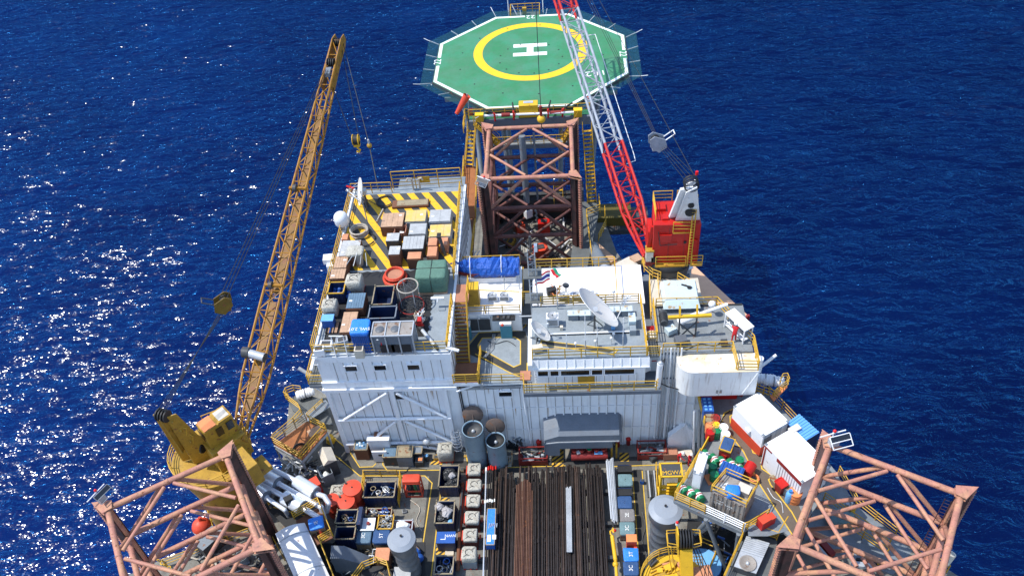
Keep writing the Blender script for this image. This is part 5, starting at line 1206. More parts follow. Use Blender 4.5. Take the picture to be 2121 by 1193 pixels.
q0 = P(713, 465, 14.6)-P(713, 478, 13)
MB().tube((0, 0, 0), (0, 0, 1.0), .12, n=8, mat='galv').build('post', t, local=True)
MB().lathe([(.001, .85), (.58, .85), (.64, 1.0), (.66, 1.5)], n=20, mat='white_paint').ball((0, 0, 1.5), .66, 20, 8, top=True).build('dome', t, local=True)
mb = MB(); q = P(766, 480, 13); mb.tube(q, q+Vector((0, 0, 4.0)), .05, n=6, mat='steel'); mb.build('pole', label='tall thin grey pole on the hatched roof', cat='pole')
mb = MB(); q = P(923, 530, 13); mb.bar(q, P(910, 490, 14.9), .25, .1, 'dark_steel'); mb.box(P(909, 488, 15), (.35, .6, .12), 0, 'dark'); mb.build('lamp_post', label='dark post leaning between the orange crates by the right railing', cat='post')
q = P(765, 530, 13); mb = MB()
for k in range(4): mb.bar(P(718+k*14, 548+(k % 2)*3, 14.4), P(730+k*9, 530-(k % 2)*6, 15.1), .05, .05, 'galv')
mb.build('tubular_davit', label='small grey tubular frame over the pale crates', cat='frame')
mb = MB(); q = P(735, 520, 14.5); mb.lump((q.x, q.y, 14.3), (1.5, 1.3, .35), 4, 10, 5, .12, 'sack_white', boxy=.8); mb.build('folded_sheet', label='white folded star shaped sheet on the weathered grey crate', cat='sheet')
q = P(745, 548, 13); MB().tube((q.x, q.y, 13), (q.x+.2, q.y, 14.5), .35, n=12, mat='hose_cream').build('bundle', label='pale upright bundle beside the plywood crates', cat='bundle')
q = P(684, 540, 13); MB().box((q.x-.1, q.y, 13.2), (.9, .8, .5), .1, 'white_paint').box((q.x+.1, q.y-.6, 12.8), (.6, .5, .6), .1).build('white_box', label='white box hung outside the left roof railing', cat='box')
mb = MB()
for px, py, ll in ((0, 0, 0),): pass
# middle part of the roof
t, c, sx, sy = skip((678, 608), (716, 584), 14.3, 1.2, 0, 'yellow rimmed blue skip full of blue drums at the left roof edge', 'navy', 'yellow_rail')
for i in range(4):
    for j in range(3): MB().ball(c+Vector((-.6*sx/2+i*.42, -.5*sy/2+j*.45, .45)), .2, 10, 6, 'blue_paint').build('float_ball', label='round blue float in the yellow rimmed skip', cat='float', group='round blue floats')
bulk_bag(P(739, 607, 13)+Vector((0, .2, 0)), (1.35, 1.25, 1.5), 'large white wrapped cube on a red frame, right of the yellow rimmed skip', 5)
q = P(712, 652, 13); bulk_bag(P(688, 655, 13)+Vector((0, .2, 0)), (1.2, 1.1, 1.3), 'yellowed white sack with knotted top at the left roof edge', 6, pal='dark_steel')
crate((716, 638), (758, 606), 14.1, 1.0, 0, 'slate grey slatted crate with pale edges in the middle of the roof', top='canvas_slate', boards=7)
crate((703, 688), (742, 645), 13.8, .8, 0, 'pinkish plywood crate with cables lying on it', top='plywood', boards=2)
t, c, sx, sy = skip((770, 631), (817, 592), 14.6, 1.5, 0, 'deep empty blue skip with worn yellow rim in the middle of the roof', 'navy', 'rim_worn')
MB().box(c+Vector((.4, -.5, .2)), (1.0, 1.2, .1), mat='grey_board').build('board', label='pale board lying in the deep empty skip', cat='board')
t, c, sx, sy = skip((762, 660), (822, 634), 14.6, 1.5, 0, 'deep blue skip with grey rim nearest the glazed cage', 'navy', 'steel')
t = thing('shipping_box', 'bright blue tarpaulin topped blue container marked SWL 2.0T', 'container', P(748, 700, 13))
c, sx, sy = fp((724, 690), (766, 661), 15.4, 0)
MB().bx(c.x-sx/2, c.x+sx/2, c.y-sy/2, c.y+sy/2, 13.02, 15.2, 'blue_paint').build('container_body', t)
mb = MB(); mb.use('blue_paint')
for k in range(9): mb.box((c.x-sx/2+.12+k*(sx-.24)/8, c.y-sy/2-.03, 14.1), (.08, .06, 2.0))
mb.build('ribs', t)
MB().lump((c.x, c.y, 15.0), (sx*1.06, sy*1.06, .45), 4, 20, 8, .03, 'bright_blue', boxy=.95).build('tarpaulin', t)
text('SWL 2.0T', (c.x+.0, c.y-.35, 15.47), .42, R(180), 'mark_white', t)
# glazed cage
t = thing('equipment_cage', 'long grey glazed cage with two fans at the front of the roof', 'cage', P(815, 700, 13)); c, sx, sy = fp((768, 697), (857, 665), 15.2, 0)
MB().bx(c.x-sx/2, c.x+sx/2, c.y-sy/2+.1, c.y+sy/2, 13.3, 15.1, 'mid_grey').build('casing', t)
MB().bx(c.x-sx/2+.05, c.x+sx/2-.05, c.y-sy/2+.1, c.y+sy/2-.05, 15.1, 15.16, 'rusty_grey').build('cage_top', t)
mb = MB(); mb.use('galv')
for k in range(4):
    x = c.x-sx/2+k*sx/3
    for y in (c.y-sy/2, c.y+sy/2): mb.bar((x, y, 13.02), (x, y, 15.2), .1)
    mb.bar((x, c.y-sy/2, 15.2), (x, c.y+sy/2, 15.2), .08)
for y in (c.y-sy/2, c.y+sy/2):
    for z in (13.1, 15.2): mb.bar((c.x-sx/2, y, z), (c.x+sx/2, y, z), .1)
mb.build('cage_frame', t)
for k in (-1, 0): MB().lathe([(.36, 15.17), (.34, 15.2), (.001, 15.19)], (c.x+k*1.2-.1+.3, c.y, 0), 18, mat='tank_grey').build('fan', t)
mb = MB(); mb.bx(c.x-sx/2+.5, c.x-sx/2+1.6, c.y-sy/2-.0, c.y-sy/2+.08, 13.3, 14.1, 'dark').bx(c.x-.2, c.x+1.3, c.y-sy/2, c.y-sy/2+.08, 13.3, 14.1); mb.build('opening', t)
q = P(792, 728, 13); person((q.x, q.y-.1, 13.0), R(150), 'worker in dark red coveralls and white helmet at the front roof railing', 'stand', 'coverall_red')
# round items
def ringnet(px, py, r, z, ll, m1, fill=None, legs=None):
    q = P(px, py, z); t = thing('transfer_ring', ll, 'frame', (q.x, q.y, 13.0), 0, 'round transfer rings on the roof'); h = z-13
    pts = [(r*math.cos(k*math.pi/12), r*math.sin(k*math.pi/12), h) for k in range(25)]
    MB().pipe(pts, .055, 6, m1).build('ring', t, local=True)
    mb = MB(); mb.use('dark_steel')
    for k in range(4): a = k*math.pi/4; mb.tube((r*math.cos(a), r*math.sin(a), h), (-r*math.cos(a), -r*math.sin(a), h), .03, n=4)
    for rr_ in (.35, .68): mb.pipe([(r*rr_*math.cos(k*math.pi/8), r*rr_*math.sin(k*math.pi/8), h) for k in range(17)], .025, 4)
    mb.build('netting', t, local=True)
    mb = MB(); mb.use('galv')
    for k in range(4): a = k*math.pi/2+.6; mb.tube((r*math.cos(a), r*math.sin(a), 0.02), (r*math.cos(a), r*math.sin(a), h), .03, n=4)
    mb.build('posts', t, local=True)
ringnet(844, 592, .86, 15.1, 'cream tubular ring held up above the dark red round net', 'hose_cream')
ringnet(852, 632, 1.05, 13.35, 'dark red round net ring lying by the grey walkway', 'dark_red')
q = P(818, 575, 13.3); t = thing('round_basket', 'orange round collapsed personnel basket', 'basket', (q.x, q.y, 13.0))
for k, (r_, z_) in enumerate(((.92, .12), (.95, .3), (.8, .55), (.78, .65))): MB().pipe([(r_*math.cos(a*math.pi/10), r_*math.sin(a*math.pi/10)+.05*k, z_) for a in range(21)], .12 if k < 2 else .08, 7, 'orange_red').build('ring', t, local=True)
MB().lathe([(.78, .5), (.001, .45)], (0, .1, 0), 20, mat='plywood_red', smooth=False).build('basket_floor', t, local=True)
t = thing('tarpaulin_load', 'large cubic load under a dark green tarpaulin beside the stairs', 'load', P(893, 590, 13)); c, sx, sy = fp((860, 577), (925, 538), 14.9, 0)
MB().lump((c.x, c.y, 13.15), (sx*1.05, sy*1.05, 1.85), 12, 28, 12, .02, 'canvas_green', boxy=.97).build('tarpaulin', t)
MB().bx(c.x-sx/2, c.x+sx/2, c.y-sy/2, c.y+sy/2, 13.02, 13.15, 'plywood').build('pallet', t)
mb = MB(); mb.use('dark'); mb.pipe([(c.x, c.y-sy*.56, 13.3), (c.x, c.y-sy*.5, 15.0), (c.x, c.y+sy*.5, 15.03)], .025, 5); mb.pipe([(c.x-sx*.53, c.y, 13.6), (c.x-sx*.5, c.y, 15.0), (c.x+sx*.5, c.y, 15.03)], .025, 5); mb.build('rope', t)
for i, (px, py, ll) in enumerate(((915, 570, 'white floodlight beside the green tarpaulin load'), (908, 640, 'white floodlight on the right railing of the cargo roof'), (933, 735, 'white floodlight at the front right corner of the left block'), (655, 745, 'white floodlight at the front left corner of the left block'))):
    q = P(px, py, 13.2); floodlight((q.x, q.y, 12.4 if i > 1 else 13.0), ll, R([90, 90, 70, 180][i]), 1.0 if i != 3 else .2)
mb = MB(); q = P(868, 670, 13.2)
for k in range(40): mb.tube(q+Vector((rnd.uniform(-.4, .5), rnd.uniform(-.6, .9), rnd.uniform(0, .8))), q+Vector((rnd.uniform(-.4, .5), rnd.uniform(-.6, .9), rnd.uniform(0, .9))), rnd.uniform(.03, .07), n=5, mat=rnd.choice(['dark', 'galv', 'brown_crate', 'red', 'rim_worn', 'beige']))
mb.build('pump_set', label='dark cluttered pump set behind the right end of the glazed cage', cat='pump')
q = P(867, 665, 13.9); MB().box((q.x+.1, q.y, 13.6), (.3, .5, 1.1), mat='red').build('fire_box', label='narrow red fire box behind the glazed cage', cat='fire box')
mb = MB(); a, b = P(868, 676, 13.3), P(900, 715, 13.3); mb.tube(a, b, .16, n=10, mat='galv').tube(a, a.lerp(b, .2), .24, n=10, mat='dark').tube(a.lerp(b, .85), b+Vector((.3, -.5, 0)), .1, n=8, mat='dark'); mb.build('hose_reel_tube', label='grey tube with black ends lying on the pale roof floor', cat='tube')
mb = MB(); q = P(690, 680, 13)
for k in range(9): mb.tube((q.x-.5+.11*k, q.y-.6, 13.1), (q.x-.5+.11*k, q.y+.5, 13.12), .06, n=5, mat=rnd.choice(['dark', 'plywood', 'blue_paint']))
mb.build('pipe_bundle', label='short dark tubes bundled under the small light blue crate', cat='bundle')
q0 = P(678, 657, 14.0); t = thing('plastic_crate', 'small light blue topped plastic crate beside the knotted sack', 'crate', (q0.x, q0.y, 13)); MB().box((0, 0, .45), (.95, .7, .85), mat='blue_paint').build('crate_body', t, local=True); MB().box((0, 0, .92), (1.0, .75, .08), mat='light_blue').build('crate_lid', t, local=True)
for i, (px, py, s_, mn, r_, ll) in enumerate(((675, 712, (1.0, .7, .5), 'white_paint', 0, 'white box in the front left corner of the cargo roof'), (660, 722, (.8, .6, .7), 'white_paint', .1, 'small white case at the very front left of the cargo roof'), (708, 703, (.9, .6, .4), 'galv', .3, 'grey metal case behind the white box on the cargo roof'), (734, 714, (.9, .5, .6), 'dark_steel', .3, 'dark motor housing beside the SWL container'), (712, 722, (1.4, .3, .25), 'sack_white', 0, 'white roll lying along the front roof edge'), (743, 722, (.7, .6, .9), 'beige', 0, 'beige cabinet in front of the SWL container'))):
    q = P(px, py, 13+s_[2]); MB().box((q.x, q.y, 13.05+s_[2]/2), s_, r_, mn).box((q.x, q.y, 13.07+s_[2]), (s_[0]*.7, s_[1]*.7, .04), r_, 'dark_steel').build('equipment_box', label=ll, cat='equipment box')
q = P(700, 722, 13); t = thing('gantry_frame', 'white tubular frame leaning at the front of the cargo roof', 'frame', (q.x, q.y, 12.4))
mb = MB(); mb.use('white_paint'); a, b = P(685, 696, 15.0), P(710, 696, 15.0)
for p_, e in ((a, P(697, 742, 12.7)), (b, P(721, 741, 12.7)), (a.lerp(b, .5), P(693, 722, 13.0))): mb.tube(p_, e, .045, n=6)
mb.tube(a-Vector((.15, 0, 0)), b, .05, n=6); mb.build('tubes', t)

# ================================================================== cranes
def lattice(a, b, wa, wb, col, t, n, name='boom', up=Vector((0, 0, 1)), r=.085, rb=.045, parts=None, hfac=1.0):
    """four-chord tapering lattice from a to b; parts = [(from, to, material)]"""
    a, b = Vector(a), Vector(b); d = (b-a).normalized(); s_ = d.cross(up).normalized(); u = s_.cross(d).normalized()
    parts = parts or [(0, 1, col)]
    def cor(f, i, j):
        w_ = wa+(wb-wa)*f if not callable(wa) else wa(f)
        return a.lerp(b, f)+s_*(i*w_/2)+u*(j*w_/2*hfac)
    for (f0, f1, m_) in parts:
        k0, k1 = round(f0*n), round(f1*n)
        for i in (-1, 1):
            for j in (-1, 1):
                MB().tube(cor(k0/n, i, j), cor(k1/n, i, j), r, n=7, mat=m_).build('chord', t) if not callable(wa) else MB().pipe([cor(k/n, i, j) for k in range(k0, k1+1)], r, 7, m_).build('chord', t)
        mb = MB(); mb.use(m_)
        for k in range(k0, k1+1):
            f = k/n
            q = [cor(f, -1, -1), cor(f, 1, -1), cor(f, 1, 1), cor(f, -1, 1)]
            for i in range(4): mb.tube(q[i], q[(i+1) % 4], rb, n=5)
            if k < k1:
                q2 = [cor((k+1)/n, -1, -1), cor((k+1)/n, 1, -1), cor((k+1)/n, 1, 1), cor((k+1)/n, -1, 1)]
                for i in range(4):
                    j = (i+1) % 4
                    if (k+i) % 2: mb.tube(q[i], q2[j], rb, n=5)
                    else: mb.tube(q[j], q2[i], rb, n=5)
        mb.build('lacing', t)
    return cor
def rope(pts, ll, r=.03, m_='dark', sag=0.0, group='crane ropes', name='wire_rope'):
    q = []
    for a, b in zip(pts, pts[1:]):
        a, b = Vector(a), Vector(b)
        for k in range(8): u = k/8; q.append(a.lerp(b, u)-Vector((0, 0, sag*4*u*(1-u))))
    q.append(Vector(pts[-1])); mb = MB(); mb.pipe(q, r, 5, m_); return mb.build(name, label=ll, cat='rope', group=group)
# ---- red crane
px_, py_ = 8.6, 55.8
RC = thing('pedestal_crane', 'red pedestal crane with a long lattice boom of red and silver sections', 'crane', (px_, py_, 0))
MB().lathe([(1.5, 0), (1.5, 10.2), (1.75, 10.6), (1.75, 11.0), (1.9, 11.4), (1.9, 12.1)], (px_, py_, 0), 24, mat='dark_steel').build('pedestal', RC)
MB().lathe([(2.0, 12.1), (2.0, 12.6), (1.5, 12.6)], (px_, py_, 0), 24, mat='dark').build('slew_ring', RC)
hc = P(1398, 478, 15.3); hx, hy = hc.x-.05, hc.y+.35
hr_ = R(4)
mb = MB(); mb.prism([(hx-1.9, hy-1.5), (hx+1.95, hy-1.6), (hx+1.95, hy+1.6), (hx-1.7, hy+1.6)], 12.6, 17.0, 'red')
mb.build('machinery_house', RC, bevel=.05)
mb = MB(); mb.use('dark_red')
for x in (-.6, .7): mb.box((hx+x, hy-1.56, 14.8), (.04, .06, 3.8))
mb.build('panel_joint', RC)
mb = MB(); mb.use('red')
mb.box((hx-.9, hy-1.66, 15.6), (1.0, .1, .8)); mb.box((hx+1.5, hy-1.7, 14.6), (.5, .1, 1.6)); mb.box((hx-1.2, hy+.6, 17.15), (.9, .9, .3)); mb.box((hx-.9, hy-.7, 17.1), (.5, .6, .2)); mb.box((hx-2.05, hy-.2, 14.6), (.4, 1.8, 2.6)); mb.bar((hx-1.95, hy-1.2, 16.6), (hx-2.3, hy-1.0, 13.3), .25)
mb.build('hatch', RC)
mb = MB(); mb.use('dark'); mb.box((hx+.75, hy-1.63, 15.1), (.22, .05, .22)); mb.box((hx-1.7, hy-1.62, 13.2), (.5, .06, .6)); mb.tube((hx-1.3, hy-1.7, 14.9), (hx+.1, hy-1.72, 15.0), .04, n=5); mb.tube((hx-1.3, hy-1.7, 14.9), (hx-1.5, hy-1.7, 16.4), .04, n=5); mb.build('hose', RC)
MB().box((hx-2.1, hy-1.3, 13.6), (.6, .7, 1.1), mat='beige').box((hx-2.1, hy-1.3, 14.2), (.7, .8, .1), mat='ochre').build('operator_cab', RC)
rf = Vector((hx-2.2, hy-.9, 13.2)); tip = ray(1140, -90).normalized(); tip = Vector((0, 0, CH))+tip*96
def wf(f): return .55+1.05*min(1, f/.12)
cor = lattice(rf, tip, wf, None, 'red', RC, 22, parts=[(0, .335, 'red'), (.335, .765, 'boom_silver'), (.765, 1, 'red')], r=.125, rb=.045, hfac=1.0)
mb = MB(); mb.use('dark_red'); mb.prism([(rf.x-.2, rf.y-.6), (rf.x+.9, rf.y-.6), (rf.x+.9, rf.y+.6), (rf.x-.2, rf.y+.6)], 12.4, 13.3); mb.build('boom_foot', RC)
# A frame
a0_ = Vector((hx+.1, hy-1.1, 17.0)); at_ = P(1434, 385, 22.0)
mb = MB(); mb.use('white_paint')
for s_ in (-.45, .45):
    y = hy-.6+s_
    mb.add([Vector((hx-.1, y, 17.0)), Vector((hx+1.9, y, 17.0)), Vector((at_.x+.3, at_.y+s_, at_.z+.2)), Vector((at_.x-.5, at_.y+s_, at_.z-.3)), Vector((hx-.1, y+.1, 17.0)), Vector((hx+1.9, y+.1, 17.0)), Vector((at_.x+.3, at_.y+s_+.1, at_.z+.2)), Vector((at_.x-.5, at_.y+s_+.1, at_.z-.3))],
           [(0, 1, 2, 3), (7, 6, 5, 4), (0, 4, 5, 1), (1, 5, 6, 2), (2, 6, 7, 3), (3, 7, 4, 0)])
mb.bar((hx-.1, hy-.6, 17.1), at_+Vector((-.4, 0, -.2)), 1.0, .2)
mb.build('a_frame', RC)
mb = MB(); mb.use('dark')
for k in (-.3, 0, .3): mb.lathe([(.5, -.06), (.6, 0), (.5, .06)], at_+Vector((-.1, k, .2)), 16, Matrix.Rotation(R(90), 3, 'X'))
for (fx, fz, rr_) in ((.45, .3, .42), (.62, .52, .25)):
    q = Vector((hx+1.0, hy-1.12, 17.0)).lerp(at_+Vector((0, -.52, 0)), fz); mb.tube(q+Vector((0, .0, 0)), q-Vector((0, .08, 0)), rr_, n=14)
mb.build('sheaves', RC)
for (pts, ll) in (([(hx-1.7, hy-.9, 17.0), (hx-1.7, hy+1.5, 17.0), (hx-.1, hy+1.5, 17.0)], 0), ([(hx-.3, hy-1.6, 16.2), (hx+1.2, hy-1.7, 16.2)], 0), ([(hx-1.6, hy-1.9, 12.7), (hx+.9, hy-1.95, 12.7)], 0), ([(hx+1.4, hy-1.9, 12.7), (hx+2.3, hy-1.9, 12.7)], 0), ([(hx+.3, hy+1.5, 17.0), (hx+1.7, hy+1.4, 17.0)], 0)):
    mb = MB(); mb.use('yellow_rail')
    for h_ in (.4, .75, 1.1):
        for a, b in zip(pts, pts[1:]): mb.tube(Vector(a)+Vector((0, 0, h_)), Vector(b)+Vector((0, 0, h_)), .035, n=5)
    for a in pts: mb.tube(Vector(a), Vector(a)+Vector((0, 0, 1.1)), .035, n=5)
    if len(pts) == 2: q0_, q1_ = Vector(pts[0]), Vector(pts[1]); mb.box((q0_+q1_)/2+Vector((0, .2, -.05)), ((q1_-q0_).length, .5, .05), mat='ochre')
    mb.build('guard_rail', RC)
mb = MB(); mb.use('yellow_rail'); mb.tube((hx+1.05, hy-1.9, 12.6), (hx+1.15, hy-1.75, 20.2), .05, n=5); mb.tube((hx+1.35, hy-1.9, 12.6), (hx+1.4, hy-1.75, 20.2), .05, n=5)
for k in range(24): mb.tube((hx+1.05, hy-1.9, 12.8+k*.3), (hx+1.38, hy-1.9, 12.8+k*.3), .025, n=4)
mb.build('crane_ladder', RC)
railing([(px_+2.1*math.cos(a)-.1, py_+2.1*math.sin(a), 11.2) for a in [R(k) for k in (110, 140, 170, 200, 230, 250)]], 'curved yellow railing round the left of the red crane pedestal', step=1.2)
stairs((7.2, 53.9, 11.2), (7.1, 50.6, 9.9), .7, 'small yellow stair between the white roof and the red crane pedestal', step=.3)
railing([(9.2, 53.6, 11.3), (10.2, 52.6, 11.3)], 'short slanting yellow railing in front of the red crane pedestal', step=.7)
# pendant block and ropes of the red crane
pb = P(1362, 293, 19.5)
def pendant(p, label, m1, m2, rot):
    t = thing('pendant_block', label, 'crane block', p, rot, 'boom pendant blocks'); h_ = 1.0
    mb = MB(); mb.use(m1)
    for s_ in (-.35, .35):
        vs = [(-.7, 0, -.3), (.1, 0, -1.0), (.8, 0, -.5), (.6, 0, .3), (-.35, 0, .75), (-.75, 0, .45)]
        n_ = len(vs); mb.add([Vector((x, s_, z)) for x, y, z in vs]+[Vector((x, s_+.06, z)) for x, y, z in vs], [tuple(range(n_)), tuple(range(n_, 2*n_))[::-1]]+[(i, i+n_, (i+1) % n_+n_, (i+1) % n_) for i in range(n_)])
    mb.box((.05, .02, -.55), (1.0, .66, .5)); mb.build('cheek_plates', t, local=True)
    mb = MB()
    for k in (-.15, .15): mb.lathe([(.3, -.05), (.4, 0), (.3, .05)], (-.2, k, .2), 12, Matrix.Rotation(R(90), 3, 'X'), 'dark')
    mb.build('sheaves', t, local=True)
    MB().pipe([(.6, -.3, .2), (1.4, -.3, .75), (1.4, .3, .75), (.6, .3, .2)], .05, 5, m2).build('handle', t, local=True)
    return t
pendant(pb, 'white pendant block hanging in the ropes between boom and red crane', 'boom_silver', 'white_paint', R(8))
bt = Vector((0, 0, CH))+ray(1205, -30).normalized()*93
for k in range(3): rope([bt+Vector((.2*k-.2, 0, .1*k)), pb+Vector((-.2+.1*k, .1*k-.1, .4))], 'black boom rope from the top of the frame to the white pendant block', .022)
for k in range(4): rope([pb+Vector((.3+.1*k, .3*k-.45, -.6)), at_+Vector((-.4+.25*k, .3*k-.45, .5))], 'black rope from the white pendant block to the red crane mast head', .02)
rope([Vector((0, 0, CH))+ray(1225, -30).normalized()*91, at_+Vector((.2, .3, .6))], 'single thin rope right of the silver boom', .025)
mb = MB().pipe([Vector((0, 0, CH))+ray(*p).normalized()*d for p, d in (((1212, 75), 90.5), ((1233, 72), 90.3), ((1313, 320), 85), ((1316, 333), 84.4), ((1298, 340), 84.2))], .04, 5, 'white_paint'); mb.build('boom_side_rail', label='thin white rail standing off the silver boom on its right', cat='rail')
q = P(1443, 362, 22.5); MB().tube(q, q+Vector((0, 0, .3)), .12, n=8, mat='lens_red').build('warning_lamp', label='small red lamp on top of the red crane mast head', cat='lamp')
# rope and hook ball over the helideck
hb = P(1121, 247, 15.0)
rope([Vector((0, 0, CH))+ray(1108, -30).normalized()*88, hb+Vector((0, 0, .5))], 'long black hoist rope hanging down across the helideck', .04)
t = thing('hook_ball', 'yellow round hook ball with red swivel above the forward leg', 'hook', hb, 0, 'hook balls')
MB().ball((0, 0, 0), .42, 14, 10, 'yellow').build('ball', t, local=True); MB().tube((0, 0, .4), (0, 0, 1.5), .14, n=8, mat='dark_red').build('swivel', t, local=True)
mb = MB().tube((0, 0, -.4), (0, 0, -1.0), .05, n=5, mat='dark'); mb.pipe([(0, 0, -1.0), (.15, 0, -1.15), (.1, 0, -1.4), (-.1, 0, -1.38)], .05, 5); mb.build('hook', t, local=True)
# ---- yellow crane, left
YC = thing('pedestal_crane', 'ochre yellow pedestal crane with a long lattice boom over the sea on the left', 'crane', (-30.0, 40.6, -6))
cx, cy = -30.0, 40.9
MB().lathe([(2.5, -7), (2.5, 1.8), (3.1, 5.2)], (cx, cy, 0), 32, mat='ochre').build('pedestal', YC)
MB().lathe([(3.1, 5.2), (3.3, 5.3), (3.3, 5.5), (.01, 5.5)], (cx, cy, 0), 32, mat='ochre', smooth=False).build('turntable', YC)
mb = MB(); mb.use('yellow_rail')
for h_ in (.35, .7, 1.05): mb.pipe([(cx+3.25*math.cos(R(a)), cy+3.25*math.sin(R(a)), 5.5+h_) for a in range(150, 411, 13)], .04, 5)
for a in range(150, 411, 26): mb.tube((cx+3.25*math.cos(R(a)), cy+3.25*math.sin(R(a)), 5.5), (cx+3.25*math.cos(R(a)), cy+3.25*math.sin(R(a)), 6.55), .04, n=5)
mb.build('guard_rail', YC)
yr = R(-45); e1, e2 = E1(yr), E2(yr)
def yp(a, b, z): return Vector((cx, cy, 0))+e1*a+e2*b+Vector((0, 0, z))
q = P(463, 905, 8.3); mb = MB(); mb.box((q.x, q.y, 6.9), (1.7, 3.0, 2.6), yr, 'ochre'); q = P(497, 945, 7.6); mb.box((q.x, q.y, 6.4), (3.2, 1.3, 2.4), yr).box((q.x+.9, q.y+.7, 5.2), (1.6, 1.2, .5), yr); mb.build('machinery_house', YC, bevel=.04)
cq = P(442, 868, 10.3); c2_ = lambda a, b, z: Vector((cq.x, cq.y, 0))+e1*a+e2*b+Vector((0, 0, z))
cab = MB().box(c2_(0, 0, 9.2), (1.35, 2.5, 2.1), yr, 'ochre').build('operator_cab', YC, bevel=.04)
MB().box(c2_(0, -.65, 10.3), (1.25, 1.05, .08), yr, 'orange').build('roof_panel', cab); MB().box(c2_(0, .65, 10.3), (1.35, 1.2, .08), yr, 'ochre').box(c2_(0, .65, 10.36), (1.05, .9, .03), yr, 'beige').build('roof_window', cab)
for b_ in (-.1, .8): MB().box(c2_(.76, b_, 9.5), (.04, .55, .9), yr, 'glass_dark').build('window', cab)
MB().box(c2_(0, -1.36, 9.5), (.9, .04, .8), yr, 'glass_dark').build('window', cab)
mb = MB(); mb.use('yellow_rail')
for h_ in (.5, 1.0): mb.pipe([yp(-.4, 1.9, 7+h_), yp(-1.6, 2.2, 7+h_), yp(-2.0, 1.0, 7+h_)], .04, 5)
for a_, b_ in ((-.4, 1.9), (-1.6, 2.2), (-2.0, 1.0)): mb.tube(yp(a_, b_, 5.6), yp(a_, b_, 8.0), .04, n=5)
mb.build('rear_rail', YC)
# A frame of the yellow crane, leaning back to upper left
af0, af1 = Vector((cx-.6, cy-.4, 5.6)), P(338, 860, 13.0); e1s, e1 = e1, E1(R(20))
mb = MB(); mb.use('ochre'); dv = (af1-af0); sd = dv.cross(Vector((0, 0, 1))).normalized()
for s_ in (-.55, .55):
    o_ = sd*s_
    pf = [af0+o_-e1*1.1, af0+o_+e1*1.9, af0.lerp(af1, .55)+o_+e1*.75, af1+o_+e1*.55+Vector((0, 0, .1)), af1+o_-e1*.25, af0.lerp(af1, .5)+o_-e1*.7]
    pb_ = [q+sd*.1 for q in pf]; n_ = len(pf); mb.add(pf+pb_, [tuple(range(n_)), tuple(range(n_, 2*n_))[::-1]]+[(i, i+n_, (i+1) % n_+n_, (i+1) % n_) for i in range(n_)])
for f_ in (.2, .45, .7, .9): q = af0.lerp(af1, f_); mb.tube(q-sd*.6, q+sd*.6, .14, n=8)
mb.bar(af0.lerp(af1, .3)-e1*.6, af1-e1*.1, .9, .12)
mb.build('a_frame', YC)
mb = MB(); mb.use('dark')
for k in (-.35, -.1, .15, .4): mb.tube(af1+sd*k-sd*.05, af1+sd*k+sd*.05, .5, n=14)
q = af0.lerp(af1, .28)+e1*.3; mb.tube(q-sd*.72, q-sd*.6, .45, n=14); mb.build('sheaves', YC)
mb = MB(); mb.use('yellow_rail')
for f_ in (.45, .62): q = af0.lerp(af1, f_); mb.pipe([q-sd*.9-e1*.2, q-sd*1.0+Vector((0, 0, .9)), q+sd*1.0+Vector((0, 0, .9)), q+sd*.9-e1*.2], .04, 5)
mb.build('hoop_rail', YC)
e1 = e1s; q = P(441, 918, 7.2); MB().box((q.x, q.y, 6.6), (.7, .8, 1.0), yr, 'white_paint').build('air_conditioner', YC)
# boom
yf = Vector((0, 0, CH))+ray(497, 912).normalized()*((CH-7.5)/(-ray(497, 912).normalized().z))
yt = P(700, 90, 21.5)
def wy(f): return .8+.85*min(1, f/.12)-.75*max(0, (f-.3)/.7)
cor = lattice(yf, yt, wy, None, 'boom_yellow', YC, 22, r=.115, rb=.05)
mb = MB(); d = (yt-yf); u_ = d.normalized(); s_ = u_.cross(Vector((0, 0, 1))).normalized(); up_ = s_.cross(u_)
mbw = .6
for f0, f1 in ((.06, .3), (.32, .56), (.58, .8)): mb.bar(yf.lerp(yt, f0)+up_*.1, yf.lerp(yt, f1)+up_*.1, mbw, .05, 'boom_plate')
mb.build('boom_walkway', YC)
q = yf.lerp(yt, .175)+up_*1.1; mb = MB().tube(q-s_*.8, q+s_*.9-u_*.35, .36, n=16, mat='galv').tube(q-s_*1.1, q-s_*.5, .46, n=12, mat='dark_steel').tube(q+s_*.9-u_*.35, q+s_*.95-u_*.36, .38, n=16, mat='dark'); mb.build('hoist_winch', YC)
for f_ in (.33, .57): q = yf.lerp(yt, f_)+up_*.9; MB().box(q, (1.6, .25, .2), math.atan2(s_.y, s_.x), 'boom_yellow').tube(q-s_*.4, q-s_*.1, .35, n=12, mat='dark_steel').build('guide_frame', YC)
th = yf.lerp(yt, .985)
mb = MB(); mb.use('boom_yellow')
for k in (-.45, .45):
    a_, b_ = yf.lerp(yt, .86)+s_*k, yt+u_*.9+s_*k
    vs = [a_-up_*.4, a_+up_*.5, yt+up_*.7+s_*k, b_+up_*.3, b_-up_*.5, yt-up_*.8+s_*k]; vb = [v+s_*.08 for v in vs]; n_ = 6
    mb.add(vs+vb, [tuple(range(n_)), tuple(range(n_, 2*n_))[::-1]]+[(i, i+n_, (i+1) % n_+n_, (i+1) % n_) for i in range(n_)])
mb.build('boom_head', YC)
mb = MB(); mb.use('dark')
for f_, o_ in ((1.0, .1), (.93, .5)):
    for k in (-.3, -.1, .1, .3): q = yf.lerp(yt, f_)+up_*o_; mb.tube(q+s_*k-s_*.04, q+s_*k+s_*.04, .42, n=14)
mb.box(yf.lerp(yt, .9)+up_*.55, (.5, 1.2, .4), yr*0, 'steel'); mb.build('head_sheaves', YC)
pk_ = P(461, 626, 17.0)
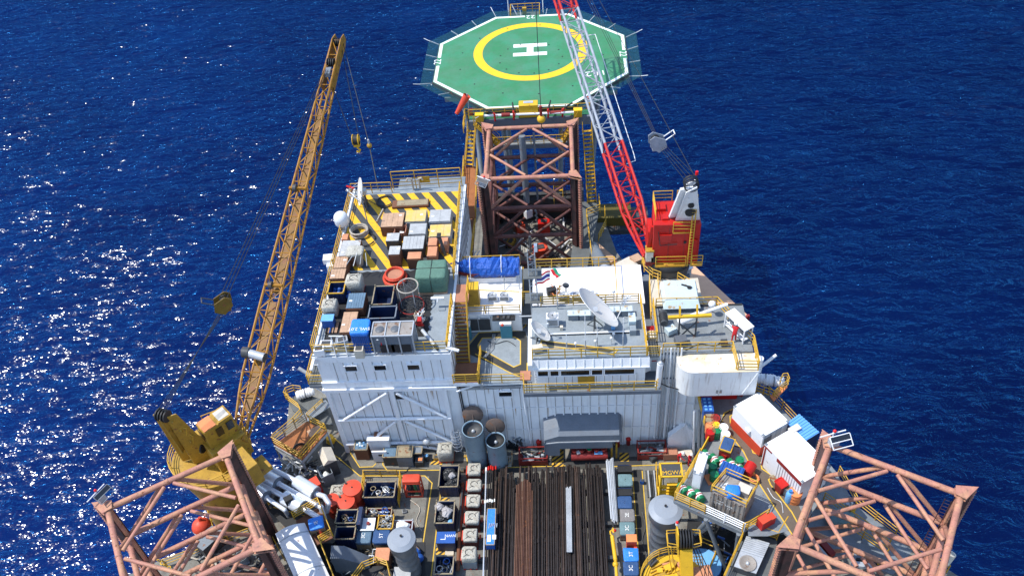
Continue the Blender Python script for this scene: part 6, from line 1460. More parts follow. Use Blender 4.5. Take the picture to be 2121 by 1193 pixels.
pendant(pk_, 'ochre pendant block hanging in the ropes left of the yellow boom', 'ochre_dark', 'dark_steel', R(200))
for k in range(3): rope([pk_+Vector((.3*k-.1, 0, .5)), yf.lerp(yt, .9)+up_*.9-s_*(.3-.2*k)], 'thin dark rope from the ochre pendant block to the boom head', .03)
for k in range(4): rope([pk_+Vector((-.3+.15*k, 0, -.7)), af1+sd*(.2*k-.3)+Vector((0, 0, .5))], 'thin dark rope from the ochre pendant block down to the yellow mast head', .025)
yb = P(737, 290, 16.0)
t = thing('hook_block', 'yellow round hook block hanging right of the boom tip', 'hook', yb, 0, 'hook balls')
mb = MB(); mb.use('yellow')
for k in (-.3, .24): mb.tube((k, 0, 0), (k+.06, 0, 0), .55, n=20)
mb.box((0, 0, -.45), (.6, .5, .5)); mb.build('cheek_plates', t, local=True); MB().tube((-.2, 0, 0), (.2, 0, 0), .5, n=18, mat='dark').build('sheaves', t, local=True)
mb = MB().pipe([(0, 0, -.7), (.0, 0, -1.0), (.2, 0, -1.2), (.05, 0, -1.45), (-.2, 0, -1.35)], .09, 7, 'yellow'); mb.build('hook', t, local=True)
for k, (o_, f_) in enumerate(((-.35, .88), (.35, 1.0))): rope([yb+Vector((o_, 0, .4)), yf.lerp(yt, f_)+s_*.3], ['left', 'right'][k]+' black rope carrying the yellow hook block', .035)
yw = P(765, 302, 15.5)
t = thing('hook_ball', 'small yellow overhaul ball on the outer rope of the yellow crane', 'hook', yw, 0, 'hook balls'); MB().ball((0, 0, 0), .26, 12, 8, 'ochre').build('ball', t, local=True); MB().tube((0, 0, .2), (0, 0, .7), .1, n=8, mat='galv').build('swivel', t, local=True)
rope([yt+u_*.6+s_*.3, yw+Vector((0, 0, .6))], 'outer black rope down to the small overhaul ball', .035)
rope([yw-Vector((0, 0, .2)), P(783, 392, 13.3)], 'rope hanging below the small overhaul ball to the hatched roof', .05)

# ================================================================== pipe rack
rr = random.Random(11)
rk = thing('pipe_rack', 'dark steel rack frame under the rows of long drill pipes', 'rack', (-2.7, 35, 0))
mb = MB(); mb.use('dark_steel')
for y in (28, 31, 34, 37, 40): mb.bx(-9.4, 3.2, y-.15, y+.15, 0, .5)
mb.build('rack_beams', rk)
x = -7.05; i = 0
cop = (P(1069, 1100, .9).x, P(1102, 1100, .9).x); sil = (P(1170, 1080, 1).x, P(1181, 1080, 1).x)
protos = {}
while x < 2.15:
    r_ = rr.choice([.062, .07, .075, .085, .09]); x += r_
    fr = (x+7.05)/9.2; y1 = 42.0+rr.uniform(-.35, .45)-(1.1 if rr.random() < .12 else 0) + (.3 if fr > .55 else 0)
    m_ = 'pipe_brown' if rr.random() < .22 else 'pipe_dark'
    z = .62+r_+rr.choice([0, 0, .05, .12]); y0 = 27.0; tw = rr.uniform(-.08, .08)
    if not (cop[0]-.1 < x < cop[1]+.05 and rr.random() < .5):
        mb = MB().tube((x, y1, z), (x+tw, y0, z), r_, n=8, mat=m_)
        for yy in (y1-.2, y1-4.6, y1-9.3): mb.tube((x+tw*(y1-yy)/15, yy, z), (x+tw*(y1-yy-.45)/15, yy-.45, z), r_*1.28, n=8)
        mb.build('drill_pipe', label='dark drill pipe lying lengthwise in the wide rack, one of the many black ones' if m_ == 'pipe_dark' else 'rusty brown drill pipe lying lengthwise among the black ones in the wide rack', cat='pipe', group='black pipes in the rack' if m_ == 'pipe_dark' else 'brown pipes in the rack')
    if rr.random() < .45:
        z2 = z+r_*2; y2 = y1-rr.uniform(-.2, 1.6)
        MB().tube((x+.05, y2, z2), (x+tw+.05, y0, z2), r_*.9, n=8, mat=m_).tube((x+.05, y2, z2), (x+.05, y2-.4, z2), r_*1.2, n=8).tube((x+.05, y2-5, z2), (x+.05, y2-5.4, z2), r_*1.2, n=8).build('drill_pipe', label='dark drill pipe lying lengthwise in the wide rack, one of the many black ones' if m_ == 'pipe_dark' else 'rusty brown drill pipe lying lengthwise among the black ones in the wide rack', cat='pipe', group='black pipes in the rack' if m_ == 'pipe_dark' else 'brown pipes in the rack')
    x += r_+.006+(.07 if rr.random() < .05 else 0); i += 1
for k in range(11):
    xx = cop[0]+(cop[1]-cop[0])*k/10; yy = P(1085, [1003, 1002, 1000, 996, 995, 992, 992, 994, 997, 1000, 1015][k], 1.1).y
    MB().tube((xx, yy, 1.02+.05*(k % 2)), (xx-.05, 27, 1.02+.05*(k % 2)), [.062, .05, .064, .045, .06, .066, .05, .062, .055, .064, .06][k], n=8, mat='pipe_copper' if k not in (2, 5, 6, 9) else 'pipe_copper_dark').build('casing_pipe', label='copper brown pipe in the narrow bundle on top of the black drill pipes', cat='pipe', group='copper brown pipes in the rack')
for k in range(5):
    a, b = P(1173+2.3*k, 1010+rr.randint(-3, 3), 1.15), P(1175+2.3*k, 1143, 1.15); MB().tube(a, b, .05, n=7, mat='galv').build('conduit_pipe', label='pale grey thin tube in the short bundle on the black drill pipes', cat='pipe', group='short pale tubes on the rack')
for k in range(9):
    a, b = P(1256+1.7*k, 950+rr.randint(-4, 5), 1.2+.08*(k % 2)), P(1266+1.6*k, 1078+rr.randint(-4, 5), 1.2+.08*(k % 2)); MB().tube(a, b, .055, n=7, mat='galv' if k % 3 else 'aluminium').build('conduit_pipe', label='pale silver tube in the long bundle at the right edge of the rack', cat='pipe', group='silver tubes at the right of the rack')
rope([P(1268, 1080, 1.3), P(1271, 1092, 1.3)], 'dark lashing at the end of the silver tube bundle', .06, 'dark', name='lashing')
t = thing('lifting_tool', 'long yellow lifting tool with a hook lying right of the rack', 'lifting tool', P(1273, 1120, 1))
MB().tube(P(1268, 1110, 1.0), P(1275, 1160, 1.0), .16, n=10, mat='yellow').tube(P(1275, 1160, 1.0), P(1278, 1200, 1.0), .12, n=10).ball(P(1275, 1168, 1.0), .24, 10, 8).build('shaft', t)
MB().pipe([P(1270, 1112, 1.1), P(1265, 1106, 1.1), P(1264, 1100, 1.1), P(1268, 1097, 1.1), P(1271, 1102, 1.1), P(1270, 1092, 1.1)], .07, 7, 'yellow').build('hook', t); MB().ball(P(1274, 1098, 1.2), .12, 8, 6, 'red').build('pin', t)
# thin pipes and protectors left of the rack
for k, (px, y_, m_) in enumerate(((1007, 968, 'aluminium'), (1012, 966, 'pipe_dark'), (1017, 964, 'pipe_dark'), (1021, 966, 'pipe_dark'), (1027, 964, 'pipe_dark'))):
    a, b = P(px, y_, 1.0), P(px-6, 1193, 1.0); b = a+(b-a)*1.3
    MB().tube(a, b, .06, n=7, mat=m_).tube(a, a+(b-a)*.03, .085, n=8, mat='red' if k else 'mark_white').tube(a+(b-a)*.25, a+(b-a)*.27, .09, n=8, mat='mark_white').build('slim_pipe', label='slim pipe with a coloured thread protector left of the wide rack', cat='pipe', group='slim pipes with protectors')
t = thing('blue_long_box', 'long narrow blue lidded box lying on the slim pipes', 'box', P(1017, 1100, 1))
a, b = P(1006, 1128, 1.7), P(1027, 1053, 1.7)
MB().bx(a.x, b.x, a.y, b.y, .9, 1.7, 'blue_paint').build('box_body', t); MB().bx(a.x+.04, b.x-.04, a.y+.04, b.y-.04, 1.7, 1.74, 'bright_blue').build('lid', t)
mb = MB(); mb.use('rim_worn')
for x_ in (a.x, b.x): mb.bar((x_, a.y, 1.72), (x_, b.y, 1.72), .07)
for y_ in (a.y, b.y): mb.bar((a.x, y_, 1.72), (b.x, y_, 1.72), .07)
mb.build('rim', t); MB().box((a.x+.25, a.y+.55, 1.755), (.28, .6, .02), mat='mark_white').box((a.x+.65, a.y+.65, 1.755), (.3, .4, .02)).build('paper_label', t)
mb = MB(); mb.use('galv')
for k in range(5): mb.tube((a.x+.2+.15*k, (a.y+b.y)/2-.2+.1*(k % 3), 1.75), (a.x+.25+.15*k, (a.y+b.y)/2+.2, 1.85), .04, n=5)
mb.build('lock_bar', t)
# sack column
for k, (px, py) in enumerate(((982, 968), (982, 1000), (980, 1032), (978, 1068), (974, 1104), (972, 1145))):
    q = P(px, py, 1.5)
    bulk_bag(Vector((q.x, q.y-.1, 0.0)), (1.12+.06*(k % 2), 1.1, [.5, .42, .38, .5, .45, .75][k]), ['topmost', 'second', 'third', 'fourth', 'fifth', 'lowest'][k]+' cream sack on a dark carton in the column left of the pipes', 20+k, pal='red', base=('sack_brown' if k != 5 else 'steel', .95))
    MB().box((q.x-.72, q.y+.2, .5), (.08, .9, .7), mat='orange_red').tube((q.x+.72, q.y, .6), (q.x+.72, q.y+.3, .75), .08, n=6).build('pallet_frame', label=['topmost', 'second', 'third', 'fourth', 'fifth', 'lowest'][k]+' red pallet frame standing beside the cream sacks', cat='frame')
MB().tube(P(958, 1000, .4), P(948, 1180, .4), .16, n=8, mat='brown_crate').tube(P(958, 1010, .6), P(950, 1100, .6), .1, n=6, mat='dark_steel').build('old_pipe', label='old brown pipe lying between the sacks and the blue skips', cat='pipe')
# skips left column
t, c, sx, sy = skip((908, 1008), (951, 964), 1.5, 1.5, 0, 'blue skip full of black bags at the top of the left skip column')
for k in range(14):
    q = c+Vector((rr.uniform(-.38, .38)*sx, rr.uniform(-.38, .38)*sy, rr.uniform(.5, .95)))
    bag(q, (rr.uniform(.6, .85), rr.uniform(.5, .75), .55), 40+k, 'glossy black refuse bag in the topmost blue skip of the left column', group='black bags in the topmost skip')
bag(c+Vector((.25, .1, 1.2)), (.6, .55, .5), 60, 'single white refuse bag on the black ones in the topmost skip', 'bag_white', 'white refuse bags')
t, c, sx, sy = skip((900, 1083), (942, 1037), 1.5, 1.5, 0, 'blue skip holding black and white bags, second in the left skip column')
for k in range(12):
    q = c+Vector((rr.uniform(-.38, .38)*sx, rr.uniform(-.38, .38)*sy, rr.uniform(.45, .85)))
    bag(q, (rr.uniform(.6, .85), rr.uniform(.5, .75), .55), 70+k, 'glossy black refuse bag in the second blue skip of the left column', group='black bags in the second skip')
bag(c+Vector((-.55, .6, 1.0)), (.8, .75, .6), 90, 'pinkish white refuse bag at the far left of the second skip', 'bag_white', 'white refuse bags')
bag(c+Vector((.15, .05, 1.1)), (.9, 1.0, .6), 91, 'big white refuse bag in the middle of the second skip', 'bag_white', 'white refuse bags')
bag(c+Vector((.5, -.75, .95)), (.5, .45, .45), 92, 'small pale blue bag in the near right corner of the second skip', 'light_blue', 'white refuse bags')
t = thing('lidded_container', 'bright blue closed container with white marks, third in the left skip column', 'container', P(922, 1120, 0)); c, sx, sy = fp((904, 1124), (943, 1101), 1.4, 0)
MB().bx(c.x-sx/2, c.x+sx/2, c.y-sy/2, c.y+sy/2, .05, 1.35, 'navy').build('container_body', t); MB().bx(c.x-sx/2-.03, c.x+sx/2+.03, c.y-sy/2-.03, c.y+sy/2+.03, 1.35, 1.42, 'blue_paint').build('lid', t)
text('NWN', (c.x+.35, c.y+.15, 1.43), .35, R(180), 'mark_white', t); text('L', (c.x-.2, c.y-.1, 1.43), .6, R(90), 'mark_white', t)
MB().prism([tuple(q[:2]) for q in (P(923, 1135, 0), P(940, 1135, 0), P(940, 1150, 0), P(922, 1150, 0))], .02, .12, 'beige').build('floor_plate', label='pale plate beside the hazard marking in the left skip column', cat='plate')
t, c, sx, sy = skip((899, 1188), (940, 1150), 1.4, 1.4, 0, 'blue skip full of small dark scrap at the bottom of the left column', fill='scrap', seed=4, level=.7)
# tubs right of the rack
wd = [('canvas_teal', None, 1278, 1), ('canvas_blue', None, 1277, 0), ('canvas_grey', '2E', 1282, 1), ('canvas_teal', '3C', 1282, 1), ('bright_blue', '3T', 1290, 1), ('canvas_blue', '3C', 1290, 1)]
for k, (py, (m_, wrd, px, _)) in enumerate(zip((994, 1040, 1067, 1094, 1148, 1177), wd)):
    q = P(px+17, py, 1.0); covered_tub(Vector((q.x, q.y, .05)), (1.15, 1.1, .95), R(-1), ['pale teal covered tub at the top of the column right of the pipes', 'dark blue covered tub with frayed corners, second in the right hand column', 'grey covered tub marked 2E in the right hand column', 'teal covered tub marked 3C behind the orange locker', 'bright blue creased tub cover marked 3T in the right hand column', 'dark blue tub cover marked 3C, lowest in the right hand column'][k], m_, 100+k, wrd)
for k, (py, ll) in enumerate(((970, 'dark navy low box above the covered tubs'), (1018, 'black low box between the first two covered tubs'))):
    q = P(1294, py, .8); MB().box((q.x, q.y, .42), (1.2, .7, .8), mat='dark').box((q.x, q.y+.3, .84), (1.2, .06, .06), mat='navy').build('low_box', label=ll, cat='box')
q = P(1308, 1115, 1.5); t = thing('locker', 'bright orange locker standing beside the covered tubs', 'locker', (q.x, q.y, 0))
MB().box((0, 0, .8), (.75, .6, 1.5), mat='orange_red').build('locker_body', t, local=True); MB().box((0, 0, 1.57), (.82, .66, .05), mat='orange').build('locker_top', t, local=True); MB().box((.3, -.55, .45), (.25, .4, .9), mat='orange_red').build('side_box', t, local=True)
# left aft area: facade foot
def bin_(px, py, z, d, rot, ll, body, top, seed=0):
    q = P(px, py, z); t = thing('storage_box', ll, 'storage box', (q.x, q.y, 0), rot, 'boxes along the foot of the white wall')
    MB().box((0, 0, z/2), (d[0], d[1], z-.02), mat=body).build('box_body', t, local=True)
    mb = MB(); mb.use('rim_worn')
    for s_ in (-1, 1): mb.box((s_*d[0]/2, 0, z), (.09, d[1], .1)); mb.box((0, s_*d[1]/2, z+.003), (d[0], .09, .1))
    mb.build('rim', t, local=True); MB().box((0, 0, z+.01), (d[0]*.86, d[1]*.86, .04), mat=top).build('lid', t, local=True); return t, Vector((q.x, q.y, 0))
t, c = bin_(748, 922, 1.5, (1.15, 1.0), 0, 'brown box filled with blue and white odds and ends, nearest the left building corner', 'brown_crate', 'canvas_slate')
mb = MB()
for k in range(20): mb.lump(c+Vector((rr.uniform(-.4, .4), rr.uniform(-.3, .3), 1.45)), (.25, .2, .2), 200+k, 7, 5, .2, rr.choice(['mark_white', 'light_blue', 'canvas_slate', 'blue_grey']))
mb.build('odds_and_ends', label='heap of pale rags and caps on the brown box', cat='heap')
bin_(808, 936, 1.3, (1.2, 1.1), 0, 'dark box with a slate blue lid in front of the white cabinet wall', 'dark_steel', 'canvas_slate')
bin_(838, 935, 1.5, (1.35, 1.15), 0, 'grey box with a speckled brown lid beside the slate blue one', 'steel', 'rim_worn')
bin_(865, 932, 1.2, (.75, .7), 0, 'narrow dark box with an orange label, right of the speckled lid', 'dark', 'steel')
q = P(868, 951, .8); MB().box((q.x, q.y, .4), (.7, .6, .75), mat='dark_steel').box((q.x+.1, q.y, .8), (.35, .3, .04), mat='orange').build('storage_box', label='low dark box with an orange square on its top', cat='storage box')
t = thing('white_cabinet', 'large white cabinet house at the foot of the left white wall', 'cabinet', P(800, 925, 0)); q = P(780, 905, 2.6)
mb = MB(); q0, q1 = P(761, 912, 2.4), P(806, 896, 2.4); mb.bx(q0.x, q1.x, q0.y, 44.6, 0, 2.4, 'white_paint'); mb.build('casing', t); MB().bx(q0.x-.05, q1.x+.1, q0.y-.1, 44.7, 2.4, 2.5, 'white_wall').build('top', t); MB().box(((q0.x+q1.x)/2, q0.y+.5, 2.6), (.7, .35, .2), mat='brown_crate').build('top_fitting', t)
q = P(785, 935, 1.6); MB().box((q.x, q.y, .9), (1.3, .15, 1.5), 0, 'white_paint').box((q.x+.1, q.y-.1, 1.2), (.4, .05, .2), 0, 'dark').build('control_panel', label='white panel with a dark handle in front of the white cabinet', cat='panel')
for i, px in enumerate((874, 884)): q = P(px, 946, .5); drum(q.x, q.y, 0, .17, .75, ['left', 'right'][i]+' of two small dark pails with pale blue lids by the wall', 'dark_steel', 'light_blue', 'pails by the wall')
q = P(884, 915, 1.5); MB().ball((q.x, q.y, 1.6), .36, 14, 8, 'galv').tube((q.x, q.y, 0), (q.x, q.y, 1.4), .05, n=6, mat='dark_steel').build('alarm_dome', label='grey dome lamp on a post in front of the white wall', cat='lamp')
bulk_bag(P(926, 948, 0), (1.35, 1.2, 1.5), 'white wrapped load on an orange pallet left of the big blue tanks', 33, pal='orange_red')
mb = MB(); mb.use('galv'); x_ = -10.2
for s_ in (-.25, .25): mb.tube((x_+s_, 44.4, 0), (x_+s_, 44.4, 3.4), .035, n=5)
for k in range(9): mb.tube((x_-.25, 44.4, .35*k+.3), (x_+.25, 44.4, .35*k+.3), .025, n=4)
for k in range(5): mb.pipe([(x_+.42*math.cos(R(a)), 44.2+.42*math.sin(R(a)), 1.2+.5*k) for a in range(150, 400, 30)], .02, 4)
mb.build('caged_ladder', label='grey caged ladder on the wall left of the open blue tanks', cat='ladder')
q = P(924, 905, 1.5); MB().tube((q.x, q.y, 0), (q.x-.1, q.y+.3, 3.2), .12, n=8, mat='white_wall').ball((q.x-.05, q.y+.1, 1.7), .2, 8, 6, 'red').build('red_valve_pipe', label='white pipe with a red valve left of the open blue tanks', cat='pipe')
# open tanks
def open_tank(px, py, z, r_, ll, lidz, fill):
    q = P(px, py, z); t = thing('open_tank', ll, 'tank', (q.x, q.y, 0), 0, 'open blue grey tanks')
    MB().lathe([(r_*.97, .1), (r_, .2), (r_, z), (r_*1.04, z+.02), (r_*.96, z+.03), (r_*.94, z-.1), (r_*.92, z-.9), (.001, z-.95)], n=28, mat='blue_grey').build('tank_shell', t, local=True)
    MB().lathe([(r_*.93, z-.12), (r_*.91, z-.5), (.001, z-.52)], n=24, mat=fill).ball((0, .1, z-.45), .18, 8, 5, 'galv').build('tank_contents', t, local=True)
    Q = Matrix.Rotation(R(74), 3, 'X'); cc = Vector((0.0, r_+.22, z+.5))
    MB().lathe([(.001, .02), (r_*.98, .02), (r_*1.02, -.02), (r_*.98, -.05), (.001, -.05)], cc, 28, Q, 'dark_lid').tube((0, r_, z), cc, .07, n=6).build('lid', t, local=True)
open_tank(979, 888, 4.9, .88, 'open blue grey tank with its round lid tipped up, taller left one', .35, 'dark_steel')
open_tank(1026, 911, 3.7, .82, 'open blue grey tank with its round lid tipped up, lower right one', .6, 'dark')
# canopy
q0, q1 = P(1127, 905, 2.7), P(1287, 895, 2.7); CN = thing('canopy', 'dark blue grey folded canopy over the doorway in the long white wall', 'canopy', ((q0.x+q1.x)/2, 44.5, 0))
xl, xr = q0.x-.0, q1.x; yb_, yf_ = 45.0, 43.2
zt_, zm, zf = 4.6, 3.6, 2.8
prof = [(yb_, zt_), (yb_-1.0, zt_-.5), (yb_-1.65, zt_-.95), (yb_-1.69, zf+.1)]
mb = MB(); mb.use('mid_grey'); xin = xl+1.25
vs = []; xs = [(xl, .55), (xin, 0), (xr-.25, 0), (xr, .35)]
for (x_, dz) in xs:
    for (y_, z_) in prof: vs.append((x_, y_, z_-dz*(1 if z_ > 2.6 else .3)))
mb.add(vs, [(i*4+j, i*4+j+1, (i+1)*4+j+1, (i+1)*4+j) for i in range(3) for j in range(3)]); mb.build('canopy_sheet', CN)
MB().bar((xl, yf_+.08, zf-.12), (xin, yf_+.08, zf+.06), .06, .12, 'galv').bar((xin, yf_+.08, zf+.06), (xr-.25, yf_+.08, zf+.08), .06, .12).build('gutter', CN)
MB().bx(xl+.05, xl+1.3, yf_+.1, yf_+.15, .9, zf, 'mid_grey').bx(xl+1.3, xr-.8, yf_+.1, yf_+.15, 1.9, zf, 'mid_grey').bx(xl, xl+.06, yf_, yb_, .9, zf+.2, 'mid_grey').build('canopy_side', CN)
mb = MB(); mb.tube((1.6, 44.6, 0), (1.6, 44.6, 3.2), .45, n=16, mat='steel').tube((3.0, 44.6, 0), (3.0, 44.6, 2.8), .35, n=14); mb.build('air_duct', label='grey round ducts below the canopy', cat='duct')
# red racks
def redrack(p1, p2, z, ll, seed, m_='dark_red'):
    c, sx, sy = fp(p1, p2, z, 0); t = thing('steel_rack', ll, 'rack', (c.x, c.y, 0), 0, 'dark red racks at the wall foot')
    mb = MB(); mb.use(m_)
    for i in (-1, 1):
        for j in (-1, 1): mb.bar((i*sx/2, j*sy/2, 0), (i*sx/2, j*sy/2, z+.1), .09)
        mb.bar((-sx/2, i*sy/2, z), (sx/2, i*sy/2, z), .09); mb.bar((i*sx/2, -sy/2, z), (i*sx/2, sy/2, z), .09)
    mb.box((0, 0, .15), (sx, sy, .1)); mb.build('rack_frame', t, local=True)
    MB().box((0, -sy/2+.04, .4), (sx-.1, .05, .5), mat=m_).build('rack_side', t, local=True)
    mb = MB(); r_ = random.Random(seed)
    for k in range(26): mb.tube((r_.uniform(-.45, .45)*sx, r_.uniform(-.4, .4)*sy, .3), (r_.uniform(-.45, .45)*sx, r_.uniform(-.4, .4)*sy, r_.uniform(.4, z)), r_.uniform(.04, .13), n=6, mat=r_.choice(['dark', 'dark_steel', 'steel', 'galv', 'dark_red']))
    mb.build('rack_contents', t, local=True)
redrack((1075, 950), (1133, 925), 1.1, 'dark red tubular rack of black tools, left of the big hazard marking', 1)
redrack((1322, 938), (1378, 912), 1.1, 'dark red rack of tools at the right end of the white wall foot', 2)
t = thing('manifold', 'low dark red manifold with white and green tags below the canopy', 'manifold', P(1222, 945, 0))
a, b = P(1183, 944, .7), P(1258, 941, .7); MB().tube(a, b, .42, n=12, mat='dark_red').tube(a+Vector((0, .6, 0)), b+Vector((0, .6, 0)), .3, n=10).build('main_pipe', t)
mb = MB(); mb.use('dark_red')
for k in range(5): q = a.lerp(b, .1+.2*k); mb.tube(q, q+Vector((0, 0, .8)), .12, n=8); mb.lathe([(.22, -.03), (.26, 0), (.22, .03)], q+Vector((0, 0, .85)), 12)
mb.build('valves', t); MB().box(a.lerp(b, .75)+Vector((0, -.1, .46)), (.7, .3, .04), 0, 'light_blue').box(a.lerp(b, .5)+Vector((0, 0, .9)), (.3, .3, .06), .6, 'drum_green').box(a.lerp(b, .2)+Vector((0, 0, .5)), (.3, .3, .1), .3, 'mark_white').build('tag', t)
for i, (px, py) in enumerate(((1116, 915), (1279, 912), (1302, 908))):
    q = P(px, py, .8); MB().ball((q.x, q.y, .8), .26, 12, 8, 'red').tube((q.x, q.y, 0), (q.x, q.y, .7), .2, n=10, mat='dark_red').build('extinguisher', label=['red round extinguisher right of the small wall switch', 'red extinguisher at the right foot of the canopy', 'red extinguisher right of the canopy by the striped floor'][i], cat='fire extinguisher', group='red extinguishers by the wall')
for i, px in enumerate((1267, 1277)): q = P(px, 935, .9); MB().bar((q.x, q.y, 0), (q.x, q.y+.2, 1.8), .16, .16, 'ochre').build('yellow_bollard', label=['left', 'right'][i]+' of two dull yellow bars under the right end of the canopy', cat='bar', group='dull yellow bars')
mb = MB(); q = P(1065, 915, 1)
for k in range(24): mb.tube(q+Vector((rr.uniform(-1.3, 1.0), rr.uniform(-.3, .9), -1+rr.uniform(0, .4))), q+Vector((rr.uniform(-1.3, 1.0), rr.uniform(-.3, .9), rr.uniform(-.8, .9))), rr.uniform(.05, .14), n=6, mat=rr.choice(['dark', 'dark_steel', 'steel', 'rubber']))
mb.build('dark_equipment', label='cluster of dark hoses and equipment between the tanks and the red rack', cat='equipment', kind='stuff')
q = P(978, 950, .4); MB().box((q.x, q.y, .3), (1.0, .5, .5), .2, 'yellow').tube((q.x+.3, q.y, .5), (q.x+.35, q.y, .75), .32, n=14).tube((q.x-.7, q.y+.2, .5), (q.x-.2, q.y+.2, .6), .12, n=8, mat='ochre').build('hand_truck', label='yellow trolley at the head of the sack column', cat='trolley')
q = P(1017, 950, .4); MB().box((q.x, q.y, .4), (.9, .7, .8), 0, 'sack_brown').box((q.x, q.y, .82), (.4, .4, .06), .2, 'galv').build('brown_locker', label='dark brown locker above the red pipe protectors', cat='locker')
mb = MB(); q = P(1045, 953, .3); mb.use('beige')
for k in range(8): mb.box((q.x-.5+.15*k, q.y, .15), (.07, 1.1, .06))
mb.box((q.x, q.y+.5, .1), (1.2, .08, .1)); mb.box((q.x, q.y-.5, .1), (1.2, .08, .1)); mb.build('slatted_pallet', label='pale slatted pallet left of the dark red rack', cat='pallet')
mb = MB(); mb.pipe([P(1040, 933, 1.6), P(1060, 934, 1.6), P(1061, 962, .1)], .08, 6, 'rim_worn'); mb.build('bent_pipe', label='rusty bent pipe beside the pale slatted pallet', cat='pipe')
mb = MB(); q = P(1405, 905, 1.6); c = [P(1382, 935, .1), P(1432, 930, .1), P(1437, 895, 2.2), P(1420, 880, 3.0), P(1385, 905, 2.2)]
mb.use('white_wall'); mb.add(c+[v+Vector((0, .5, 0)) for v in c], [(0, 1, 2, 3, 4)]+[(i, i+5, (i+1) % 5+5, (i+1) % 5) for i in range(5)]); mb.build('tarpaulin_sheet', label='pale grey sheet draped over equipment at the right foot of the white wall', cat='sheet')
# orange tanks and boxes
for i, (px, py, z, r_, ll) in enumerate(((729, 1010, 2.3, .78, 'tallest orange red tank beside the railed blue skip'), (687, 1035, 2.1, .62, 'small orange red tank nearest the silver pipes'), (716, 1038, 2.1, .74, 'orange red tank in front, right of the smallest one'))):
    q = P(px, py, z); t = thing('orange_tank', ll, 'tank', (q.x, q.y, 0), 0, 'orange red round tanks')
    MB().lathe([(r_*.97, .05), (r_, .1), (r_, z*.5-.03), (r_*1.02, z*.5), (r_, z*.5+.03), (r_, z)], n=28, mat='orange_red').build('tank_shell', t, local=True)
    MB().lathe([(r_*1.02, z-.05), (r_*1.02, z+.03), (.001, z+.09)], n=28, mat='orange_red', smooth=False).tube((0, 0, z+.1), (0, 0, z+.16), .06, n=8, mat='dark').tube((-r_*.7, r_*.5, z), (-r_*.7, r_*.5, z+.14), .09, n=8).build('tank_lid', t, local=True)
t, c, sx, sy = skip((752, 1030), (820, 997), 1.8, 1.5, 0, 'blue skip of hoses and shackles inside the yellow railings', fill='scrap', seed=8, level=.55)
railing([P(756, 988, 0), P(825, 988, 0)], 'yellow railing behind the railed blue skip', step=1.2)
railing([P(757, 990, 0), P(750, 1052, 0)], 'yellow railing on the left of the railed blue skip', step=1.0, rails=4)
railing([P(832, 990, 0), P(828, 1050, 0)], 'yellow railing on the right of the railed blue skip', step=1.0, rails=4)
t = thing('gas_rack', 'orange rack with a domed top holding gas bottles', 'rack', P(855, 1012, 0)); c, sx, sy = fp((834, 1000), (870, 984), 2.2, 0); c.z = 0
mb = MB(); mb.use('orange_red')
for i in (-1, 1):
    for j in (-1, 1): mb.bar((c.x+i*sx/2, c.y+j*sy/2, 0), (c.x+i*sx/2, c.y+j*sy/2, 2.1), .1)
for z in (.1, .9, 2.05):
    for j in (-1, 1): mb.bar((c.x-sx/2, c.y+j*sy/2, z), (c.x+sx/2, c.y+j*sy/2, z), .1); mb.bar((c.x+j*sx/2, c.y-sy/2, z), (c.x+j*sx/2, c.y+sy/2, z), .1)
mb.build('rack_frame', t)
MB().lump((c.x, c.y, 1.95), (sx*1.08, sy*1.1, .45), 9, 20, 8, .02, 'orange_red', boxy=.9).build('rack_top', t)
for k in range(4): MB().tube((c.x-sx/2+.25+k*(sx-.5)/3, c.y, .1), (c.x-sx/2+.25+k*(sx-.5)/3, c.y, 1.5), .14, n=12, mat=['dark_steel', 'rubber', 'drum_green', 'dark_steel'][k]).ball((c.x-sx/2+.25+k*(sx-.5)/3, c.y, 1.5), .14, 10, 6).build('gas_bottle', label=['first dark', 'second black', 'third green', 'fourth dark'][k]+' gas bottle from the left in the orange rack', cat='gas bottle', group='gas bottles in the orange rack')
q = P(698, 1015, 1.2); bulk_bag((q.x, q.y, 0), (1.2, 1.1, 1.2), 'crumpled cream sack between the silver pipes and the orange tanks', 44, pal='dark_steel')
q = P(648, 1000, 1.9); t = thing('orange_box', 'bright orange red box tilted beside the silver pipes', 'box', (q.x, q.y, 0), R(35)); MB().box((0, 0, .95), (1.0, .95, 1.9), mat='red').build('box_body', t, local=True); MB().box((0, 0, 1.92), (1.05, 1.0, .05), mat='orange_red').build('box_top', t, local=True)
q = P(678, 945, 2.0); t = thing('exhaust_hood', 'grey angular hood beside the brown landing', 'hood', (q.x, q.y, 0), R(28)); MB().box((0, 0, 1.0), (1.1, 1.5, 2.0), mat='dark_steel').build('casing', t, local=True); mb = MB().use('beige'); mb.add([(-.6, -.8, 2.0), (.6, -.8, 2.0), (.6, .8, 2.0), (-.6, .8, 2.0), (-.1, -.8, 2.5), (-.1, .8, 2.5)], [(0, 4, 5, 3), (1, 2, 5, 4), (0, 1, 4), (2, 3, 5)]); mb.build('hood_top', t, local=True)
q = P(672, 973, 1.5); t = thing('open_bin', 'grey open plastic bin with white rags beside the angular hood', 'bin', (q.x, q.y, 0), R(30)); mb = MB(); mb.use('steel'); mb.box((0, 0, .05), (1.0, 1.2, .1))
for s_ in (-1, 1): mb.box((s_*.5, 0, .75), (.06, 1.25, 1.4)); mb.box((0, s_*.6, .75), (1.0, .06, 1.4))
mb.build('bin_body', t, local=True)
MB().lump((q.x, q.y-.1, .5), (.7, .8, .6), 3, 10, 6, .3, 'mark_white').build('rag_heap', label='white rags inside the grey plastic bin', cat='rags')
mb = MB(); q = P(655, 985, .3)
